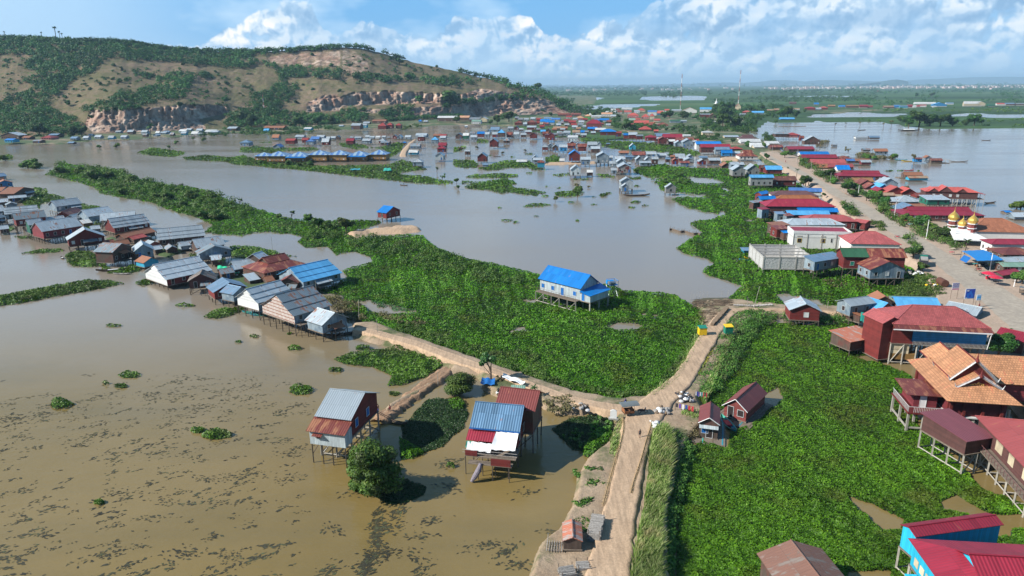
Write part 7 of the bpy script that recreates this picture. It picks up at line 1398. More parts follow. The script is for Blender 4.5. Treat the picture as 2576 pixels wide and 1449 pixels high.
T('D',[(1310,655,105),(550,545,80),(1050,220,60),(960,235,50),(530,210,30),(690,220,45),(400,235,45)],'sparse','mid',['pale half-bare tree beside the floating platforms','pale tree at the lake edge behind the blue roof','thin tree in the far shallows, first right','thin tree in the far shallows, second right','tiny flooded tree in the far shallows','thin flooded tree, middle of the far shallows','thin flooded tree at left of the far shallows'],None,mat='drybush')
T('V',[(300,965,105),(400,965,95),(790,890,85),(735,890,70),(855,890,60),(310,885,110),(255,865,85),(375,825,60),(20,905,60),(520,860,60),(600,840,50),(1760,735,35),(1880,735,40),(920,850,30),(200,960,50),(700,935,30)],'round','mid','dark green tree near the far inlet beyond the village','trees around the far inlet')
T('B',[(40,205,95),(450,218,65),(530,215,115),(670,198,145),(1180,120,55),(1695,135,70),(1090,95,60),(2545,150,90),(1980,150,60),(1860,245,60),(1720,300,40),(1150,320,30)],'round','mid','dark shade tree beside the sheds and houses under the cliff','shade trees under the cliff')
T('C',[(680,155,115),(840,155,105),(1320,262,175),(1490,262,145),(1300,150,150),(1390,135,110),(150,300,120),(230,300,90),(720,300,60),(640,300,50),(1000,340,60),(1250,390,70)],'round','mid','broad dark tree among the far village roofs','shade trees in the far village')
T('T',[(620,1038,90),(555,1040,90),(300,1035,110),(1850,960,120),(1900,970,110),(2260,965,90),(2400,960,90),(2510,955,85),(1750,960,70),(100,1000,70)],'round','mid','dark tree at the foot of the hill on the left shore','trees at the hill foot')
for k,x,y,h,lb in (('E',2070,690,120,'banana palm between the mosque and the blue awning'),('R',2440,600,110,'banana plant beside the street at the right edge'),('C',790,300,95,'tallest coconut palm among the far village roofs'),('C',720,310,75,'coconut palm left of the tallest in the far village'),('C',840,290,70,'coconut palm right of the tallest in the far village'),('C',500,305,80,'coconut palm at left of the far village trees'),('C',1840,410,75,'bushy palm beside the lake behind the white roofs'),('T',1140,1040,90,'single palm by the sheds of the far left shore'),('D',250,770,90,'banana clump beside the street by the blue roofs'),('E',2420,1430,110,'banana plant beside the street by the crimson shop'),('N',1935,305,95,'bright yellow-leaved plant behind the paired houses'),('C',2210,850,90,'banana clump right of the brown-roofed house'),('E',850,240,50,'spreading palm at the street edge by the dull blue roof'),('M',640,570,110,'palm by the green tarpaulin in the left village')):
    p=at(*cr(k,x,y),2.0 if k in 'ERCD' else .8); H=h*CR[k][2]*mpp(p)*1.15; o=palm_proto(8,int(x)%7,14); o.location=p; s=H/8; o.scale=(s*1.1,s*1.1,s); tag(o,lb,'palm tree')
# tall grass along the road
def tall_grass(name,polys,n,h,mat,seed,lean=.5,zf=.9):
    R=np.random.default_rng(seed); V=[];F=[]; 
    X=[];Y=[]
    for P in polys:
        x,y=sample_px(P,n,R); ok=inpoly(x,y,P); X.append(x[ok]);Y.append(y[ok])
    X=np.concatenate(X);Y=np.concatenate(Y); wx,wy=at_np(X,Y,zf); N_=len(X)
    H=h*R.uniform(.5,1.25,N_)*(.6+.7*fbm(wx/2.5,wy/2.5,3,seed)); a=R.uniform(0,6.28,N_); w=R.uniform(.05,.11,N_)
    d=np.stack([.55+R.normal(size=N_)*.35,.25+R.normal(size=N_)*.35],-1)*lean
    B=np.stack([wx,wy,np.full(N_,zf-.4)],-1); s=np.stack([np.cos(a)*w,np.sin(a)*w,0*a],-1); m1=B+np.stack([d[:,0]*H*.35,d[:,1]*H*.35,H*.6+.4],-1); t=B+np.stack([d[:,0]*H,d[:,1]*H,H*.92+.4],-1)
    V=np.stack([B-s,B+s,m1+s*.8,m1-s*.8,t],1).reshape(-1,3); k=np.arange(N_)*5
    Fq=np.stack([k,k+1,k+2,k+3],-1); Ft=np.stack([k+3,k+2,k+4,k+4],-1)[:,:3]
    o=mkbig(name,V,Fq,M[mat],attr={'tone':('FACE',R.random(N_))}); 
    o2=mkbig(name+'_tips',V,Ft,M[mat],attr={'tone':('FACE',np.clip(R.random(N_)+.2,0,1))}); o2.parent=o; tag(o,kind='stuff'); tag(o2,kind='stuff')
tall_grass('tall_grass',[[(1640,1095),(1672,1080),(1690,1130),(1683,1190),(1668,1270),(1655,1350),(1645,1750),(1565,1750),(1585,1480),(1600,1380),(1618,1290),(1630,1200)]],1.3,1.9,'reed',71,.6)
tall_grass('verge_grass',[[(1625,1000),(1690,955),(1725,890),(1765,820),(1772,835),(1735,905),(1700,965),(1640,1008)],[(1760,1000),(1790,940),(1820,870),(1840,850),(1830,880),(1800,960),(1775,1020)],[(1540,1095),(1560,1060),(1568,1090),(1545,1160),(1530,1150)],[(1720,1030),(1760,1040),(1750,1060),(1710,1050)]],2.0,1.1,'reed',72,.5,.5)
# ================================================================= people, vehicles, boats, small things
def skin_body(name,verts,edges,mat,parent=None,sub=1):
    me=bpy.data.meshes.new(name); me.from_pydata([v[:3] for v in verts],edges,[]); me.materials.append(mat)
    o=bpy.data.objects.new(name,me); link(o,parent); sk=o.modifiers.new('s','SKIN'); 
    for i,v in enumerate(verts): me.skin_vertices[0].data[i].radius=(v[3],v[3])
    me.skin_vertices[0].data[0].use_root=True
    if sub: o.modifiers.new('u','SUBSURF').levels=sub; o.modifiers['u'].render_levels=sub
    return o
def person(pos,rz,pose,cloth,legs,label,H=1.6,hat=None):
    r=empty('person',pos,rz,label,'person'); s=H/1.65
    if pose=='walk': hip=.86; kn=((.13,.12,.46),(-.13,-.1,.47)); ft=((.10,.28,.06),(-.10,-.26,.07)); hd=((.27,.22,.86),(-.27,-.16,.86)); tor=0
    elif pose=='ride': hip=.86; kn=((.12,.33,.72),(-.12,.36,.58)); ft=((.12,.22,.32),(-.12,.2,.16)); hd=((.2,.5,1.08),(-.2,.5,1.08)); tor=.12
    elif pose=='sit': hip=.45; kn=((.13,.4,.46),(-.13,.4,.46)); ft=((.13,.45,.05),(-.13,.45,.05)); hd=((.2,.35,.55),(-.2,.35,.55)); tor=.05
    else: hip=.86; kn=((.1,.02,.45),(-.1,.02,.45)); ft=((.1,.06,.05),(-.1,.06,.05)); hd=((.24,.05,.8),(-.24,.05,.8)); tor=0
    sh=hip+.5; V=[(0,0,hip,.13),(0,tor*.5,hip+.25,.12),(0,tor,sh,.13),(0,tor+.02,sh+.12,.055),(0,tor+.04,sh+.22,.1),(0,tor+.05,sh+.31,.085)]; E=[(0,1),(1,2),(2,3),(3,4),(4,5)]
    for k in (0,1):
        x=kn[k][0]; sg=1 if x>0 else -1; n=len(V); V+=[(sg*.09,0,hip-.06,.1),(*kn[k],.065),(*ft[k],.045),(ft[k][0],ft[k][1]+.14,ft[k][2]-.02,.035)]; E+=[(0,n),(n,n+1),(n+1,n+2),(n+2,n+3)]
        n=len(V); hx,hy,hz=hd[k]; el=(sg*.27,tor*.5+hy*.4-.06,(sh+hz)/2-.03); V+=[(sg*.17,tor,sh-.02,.06),(*el,.045),(hx,hy,hz,.035),(hx,hy+.07,hz-.03,.028)]; E+=[(2,n),(n,n+1),(n+1,n+2),(n+2,n+3)]
    V=[(a*s,b*s,c*s,q*s) for a,b,c,q in V]; b=skin_body('body',V,E,M['skin'],r)
    m=MB(); m.lathe([(.17*s,0),(.16*s,.2*s),(.2*s,.47*s),(.1*s,.56*s)],10,(0,tor*.5*s,(hip-.02)*s)); m.build('shirt',M[cloth],r)
    m=MB()
    for k in (0,1): sg=1 if kn[k][0]>0 else -1; m.bar((sg*.09*s,0,hip*s),(kn[k][0]*s,kn[k][1]*s,kn[k][2]*s),.12*s,8,.085*s)
    m.build('trousers',M[legs],r); m=MB(); m.lathe([(.105*s,0),(.11*s,.07*s),(.06*s,.13*s)],10,(0,(tor+.03)*s,(sh+.24)*s)); m.build('hair' if not hat else 'hat',M[hat or 'black'],r)
    return r
def wheel(par,c,r,w=.08,ax='x',spokes=True,name='wheel'):
    root=MB(); n=14
    def P(a,rr,o): return (c[0]+o,c[1]+rr*math.cos(a),c[2]+rr*math.sin(a)) if ax=='x' else (c[0]+rr*math.cos(a),c[1]+o,c[2]+rr*math.sin(a))
    for i in range(n):
        a=6.2832*i/n; b=6.2832*(i+1)/n
        for (r0,o0),(r1,o1) in (((r*.82,-w/2),(r,-w/2)),((r,-w/2),(r,w/2)),((r,w/2),(r*.82,w/2)),((r*.82,w/2),(r*.82,-w/2))): root.face([P(a,r0,o0),P(b,r0,o0),P(b,r1,o1),P(a,r1,o1)])
    o=root.build(name,M['black'],par)
    if spokes:
        h=MB()
        for i in range(6): a=6.2832*i/6; h.bar(P(a,r*.84,0),P(a+3.1416,.02,0),.012,3)
        h.build('rim',M['steel'],o)
def bicycle(pos,rz,label):
    r=empty('bicycle',pos,rz,label,'bicycle')
    for y in(-.52,.52): wheel(r,(0,y,.33),.33,.035)
    m=MB(); fr=[((0,-.52,.33),(0,-.1,.33)),((0,-.1,.33),(0,-.2,.8)),((0,-.2,.8),(0,.36,.85)),((0,.36,.85),(0,-.1,.33)),((0,.52,.33),(0,.34,.95)),((0,-.52,.33),(0,-.2,.75))]
    for a,b in fr: m.bar(a,b,.02,5)
    m.build('frame',M['cloth_dark'],r); MB().bar((-.26,.36,1.0),(.26,.36,1.0),.018,5).build('handlebar',M['steel'],r); MB().box(-.08,-.32,.84,.08,-.06,.9).build('saddle',M['black'],r)
def motorbike(pos,rz,label,col='plastic_red',group=None,par=None):
    r=empty('motorbike',pos,rz) if par is None else par
    if par is None: tag(r,label,'motorbike',group)
    for y in(-.6,.6): wheel(r,(0,y,.29),.29,.1)
    m=MB(); m.box(-.13,-.75,.62,.13,.0,.74); m.build('seat',M['black'],r); m=MB(); m.box(-.14,-.4,.32,.14,.28,.6); m.bar((0,.28,.45),(0,.52,.95),.09,6); m.box(-.12,-.95,.5,.12,-.5,.62); m.build('body_panel',M[col],r)
    m=MB(); m.bar((-.33,.42,1.0),(.33,.42,1.0),.025,5); m.bar((0,.6,.29),(0,.45,.98),.03,5); m.build('handlebar',M['steel'],r); return r
def remork(pos,rz):
    r=empty('motor_rickshaw',pos,rz,'brown passenger rickshaw with grey canopy towed by a motorbike at the dirt road junction','rickshaw')
    # cart sits at y<0, motorbike ahead at y>0
    for x in(-.75,.75): wheel(r,(x,-1.1,.32),.32,.1)
    m=MB(); m.box(-.68,-2.0,.42,.68,-.2,.55); m.build('chassis',M['black'],r)
    for y in(-1.9,-.3): MB().box(-.66,y-.05,.55,.66,y+.05,1.15).build('seat_back',M['wickery'],r); MB().box(-.64,y+(.05 if y<-1 else -.45),.55,.64,y+(.45 if y<-1 else -.05),.8).build('seat',M['wickery'],r)
    for x in(-.7,.7): MB().box(x-.03,-1.98,.5,x+.03,-.22,.95).build('side_panel',M['wickery'],r)
    for x in(-.66,.66):
        for y in(-1.95,-.25): MB().bar((x,y,.5),(x,y,1.95),.03,5).build('post',M['black'],r)
    m=MB(); n=10; V=[]
    for i in range(n+1):
        a=math.pi*i/n; V.append((-.95*math.cos(a),1.9+.28*math.sin(a)))
    for (x0,z0),(x1,z1) in zip(V,V[1:]): m.face([(x0,-2.45,z0),(x1,-2.45,z1),(x1,.6,z1),(x0,.6,z0)]); 
    m.face([(x,-2.45,z) for x,z in V]); m.face([(x,.6,z) for x,z in V][::-1]); m.face([(-.95,-2.45,1.9),(.95,-2.45,1.9),(.95,.6,1.9),(-.95,.6,1.9)][::-1]); m.build('canopy',M['canopygrey'],r)
    MB().bar((0,-.2,.5),(0,1.0,.75),.035,5).build('tow_bar',M['black'],r)
    mb=empty('motorbike',(0,1.55,0)); mb.parent=r; motorbike(None,0,None,'cloth_dark',par=mb)
mat_plain('canopygrey',(.13,.15,.16),.6,.15)
zr=1.36
p1_=at(*cr('J',715,520),zr); remork(p1_,math.radians(-78))
pb=at(*cr('J',630,432),zr); bicycle(pb,math.radians(80),'bicycle ridden by a child in blue beside the green verge'); person(pb+Vector((.05,0,0)),math.radians(80),'ride','cloth_blue','cloth_blue','child in blue riding a bicycle towards the left along the dirt branch',1.35)
person(at(*cr('J',770,742),zr),math.radians(175),'walk','cloth_dark','cloth_dark','small dark-clothed person walking alone down the dirt road',1.35)
person(at(*cr('N',780,410),.8),1.2,'sit','cloth_red','cloth_dark','person in red sitting at the end of the dyke path',1.5)
person(at(*cr('N',682,430),1.4)+Vector((0,.3,0)),2.0,'stand','cloth_dark','cloth_blue','dark-clothed person standing at the back stair of the silver-roofed house',1.6)
# truck and road traffic
def truck():
    p=at(*cr('W',300,540),2.3); r=empty('truck',p,math.radians(-28),'dark truck with green and yellow nose parked at the street edge','truck')
    MB().box(-1.05,-3.2,.75,1.05,1.0,1.9).build('cargo_bed',M['cloth_dark'],r); m=MB(); m.box(-.9,-3.0,1.9,.9,.8,2.3); m.build('load',M['bundlegrey'],r)
    m=MB(); m.box(-1.05,1.05,.6,1.05,2.7,1.6); m.box(-.98,1.1,1.6,.98,2.3,2.5); m.build('cab',M['greenpaint'],r)
    MB().box(-.9,2.31,1.65,.9,2.36,2.4).build('windscreen',M['glassdark'],r); MB().box(-1.04,2.71,1.0,1.04,2.75,1.2).build('yellow_band',M['yellowpaint'],r); MB().box(-1.08,2.7,.45,1.08,2.85,.75).build('bumper',M['whitetrim'],r)
    for x in(-.95,.95):
        for y in(-2.3,-1.3,1.9): wheel(r,(x,y,.48),.48,.28)
    for x in(-.75,.75): MB().box(x-.15,2.71,.8,x+.15,2.77,.98).build('headlight',M['frame'],r)
truck()
for i,(k,x,y,a,lb,c) in enumerate((('E',785,52,-.4,'white motorbike riding along the middle of the paved street','whitetrim'),('C',2080,672,-.3,'motorbike approaching in the far part of the paved street','cloth_red'),('W',1370,745,1.2,'motorbike parked just left of the red parasols','cloth_dark'),('W',1590,880,1.0,'motorbike parked in front of the red parasol stall','cloth_dark'),('W',1290,650,1.4,'motorbike parked under the edge of the blue awning','plastic_red'),('C',1640,540,.4,'motorbike at the far road head by the tan shed','cloth_dark'))):
    p=at(*cr(k,x,y),2.32); m_=motorbike(p,a,lb,c)
    if i<2: person(p+Vector((0,0,.0)),a,'ride','cloth_white' if i==0 else 'cloth_red','cloth_dark','rider in %s on the %s motorbike of the paved street'%(('white','nearer') if i==0 else ('red','farther')),1.5)
def cart(k,x,y,a,lb,col):
    p=at(*cr(k,x,y),2.3); r=empty('cargo_rickshaw',p,a,lb,'rickshaw'); MB().box(-.7,-1.4,.5,.7,.6,.62).build('chassis',M['black'],r)
    for x_ in(-.75,.75): wheel(r,(x_,-.5,.35),.35,.12)
    MB().box(-.7,-1.4,.62,.7,.6,1.1).build('box',M[col],r); MB().slab([(-.8,-1.5,1.9),(.8,-1.5,1.9),(.8,.7,1.95),(-.8,.7,1.95)],.05).build('roof',M['canopygrey'],r)
    for x_ in(-.7,.7):
        for y_ in(-1.4,.6): MB().bar((x_,y_,1.1),(x_,y_,1.9),.025,4).build('post',M['black'],r)
cart('C',2495,830,-.3,'dark canopied rickshaw parked on the right verge of the street','cloth_dark'); cart('W',2080,1080,1.0,'wooden cart on the sandy verge at the right edge of the street','wood')
# street stall with blue awning, parasols
def stall():
    k='W'; z=2.3; B=[at(*cr(k,x,y),z+3.0) for x,y in ((1280,475),(1755,460),(1380,275),(990,295))]; c=at(*cr(k,1350,560),z)
    r=empty('market_stall',c,0,'roadside stall shaded by a large bright blue tarpaulin awning','stall'); q=[b-c for b in B]; n=8; V=[];F=[]
    for i in range(n+1):
        for j in range(n+1):
            a,b=i/n,j/n; p=(q[0]*(1-a)+q[1]*a)*(1-b)+(q[3]*(1-a)+q[2]*a)*b; V.append(p+Vector((0,0,.25*math.sin(b*3.1)+.06*math.sin(a*20))))
    for i in range(n):
        for j in range(n): t=i*(n+1)+j; F.append((t,t+n+1,t+n+2,t+1))
    mk('awning',V,F,M['tarp_blue'],r,smooth=True)
    for b in q: MB().bar((b.x*.96,b.y,-.1),(b.x*.96,b.y,b.z),.06,5).build('pole',M['wood'],r)
    s=[at(*cr(k,x,y),zz)-c for x,y,zz in ((1080,510,z+.8),(960,455,z+1.0),(1040,365,z+2.4),(1170,420,z+2.3))]; mk('side_sheet',s,[(0,1,2,3)],M['blueshutter'],r)
    MB().box(-1.8,.2,0,1.8,.9,.85).build('counter',M['wood'],r); MB().box(-2.6,-.6,.6,-1.2,.2,.7).build('table',M['boatblue'],r)
    for x,y,mt in((-2.2,-1.4,'wickery'),(-1.4,-1.3,'bundlegrey'),(.3,-.6,'black'),(1.2,-.5,'bundlegrey'),(2.2,-.4,'yellowpaint'),(-.3,-1.0,'cloth_dark')): 
        o=MB().lathe([(.3,0),(.34,.3),(.3,.62),(.1,.7)],9,(c.x+x,c.y+y,c.z)).build('storage_drum',M[mt]); tag(o,'%s drum standing before the blue awning stall, %s'%({'wickery':'orange','bundlegrey':'grey','black':'black','yellowpaint':'yellow','cloth_dark':'dark'}[mt],{(-2.2):'far left',(-1.4):'second from left',.3:'middle',1.2:'right of middle',2.2:'far right',(-.3):'left of middle'}[x]),'drum')
stall()
for x,y,lb in ((1490,680,'red parasol farther from the camera beside the street stall'),(1620,750,'red parasol nearer to the camera beside the street stall')):
    ptop=at(*cr('W',x,y),4.7); r=empty('parasol',(ptop.x,ptop.y,2.3),0,lb,'parasol'); m=MB(); m.lathe([(1.75,2.05),(1.2,2.35),(.6,2.55),(.05,2.68)],14); m.build('canopy',M['plastic_red'],r); MB().bar((0,0,0),(0,0,2.6),.035,6).build('pole',M['wood'],r)
p=at(*cr('W',1470,800),2.3); o=empty('drink_cooler',p,0,'red ice box under the red parasols','cooler'); MB().box(-.5,-.3,0,.5,.3,.8).build('body',M['plastic_red'],o); MB().box(-.53,-.33,.81,.53,.33,.9).build('lid',M['whitetrim'],o)
p=at(*cr('W',815,360),2.3); o=empty('snack_cart',p,.2,'small red and white snack table left of the blue awning','stall'); MB().box(-.7,-.4,.8,.7,.4,.9).build('tabletop',M['plastic_red'],o)
for x in(-.6,.6):
    for y in(-.3,.3): MB().bar((x,y,0),(x,y,2.0),.03,4).build('leg',M['wood'],o)
MB().slab([(-.8,-.5,2.0),(.8,-.5,2.0),(.8,.5,2.1),(-.8,.5,2.1)],.04).build('canopy',M['w_cream'],o)
# rusty tank
p=at(*cr('W',660,955),2.2); o=empty('fuel_tank',p,0,'large rusty cylindrical tank lying on the verge above the green scrub','tank'); m=MB(); a=at(*cr('W',700,890),3.2)-p; b=at(*cr('W',590,830),3.2)-p; d=(b-a).normalized()
m.bar(a,a+d*3.2,1.0,20); m.build('shell',M['rust_metal'],o); MB().bar(a-d*.02,a-d*.06,.85,20).build('end_cap',M['rust_metal'],o)
# sign boards
def m_sign(name,c1,c2,sc,thr=.5,vec=(1,1,1)):
    m,nt,b,o_=newmat(name); n=noise(nt,tc(nt,'Object'),sc,1,.5,vec); c=ramp(nt,n,[(thr-.02,c1),(thr+.02,c2)]); nt.links.new(c,b.inputs['Base Color']); b.inputs['Roughness'].default_value=.5; M[name]=m
mat_plain('sign_blue',(.01,.07,.5),.4,.1,bmp=0); mat_plain('sign_mid',(.01,.2,.75),.4,.1,bmp=0); mat_plain('sign_purple',(.12,.09,.4),.4,.1,bmp=0); mat_plain('sign_pink',(.6,.22,.35),.4,.1,bmp=0); mat_plain('sign_cyan',(.05,.35,.7),.4,.1,bmp=0)
def board(k,pl,pr,top,bot,foot,label,kind):
    z=2.2; A=at(*cr(k,pl,foot),z); B=at(*cr(k,pr,foot),z); B=Vector((B.x,A.y+(B.x-A.x)*.1,z)); ztop=atY(cr(k,pl,0)[0],cr(k,0,top)[1],A.y).z-z; zb=atY(cr(k,pl,0)[0],cr(k,0,bot)[1],A.y).z-z; L=(B-A).length
    r=empty('sign_board',A,math.atan2(B.y-A.y,B.x-A.x),label,'sign')
    for x in(.05,L-.05): MB().bar((x,.05,0),(x,.05,ztop),.05,5).build('post',M['wood'],r)
    H=ztop-zb; MB().box(0,-.04,zb,L,.03,ztop).build('panel',M['whitetrim'],r); e=.045
    def bx(n,x0,z0,x1,z1,mt,lay=1): MB().box(L*x0,-e-.012*lay,zb+H*z0,L*x1,-e+.004-.012*(lay-1),zb+H*z1).build(n,M[mt],r)
    if kind=='poster':
        bx('picture',.07,.05,.93,.95,'sign_blue'); m=MB(); y=-e-.02
        m.face([(L*.2,y,zb+H*.08),(L*.8,y,zb+H*.08),(L*.84,y,zb+H*.35),(L*.68,y,zb+H*.55),(L*.55,y,zb+H*.8),(L*.47,y,zb+H*.8),(L*.36,y,zb+H*.58),(L*.18,y,zb+H*.5)]); m.build('picture_shape',M['sign_mid'],r)
        m=MB(); m.face([(L*.5+L*.11*math.cos(t*.5236),y-.01,zb+H*.3+H*.14*math.sin(t*.5236)) for t in range(12)]); m.build('picture_shape',M['sign_blue'],r); m=MB(); m.face([(L*.24+L*.13*math.cos(t*.5236),y-.01,zb+H*.8+H*.07*math.sin(t*.5236)) for t in range(12)]); m.build('picture_shape',M['whitetrim'],r); bx('caption',.08,.04,.28,.12,'whitetrim',2)
    elif kind=='purple':
        bx('stripe',.05,.68,.95,.95,'sign_purple'); bx('stripe',.05,.36,.95,.6,'sign_purple'); bx('stripe',.0,.0,1,.2,'sign_pink')
        for i in range(7): bx('lettering',.1+.12*i,.74+.03*(i%3),.18+.12*i,.88-.03*(i%2),'whitetrim',2)
        for i in range(5): bx('lettering',.12+.17*i,.42,.22+.17*i,.52+.02*(i%2),'whitetrim',2)
    else:
        bx('field',.05,.05,.95,.95,'sign_cyan')
        for i in range(4): bx('lettering',.16+.2*i,.72,.28+.2*i,.88-.04*(i%2),'whitetrim',2)
        bx('lettering',.2,.22,.8,.3,'whitetrim',2); bx('lettering',.3,.12,.7,.17,'whitetrim',2)
board('W',785,920,875,1000,1170,'small purple and white notice board on two posts beside the rusty tank','purple'); board('W',1010,1210,980,1165,1330,'large blue poster board in a white frame at the street corner','poster'); board('W',1225,1310,1085,1190,1370,'small light blue sign with white lettering right of the blue poster board','cyan')
person(at(*cr('W',1305,1345),2.3),.5,'stand','cloth_red','cloth_white','person in red and white standing beyond the blue signs on the street',1.5)
person(at(*cr('D',1045,1305),2.3),.5,'stand','sign_pink','cloth_dark','person in magenta standing at the right verge before the crimson roofs',1.6)
for k,x,y,c,lb in (('D',1215,1330,'plastic_red','red table at the roadside before the long crimson roof'),('D',1270,1372,'boatblue','blue table on the concrete apron by the roadside trees'),('D',560,1012,'whitetrim','white goods table on the sandy verge at the street bend'),('D',480,735,'wood','wooden table beside the street below the first blue roof'),('E',1075,185,'wickery','brown table under the trees at the right street verge')):
    o=empty('roadside_table',at(*cr(k,x,y),2.3),.4,lb,'table'); MB().box(-.9,-.5,.7,.9,.5,.8).build('tabletop',M[c],o)
    for a_ in(-.8,.8):
        for b_ in(-.4,.4): MB().bar((a_,b_,0),(a_,b_,.7),.04,4).build('leg',M['wood'],o)
for i,(k,x,y,a,c,lb) in enumerate((('D',60,700,.8,'cloth_dark','dark motorbike parked by the first roadside trees'),('D',215,780,.5,'cloth_red','red motorbike parked beside the banana clump verge'),('D',600,1040,.9,'cloth_dark','dark motorbike at the right verge of the street bend'),('E',1500,545,1.2,'plastic_red','red motorbike parked near the mosque pole'))): motorbike(at(*cr(k,x,y),2.3),a,lb,c)
# utility poles and wires
PT=[]
def upole(k,x,y,h,lab,z=2.2,mat='bundlegrey',r_=.14,arm=True,lean=0):
    p=at(*cr(k,x,y),z); H=h*CR[k][2]*mpp(p)/math.cos(PIT)*.98; r=empty('utility_pole',p,0,lab,'pole'); MB().bar((0,0,-.8),(lean,0,H),r_,7,r_*.7).build('shaft',M[mat],r)
    if arm: MB().box(-.7+lean,-.05,H-.5,.7+lean,.05,H-.38).build('crossarm',M['wood'],r)
    PT.append(p+Vector((lean,0,H-.4))); return p
for i,(k,x,y,h,lb) in enumerate((('C',1915,585,120,'concrete pole at the far end of the paved street'),('C',2220,690,120,'concrete pole by the second crimson roof on the street'),('C',2385,780,130,'concrete pole by the banana clump on the street'),('D',345,885,120,'leaning-looking pole at the verge before the ochre roof'),('D',500,975,110,'pole in the tree row beside the street bend'),('D',665,1035,130,'white concrete pole at the verge by the coral gables'),('D',1080,1290,190,'white concrete pole before the long crimson roof'),('E',1745,560,165,'white concrete pole near the mosque trees'),('E',2285,820,145,'thick white concrete pole before the blue awning'),('E',2490,960,60,'short white post at the right edge of the street'))):
    upole(k,x,y,h,lb,mat='whitetrim' if i>4 else 'bundlegrey')
def wire(a,b,sag,lab,n=10,r=.018):
    m=MB(); P=[]
    for i in range(n+1): t=i/n; p=a.lerp(b,t); p.z-=sag*4*t*(1-t); P.append(p)
    V=[];F=[]
    for p in P: V+=[p+Vector((r,0,r)),p+Vector((-r,0,r)),p+Vector((0,0,-r))]
    for i in range(n):
        for j in range(3): k=(j+1)%3; F.append((i*3+j,i*3+k,i*3+3+k,i*3+3+j))
    tag(mk('power_line',V,F,M['cloth_dark']),lab,'cable','overhead wires along the street')
for i in range(len(PT)-2): wire(PT[i],PT[i+1],.8,'thin overhead wire strung between the street poles')
for k,x,y,h,lb,ln in (('Q',2375,560,245,'tall thin leaning pole beside the path to the red hut',1.2),('Q',2320,555,135,'short pole left of the leaning one beside the path to the red hut',0),('M',2000,1070,205,'tall bare pole in the dry scrub by the stilt row',.3),('M',2195,1240,180,'bare pole at the start of the dirt branch',-.1),('M',1130,360,130,'thin stake standing in the channel beyond the red roof',.1),('N',1165,195,100,'thin stake beside the dyke path',0),('P',1650,460,240,'thin pole before the sky-blue roofed stilt house',0),('E',905,1170,90,'thin stake behind the red hut',.1)):
    upole(k,x,y,h,lb,z=.3,mat='greypost',r_=.07,arm=False,lean=ln)
for x,y,h in ((1775,445,70),(1800,445,60),(1830,440,75),(1860,440,75),(1890,440,80),(1930,440,75),(2070,430,80),(2130,430,80)):
    p=at(*cr('Q',x,y),0); H=h*.2604*mpp(p); o=MB().bar((0,0,-.5),(.2,0,H),.035,4).build('fishing_stake',M['bundlegrey'],loc=p); tag(o,'thin pale fishing stake at the pond end by the log pile','stake','fishing stakes at the pond end')
def mast(x,y,ytop,label,k='F'):
    p=at(*cr(k,x,y),.5); H=atY(cr(k,x,0)[0],cr(k,0,ytop)[1],p.y).z-p.z; r=empty('radio_mast',p,0,label,'mast'); w=H*.0065+.15
    for i in range(8):
        m=MB(); z0=H*i/8; z1=H*(i+1)/8
        for a in range(3): c=(w*math.cos(a*2.094),w*math.sin(a*2.094)); m.bar((*c,z0),(*c,z1),w*.32,4); c2=(w*math.cos(a*2.094+2.094),w*math.sin(a*2.094+2.094)); m.bar((*c,z0),(*c2,z1),w*.2,3)
        m.build('section',M['coralpaint' if i%2 else 'whitetrim'],r)
    MB().lathe([(w*1.6,0),(w*2.2,w),(w*1.6,w*2)],8,(0,0,H*.62)).build('dish',M['whitetrim'],r)
mat_plain('coralpaint',(.35,.12,.1),.6,.1)
mast(1711,276,186,'tall red and white radio mast behind the far village'); mast(1857,262,176,'tall slim radio mast right of the nearer one, by the far trees')
mast(668,312,238,'lattice telecom tower rising from the trees at the hill foot'); mast(399,108,92,'thin antenna on the wooded ridge, left of a pair'); mast(409,109,93,'thin antenna on the wooded ridge, right of a pair')
p=at(1802,262,.6); o=empty('stupa',p,0,'white pointed stupa among the trees beyond the far village','stupa'); s=mpp(p); MB().lathe([(5*s,0),(5*s,2*s),(3.6*s,2.3*s),(3.3*s,5*s),(1.5*s,7*s),(.7*s,10*s),(.1*s,15*s)],12).build('spire',M['whitetrim'],o); MB().box(-6.5*s,-5*s,-.5,6.5*s,5*s,.8*s).build('plinth',M['whitetrim'],o)
# plain: long sheds and village on the far road
PL=[(40,120,575,590,612,'p','crimson','red'),(160,240,600,602,625,'p','crimson','red')]
for r in [(100,222,575,590,628,'p','crimson','red'),(225,300,588,600,625,'p','red','dark'),(460,620,588,605,630,'p','tan','dark'),(620,712,578,592,628,'p','bluep','blue'),(705,830,585,600,632,'p','blueg','cyan'),(820,900,572,588,626,'p','crimson','brick'),(900,955,585,598,622,'p','white','white'),(1010,1110,572,586,614,'p','coral','plaster'),(955,1010,580,592,614,'p','red','pink'),(920,1250,535,560,572,'p','white','white'),(1190,1420,540,572,606,'g','sky','blue'),(1400,1520,540,556,575,'p','blueg','white'),(1670,1900,522,560,600,'p','white','cream'),(1860,2000,525,552,600,'g','white','cream'),(2040,2150,560,578,600,'p','green','green'),(2165,2310,548,566,590,'p','coral','white'),(2290,2440,545,562,590,'p','blueg','dark'),(2460,2600,550,564,590,'p','grey','dark'),(1200,1260,592,600,618,'p','white','white'),(0,85,578,590,612,'p','orange','dark'),(2050,2090,318,328,345,'p','red','plaster'),(355,385,362,370,382,'p','coral','plaster')]:
    hpx('Y',r,'on far right shore','sheds and houses along the far right shore',g=.8,stilts=False,base='concrete',name='far_house',win=False)
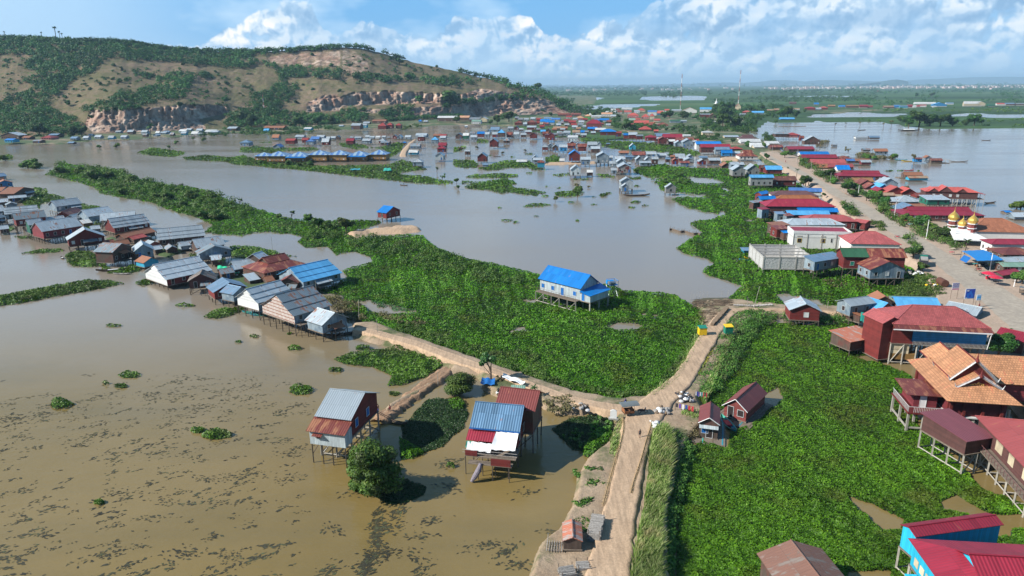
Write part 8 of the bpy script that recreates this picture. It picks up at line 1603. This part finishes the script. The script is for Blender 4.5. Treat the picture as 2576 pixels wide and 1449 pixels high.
for r in [(915,1025,530,548,572,'h','coral','red'),(1030,1180,535,555,585,'p','sky','tin'),(885,960,565,575,600,'p','pale','tin'),(1180,1230,560,572,590,'p','white','white'),(760,850,585,598,612,'p','white','white'),(400,530,565,580,625,'p','grey','red'),(515,600,565,590,628,'g','rust','dark'),(400,545,490,515,560,'p','sky','white'),(190,370,492,528,575,'g','peach','plaster'),(60,180,515,528,545,'p','pale','white'),(830,900,440,480,540,'g','coral','cream'),(40,170,640,655,690,'p','green','tin'),(170,245,645,658,685,'p','pale','tin'),(575,640,658,670,700,'p','white','tin'),(1670,1800,485,500,530,'h','crimson','red'),(1800,1870,495,508,530,'p','pale','tin'),(1850,1950,480,495,525,'h','coral','red'),(1780,1840,435,450,470,'p','blue','tin'),(2080,2160,468,480,495,'p','blue','tin'),(1950,2040,460,475,488,'p','ochre','dark'),(2170,2320,462,475,500,'p','ochre','dark'),(2340,2440,465,480,500,'p','crimson','red'),(1210,1300,515,528,545,'p','tan','dark'),(1300,1365,505,520,545,'p','tan','dark'),(1500,1610,500,512,530,'p','tan','white'),(1480,1570,425,440,455,'p','purple','dark'),(1370,1550,618,630,645,'p','sky','blue')]:
    hpx('X',r,'by far inlet','houses around the far inlet',g=.8,stilts=False,base='wood',name='far_house',win=False)
def town():
    R=np.random.default_rng(8); m=MB()
    for i in range(420):
        x=R.uniform(1400,2750) if R.random()<.3 else R.uniform(1900,2750); 
        _,yl=lev(x,0); yh=CY-FP*math.tan(PIT)  # level horizon row
        D=R.uniform(6200,9500); a=(x-CX)/FP; px_=a*D*1.02; w=R.uniform(8,34); h=R.uniform(7,18)*(1.7 if R.random()<.08 else 1); dd=w*R.uniform(.6,1)
        m.box(px_,D,.0,px_+w,D+dd,h)
    tag(m.build('distant_town',M['townwhite']),kind='stuff')
mat_plain('townwhite',(.62,.58,.56),.8,.3,.002,bmp=0,c2=(.6,.42,.38),tone=0); town()
# ---------------------------------------------------------------- boats
def boat(pos,rz,L,W,mat,label,name='wooden_boat',cat='boat',canopy=None,group=None,load=False):
    r=empty(name,pos,rz,label,cat,group); n=12; V=[];F=[]; h=.22+L*.035
    sec=[]
    for i in range(n+1):
        t=i/n*2-1; w=W/2*(1-abs(t)**2.6)+.03; up=h*.9*abs(t)**3; x=t*L/2; sec.append([(x,-w,h*.75+up),(x,-w*.72,.02+up),(x,0,-.1+up),(x,w*.72,.02+up),(x,w,h*.75+up)])
    for s in sec: V+=s
    for i in range(n):
        for j in range(4): a=i*5+j; F.append((a,a+5,a+6,a+1))
    k=len(V)
    for s in sec: V+=[(x,y*.86,z+.045 if q not in(0,4) else z) for q,(x,y,z) in enumerate(s)]
    for i in range(n):
        for j in range(4): a=k+i*5+j; F.append((a,a+1,a+6,a+5))
        for j in(0,4): a=i*5+j; F.append((a,k+a,k+a+5,a+5) if j==0 else (a,a+5,k+a+5,k+a))
    hull=mk('hull',V,F,M[mat],r,smooth=False)
    for t in (-.25,.05,.3): MB().box(L*t-.1,-W*.4,h*.6,L*t+.1,W*.4,h*.68).build('thwart',M['wood'],r)
    if canopy:
        m=MB(); c=canopy; P=[(W*.5*math.cos(math.pi*i/8),h+.5+.6*math.sin(math.pi*i/8)) for i in range(9)]
        for (y0,z0),(y1,z1) in zip(P,P[1:]): m.face([(-L*.3,y0,z0),(L*.22,y0,z0),(L*.22,y1,z1),(-L*.3,y1,z1)])
        m.build('canopy',M[c],r); 
        for x in(-L*.29,L*.21):
            for y in(-W*.46,W*.46): MB().bar((x,y,h*.5),(x,y,h+.6),.03,4).build('post',M['wood'],r)
    if load: MB().box(-L*.2,-W*.3,.1,L*.1,W*.3,h*.8).build('cargo',M[load],r)
    return r
for k,x,y,a,L,W,mt,lb,kw in (('L',1165,1112,.33,11,1.4,'boatwood','long brown wooden boat moored at the weed edge of the left village',{'load':'tarp_white'}),('L',1228,1152,-.05,5.5,1.0,'bundlegrey','small grey rowing boat beside the long brown boat',{}),('L',628,990,-.8,3.2,1.0,'boatwood','small dark boat alone off the left village',{'load':'tarp_white'}),
 ('M',960,1010,-.15,7,1.3,'boatblue','green-striped boat moored beneath the white-gabled houses',{}),('M',1000,1030,-.12,5,1.1,'boatblue','short blue boat in front of the green-striped one',{}),('M',1830,1225,.35,7,1.2,'boatwood','dark boat in the shadow under the last stilt house of the row',{}),('N',820,508,-.38,4.6,.95,'boatwood','narrow dark canoe beside the silver-roofed house shadow',{}),
 ('J',1625,630,-1.45,6,1.5,'boatblue','blue and red boat moored between the two floating houses',{'load':'plastic_red'}),('A',1980,952,-.3,5,.9,'boatwood','tiny fishing boat alone in the open middle lake',{}),('B',530,605,.0,6,1,'boatwood','dark boat lying beside the weed mat in the flooded village',{}),('B',580,489,0,8,1.2,'boatwood','long dark boat beside the green-red stilt house',{}),('B',2215,1078,.15,14,3.0,'boatwood','wide dark barge moored in front of the two-storey pale house',{'load':'cloth_dark'}),
 ('D',1160,618,-.1,9,1.6,'boatblue','turquoise boat left of the floating platforms',{}),('D',1260,632,-.15,11,1.6,'yellowpaint','yellow-edged long boat left of the floating platforms',{}),('D',1820,635,-.1,13,1.8,'bundlegrey','long pale boat right of the floating platforms',{'load':'tarp_white'}),('D',1250,278,.02,26,5,'boatwood','large dark boat with a pale canopy out on the river',{'canopy':'whitetrim'}),('D',708,272,.3,12,2,'boatwood','small grey boat left on the river near the far shallows',{}),('D',2140,390,-.3,8,1.5,'boatwood','tiny boat far out on the right lake',{}),
 ('E',295,745,-.12,10,1.3,'boatblue','slim turquoise boat left of the unfinished concrete building',{}),('E',310,728,-.25,8,.9,'yellowpaint','thin yellow canoe crossing the turquoise boat',{}),('C',260,1078,.1,9,2.2,'boatwood','dark flat boat by the steps of the pale two-storey pond house',{}),('C',750,1068,.1,4,1.2,'boatblue','short blue boat beside the small grey pond hut',{}),('D',2185,1110,.3,7,1.4,'boatwood','dark boat moored at the end of the long maroon lake house',{}),('D',1250,738,.1,7,1.3,'plastic_red','small red boat behind the turquoise floating house',{})):
    boat(at(*cr(k,x,y),0),a,L,W,mt,lb,**kw)
p=at(*cr('A',1980,945),.25); person(p,.3,'sit','cloth_dark','cloth_dark','person seated in the tiny boat on the open middle lake',1.6)
hpx('E',(195,395,632,655,690,'s','blueg','cyan',4),'','',label='small turquoise houseboat left of the unfinished concrete building',stilts=False,win=False,name='houseboat',cat='houseboat')
for k,r,lb,nm in (('C',(628,768,930,978,1075,'g','pale','grey',4),'lone small grey stilt hut at the pond-side hyacinth edge','stilt_hut'),('D',(640,790,338,355,376,'p','pale','white',7),'pale floating house cluster on the river, left half','floating_house'),('D',(800,925,335,355,378,'p','blueg','dark',7),'blue-grey floating house on the river, right half, with orange wall','floating_house'),('D',(372,435,432,445,462,'p','grey','dark',4),'tiny floating hut on the lake off the village point','floating_hut'),
 ('D',(860,1020,482,515,560,'p','rust','tin',7),'tent-like shack with rusty roof on the bushy islet','islet_shack'),('D',(725,820,478,495,515,'p','grey','dark',5),'low grey shed at the left of the bushy islet','islet_shack'),('D',(1325,1415,585,602,655,'p','redrust','blue',5),'blue-walled hut at left of the floating platforms','floating_house'),('D',(1440,1520,565,590,650,'g','rust','tin',5),'rust-patched gable hut amid the floating platforms','floating_house'),('D',(1510,1650,595,620,655,'p','redrust','dark',5),'rust-red roofed hut at right of the floating platforms','floating_house'),
 ('D',(1208,1425,752,790,830,'p','rust','dark',6),'rusty roofed floating house behind the turquoise one','floating_house'),('D',(1250,1485,795,822,860,'p','tan','cyan',5),'turquoise floating house with tan tin roof on the right lake','floating_house'),('D',(2465,2640,1215,1270,1310,'p','pale','tin',6),'pale tin hut over the water at the right edge beyond the mosque','islet_shack'),('D',(2370,2450,1195,1215,1230,'p','blue','dark',4),'small blue roofed raft beyond the mosque','floating_hut'),('C',(1560,1700,540,560,600,'p','tan','cream'),'low tan wall shed beside the temple-roofed hall','shed')):
    hpx(k,r,'','',label=lb,name=nm,stilts=nm in('stilt_hut','islet_shack','shed'),near=False)
def platform(k,x0,x1,y,lb):
    a=at(*cr(k,x0,y),0); b=at(*cr(k,x1,y),0); L=b.x-a.x; r=empty('floating_platform',a,0,lb,'platform'); MB().box(0,0,.05,L,5,.3).build('deck',M['deck'],r)
    for i in range(6): MB().bar((L*i/5,.2,0),(L*i/5,.2,2.6),.07,4).build('post',M['greypost'],r); MB().bar((L*i/5,4.8,0),(L*i/5,4.8,2.8),.07,4).build('post',M['greypost'],r); MB().bar((L*i/5,.2,2.6),(L*i/5,4.8,2.8),.05,4).build('rafter',M['bundlegrey'],r)
    MB().bar((0,.2,2.6),(L,.2,2.6),.05,4).build('beam',M['greypost'],r)
platform('D',1500,1730,655,'bare pole frame platform at right of the floating huts'); platform('D',1140,1240,825,'cluttered platform left of the rusty floating house'); platform('X',1360,1700,725,'low platforms with nets along the inlet mouth')
# ---------------------------------------------------------------- near clutter
def bags(k,x,y,rx,ry,n,mats,lab,z=.9,seed=1,cat='pile'):
    R=random.Random(seed); p=at(*cr(k,x,y),z); s=mpp(p)*CR[k][2]; r=empty('sack_pile',p,0,lab,cat)
    for i in range(n):
        X=R.uniform(-1,1)*rx*s; Y=R.uniform(-1,1)*ry*s*2; w=R.uniform(.25,.5); zz=R.uniform(0,.7)*(1-abs(X)/(rx*s+.1)); mt=R.choice(mats)
        m=MB(); prof=[(.02,-.0),(w*.8,.05),(w,.2),(w*.75,.38),(.05,.48)]; m.lathe([(q*R.uniform(.85,1.15),v) for q,v in prof],7,(X,Y,zz)); m.build('sack',M[mt],r)
bags('I',1010,590,170,60,34,['tarp_white','bundlegrey','bundlegrey','bundle'],'row of white sacks stacked along the road at the junction',1.0,2)
bags('I',890,900,80,90,26,['bundlegrey','cloth_white','tarp_white'],'heap of pale plastic sacks below the white sack row',.9,3)
bags('I',1480,320,140,110,44,['bundlegrey','cloth_white','cloth_dark','bundle','tarp_white'],'large heap of rubbish and pale bundles right of the junction',1.0,4)
bags('N',1690,262,45,16,12,['tarp_white','black','boatblue'],'white and black bundles behind the rear rusty roof',1.0,5)
bags('N',2310,400,60,30,14,['bundlegrey','bundle','cloth_white'],'scattered grey rubble and roots beside the dirt branch',.9,6)
bags('E',1640,850,80,35,26,['bundlegrey','cloth_dark','whitetrim'],'clutter of white and dark bundles behind the tin gable house',2.2,7)
bags('M',740,600,80,60,30,['brightgreen','bundlegrey','yellowpaint','boatblue','cloth_white','whitetrim'],'colourful pots and green nets heaped in the left village yard',1.0,8)
bags('L',1350,780,140,30,20,['cloth_white','bundle','cloth_dark'],'loose boards and bundles in the left village yard',.8,9)
bags('L',2000,900,120,20,14,['cloth_white','bundle','cloth_dark'],'pale bundles along the left village walkway',.8,10)
bags('E',1790,950,60,16,10,['yellowpaint','whitetrim','bundle'],'yellowish rubbish heap beside the rusty tank',2.2,11)
sheet('yard_ground',[crl('M',[(560,640),(700,600),(850,640),(1100,700),(1300,760),(1000,800),(800,760),(640,700)]),crl('L',[(1060,790),(1150,780),(1240,830),(1140,850)]),crl('L',[(1560,900),(1750,850),(1900,900),(1700,980),(1580,960)])],[],.7,M['village_soil'],step=3,edge=5,rag=2,ky=3)
def laundry(k,a,b,h,cols,lab,z=.9):
    A=at(*cr(k,*a),z); B=at(*cr(k,*b),z); r=empty('clothes_line',A,math.atan2(B.y-A.y,B.x-A.x),lab,'clothes line'); L=(B-A).length
    for x in(0,L): MB().bar((x,0,0),(x,0,h),.04,5).build('post',M['wood'],r)
    MB().bar((0,0,h-.05),(L,0,h-.05),.015,4).build('line',M['cloth_dark'],r); n=len(cols)
    for i,c in enumerate(cols):
        x=L*(i+.15)/n; w=L/n*.7; m=MB(); m.box(x,-.02,h-.75-.1*(i%3),x+w,.02,h-.03); m.build('garment',M[c],r)
laundry('I',(1700,370),(1950,400),2.0,['cloth_white','cloth_blue','cloth_purple','cloth_white','boatblue','cloth_red','cloth_dark','cloth_red'],'line of colourful laundry between the junction rubbish and the scrub')
laundry('I',(1290,560),(1680,640),1.5,['cloth_dark','cloth_purple','cloth_white','cloth_blue','cloth_red','cloth_red'],'laundry line with purple and red cloths before the small floating shack')
def firewood(k,x,y,L,W,H,rz,lab,z=1.0,mats=('bundlegrey','bundle')):
    R=random.Random(int(x)); p=at(*cr(k,x,y),z); r=empty('firewood_stack',p,rz,lab,'firewood')
    m=MB()
    rows=max(2,int(H/.14))
    for q in range(rows):
        for i in range(int(L/.16)): m.bar((R.uniform(-.1,.1)-W/2,i*.16-L/2+R.uniform(-.04,.04),.08+q*.13),(W/2+R.uniform(-.1,.1),i*.16-L/2+R.uniform(-.04,.04),.08+q*.13),R.uniform(.045,.08),5)
    m.build('logs',M[mats[0]],r); 
    for x_ in(-W/2+.1,W/2-.1):
        for y_ in(-L/2,L/2): MB().bar((x_,y_,0),(x_,y_,H+.2),.05,4).build('stake',M['wood'],r)
firewood('K',1245,700,4.2,1.6,1.5,-.25,'tall rack of grey split firewood beside the dirt road'); firewood('K',1105,1085,1.3,1.5,.7,.1,'small stack of dark firewood at the lower dirt road'); firewood('K',935,1165,1.6,1.8,.9,.2,'low firewood stack at the bottom edge by the weeds')
def logwall(k,pts,H,lab,mat,z=1.2,name='log_wall',cat='wall'):
    P=[at(*cr(k,*p),z) for p in pts]; r=empty(name,P[0],0,lab,cat); R=random.Random(9); m=MB()
    for a,b in zip(P,P[1:]):
        L=(b-a).length; d=(b-a).normalized(); nn=Vector((d.y,-d.x,0)); n=int(L/.3)
        for i in range(n):
            for q in range(max(1,int(H/.28))): c=a+d*(i*.3+R.uniform(-.05,.05))-P[0]+Vector((0,0,.14+q*.27)); w=R.uniform(.35,.6); m.bar(c-nn*w,c+nn*w,R.uniform(.09,.16),6)
    m.build('logs',M[mat],r)
logwall('Q',[(1985,705),(2050,630),(2130,540)],1.1,'long stack of cut logs lining the left side of the road bend','bundle')
logwall('Q',[(2195,512),(2380,520),(2576,508)],.6,'low wall of grey stones and stakes behind the path to the red hut','bundlegrey',.8,'stone_wall')
sheet('driftwood_bank',[crl('Q',[(1780,470),(1900,450),(2150,440),(2210,500),(2120,530),(2040,600),(1960,700),(1890,640),(1900,540),(1800,500)])],[],.9,M['wet_mud'],step=3,edge=6,rag=2,ky=2)
def sticks():
    R=np.random.default_rng(4); m=MB(); 
    for i in range(420):
        x=R.uniform(1800,2180); y=455+R.uniform(0,60)+(x<1990)*R.uniform(-10,20)
        if R.random()<.35: x=R.uniform(1880,2050); y=R.uniform(520,690)-(x-1880)*.3
        p=at(*cr('Q',x,y),.95); a=R.normal(.3,.5); L=R.uniform(.8,2.2); z=R.uniform(0,.35); d=Vector((math.cos(a),math.sin(a),R.normal(0,.06))); q=p+Vector((0,0,z)); m.bar(q-d*L/2,q+d*L/2,R.uniform(.03,.06),4)
    tag(m.build('brushwood',M['bundle']),kind='stuff')
sticks()
for x,y,c1,c2,lb in ((1887,785,'yellowpaint','greenpaint','yellow rubbish bin with green lid beside the road bend'),(2137,773,'greenpaint','yellowpaint','green rubbish bin with yellow lid on the right of the road bend')):
    p=at(*cr('Q',x,y),1.3); r=empty('rubbish_bin',p,.05,lb,'bin'); m=MB(); m.box(-.85,-.7,.12,.85,.7,1.75); m.build('body',M[c1],r); MB().slab([(-.95,-.8,1.78),(.95,-.8,1.78),(.95,.8,2.0),(-.95,.8,2.0)],.08).build('lid',M[c2],r)
    for a_ in(-.75,.75):
        for b_ in(-.6,.6): MB().box(a_-.06,b_-.06,0,a_+.06,b_+.06,.12).build('foot',M['black'],r)
p=at(*cr('J',515,565),1.2); r=empty('marker_stone',p,-.2,'white rounded marker stone at the left of the junction','marker'); m=MB(); n=8; q=[(-.55,0),(.55,0),(.55,1.3)]+[(.55*math.cos(i*math.pi/n),1.3+.3*math.sin(i*math.pi/n)) for i in range(1,n)]+[(-.55,1.3)]
m.face([(x,-.12,z) for x,z in q]); m.face([(x,.12,z) for x,z in q][::-1]); 
for i in range(len(q)): a,b=q[i],q[(i+1)%len(q)]; m.face([(a[0],.12,a[1]),(b[0],.12,b[1]),(b[0],-.12,b[1]),(a[0],-.12,a[1])])
m.build('slab',M['whitetrim'],r); MB().box(-.8,-.4,-.1,.8,.4,.12).build('plinth',M['concrete'],r)
# bamboo edging along the road
def edging(pts,side,lab):
    R=random.Random(side*7+3); P=[at(*cr('J',*p),1.33) for p in pts] if side<4 else [at(*cr('K',*p),1.3) for p in pts]; c=smooth_path(P,10); r=empty('bamboo_edging',c[0],0,lab,'fence')
    m=MB(); o=c[0]
    for a,b in zip(c,c[1:]): m.bar(a-o+Vector((0,0,.12)),b-o+Vector((0,0,.12+R.uniform(-.04,.04))),.05,4); m.bar(a-o+Vector((.25,0,.02)),b-o+Vector((.22,0,.05)),.045,4)
    m.build('rail',M['bamboo'],r); k=0; m=MB(); d=0
    for a,b in zip(c,c[1:]):
        n=max(1,int((b-a).length/.33))
        for i in range(n): q=a.lerp(b,i/n)-o; s=.55; m.bar(q+Vector((-s*.5,R.uniform(-.1,.1),.0)),q+Vector((s*.5,R.uniform(-.1,.1),.05)),.035,4); m.bar(q+Vector((0,0,-.4)),q+Vector((0,0,.22+R.uniform(0,.12))),.04,4)
    tag(m.build('pegs',M['bamboo'],r),kind='stuff')
mat_plain('bamboo',(.42,.3,.16),.8,.4,3)
edging([(600,560),(612,640),(590,780),(545,930),(500,1080),(455,1240),(415,1400)],1,'bamboo edging along the left side of the dirt road'); edging([(885,590),(868,670),(835,770),(800,900),(760,1030),(715,1160),(680,1290)],2,'bamboo edging along the right side of the dirt road')
# yellow flowering verge by the upper road
veg('yellow_verge',[crl('J',[(1395,-40),(1440,-40),(1400,60),(1340,180),(1300,240),(1235,310),(1215,300),(1280,220),(1325,130)]),crl('Q',[(2010,870),(2040,870),(1980,1000),(1940,1100),(1850,1230),(1830,1220),(1900,1080),(1950,980)])],[],M['yellowleaf'],area=2.2,rag=2,kpx=2.4,smin=.15,h0=.3,tilt=1.2,seed=77,z0=1.05)
# tarps on the mound behind the paired houses
def tarp(k,q,z,mat,lab,seed=1):
    P=[at(*cr(k,*p),z) for p in q]; c=P[0].copy(); n=8; V=[];F=[]
    for i in range(n+1):
        for j in range(n+1): a,b=i/n,j/n; V.append((P[0]*(1-a)+P[1]*a)*(1-b)+(P[3]*(1-a)+P[2]*a)*b-c+Vector((0,0,.35*abs(math.sin(a*6+seed))+.1*math.sin(b*9))))
    for i in range(n):
        for j in range(n): t=i*(n+1)+j; F.append((t,t+n+1,t+n+2,t+1))
    o=mk('tarpaulin',V,F,M[mat],loc=c,smooth=True); tag(o,lab,'tarpaulin')
tarp('N',[(1680,150),(1850,205),(1870,180),(1690,118)],1.7,'tarp_white','white plastic sheet draped over a brushwood heap behind the paired houses'); tarp('N',[(1505,200),(1620,210),(1625,160),(1520,150)],1.3,'blueshutter','dark blue net heap left of the white plastic sheet',2); tarp('M',[(575,580),(670,590),(680,545),(580,530)],1.8,'brightgreen','bright green tarpaulin in the left village yard',3); tarp('R',[(690,330),(800,360),(820,240),(700,230)],3.8,'tarp_green','green net sheet hanging by the big pink-tiled house',4)
sheet('kitchen_mound',[crl('N',[(1500,230),(1640,130),(1850,120),(1960,260),(2100,330),(2200,330),(2400,400),(2330,450),(2150,440),(2020,400),(1950,330),(1640,300)])],[],1.1,M['bank'],step=3,edge=8,rag=3,ky=1.6,bmp=.5)
Pth('dry_scrub','N',[[(2000,320),(2200,300),(2300,380),(2200,450),(2050,420)],[(1640,140),(1720,120),(1730,170),(1650,190)],[(1640,250),(1720,250),(1730,290),(1650,290)]],26,9,'drybush',91,k=30,leafpx=2.2,minh=.5,zf=.9)

sheet('sand_path',[crl('A',[(1920,605),(1955,530),(2030,450),(2110,392),(2140,398),(2070,470),(2020,560),(2010,605)]),crl('B',[(1105,683),(1400,678),(1720,668),(1725,690),(1400,696),(1105,704)]),crl('C',[(1290,622),(1515,608),(1515,655),(1300,660)])],[],1.0,M['dirt'],step=2,edge=2.5,rag=1,ky=3)
def fish_trap():
    a=at(1684,580,0); b=at(1762,593,0); r=empty('fish_trap',a,0,'line of stakes and netting of a fish trap at the right side of the pond','fish trap'); n=26; m=MB()
    for i in range(n):
        p=a.lerp(b,i/(n-1))-a; p.y+=math.sin(i*.6)*1.2; MB().bar(p+Vector((0,0,-.5)),p+Vector((.1,0,1.3+.4*math.sin(i*2.1))),.07,4).build('stake',M['wood'],r)
    P=[a.lerp(b,i/(n-1))-a+Vector((0,math.sin(i*.6)*1.2,0)) for i in range(n)]
    for p,q in zip(P,P[1:]): m.face([p,q,q+Vector((0,0,.8)),p+Vector((0,0,.8))])
    m.build('net',M['wood'],r)
fish_trap()
tarp('A',[(1330,770),(1460,765),(1450,750),(1340,752)],1.5,'r_mint' if 0 else 'boatblue','pale blue-green net spread on the weed bank below the lodges',2); tarp('A',[(1730,780),(1830,775),(1820,745),(1740,745)],1.6,'tarp_green','green net heap on the weed bank right below the lodges',3)
# ================================================================= air
def haze():
    x,y0,y1,z0,z1=26000,-300,30000,-2,260
    o=MB().box(-x,y0,z0,x,y1,z1).build('haze',None); m=bpy.data.materials.new('haze'); m.use_nodes=True; nt=m.node_tree; nt.nodes.clear()
    out=nt.nodes.new('ShaderNodeOutputMaterial'); v=nt.nodes.new('ShaderNodeVolumePrincipled'); v.inputs['Color'].default_value=(.5,.76,1,1); v.inputs['Density'].default_value=HAZE; v.inputs['Anisotropy'].default_value=.0
    nt.links.new(v.outputs[0],out.inputs['Volume']); o.data.materials.append(m); tag(o,kind='stuff')
HAZE=.00007
haze()
# ================================================================= labels for rows of houses
def ordn(n): return {1:'first',2:'second',3:'third'}.get(n, {1:'%dst',2:'%dnd',3:'%drd'}.get(n%10 if n%100 not in (11,12,13) else 0,'%dth')%n)
def label_houses():
    from collections import defaultdict
    G=defaultdict(list)
    for h in HOUSES:
        if 'label' in h: 
            for k in('px','desc','place'): 
                if k in h: del h[k]
            continue
        G[(tuple(h['desc']),h['place'])].append(h)
    FORM={'p':'long-sided','g':'gable-fronted','h':'hip-roofed','k':'tiered-roof','s':'lean-to','f':'flat','t':'stepped-roof'}
    for (d,pl),L in G.items():
        L.sort(key=lambda h:h['px']); n=len(L)
        for i,h in enumerate(L):
            s='%s house with %s roof and %s %s'%(FORM[d[0]],NAMED[d[1]],WNAME[d[2]],pl)
            if n>1: s+=', '+('leftmost' if i==0 else 'rightmost' if i==n-1 else ordn(i+1)+' from left')
            h['label']=s; h['category']='house'
            for k in('px','desc','place'): del h[k]
label_houses()
for o in SC.objects:
    for k in ('used',):
        if k in o: del o[k]
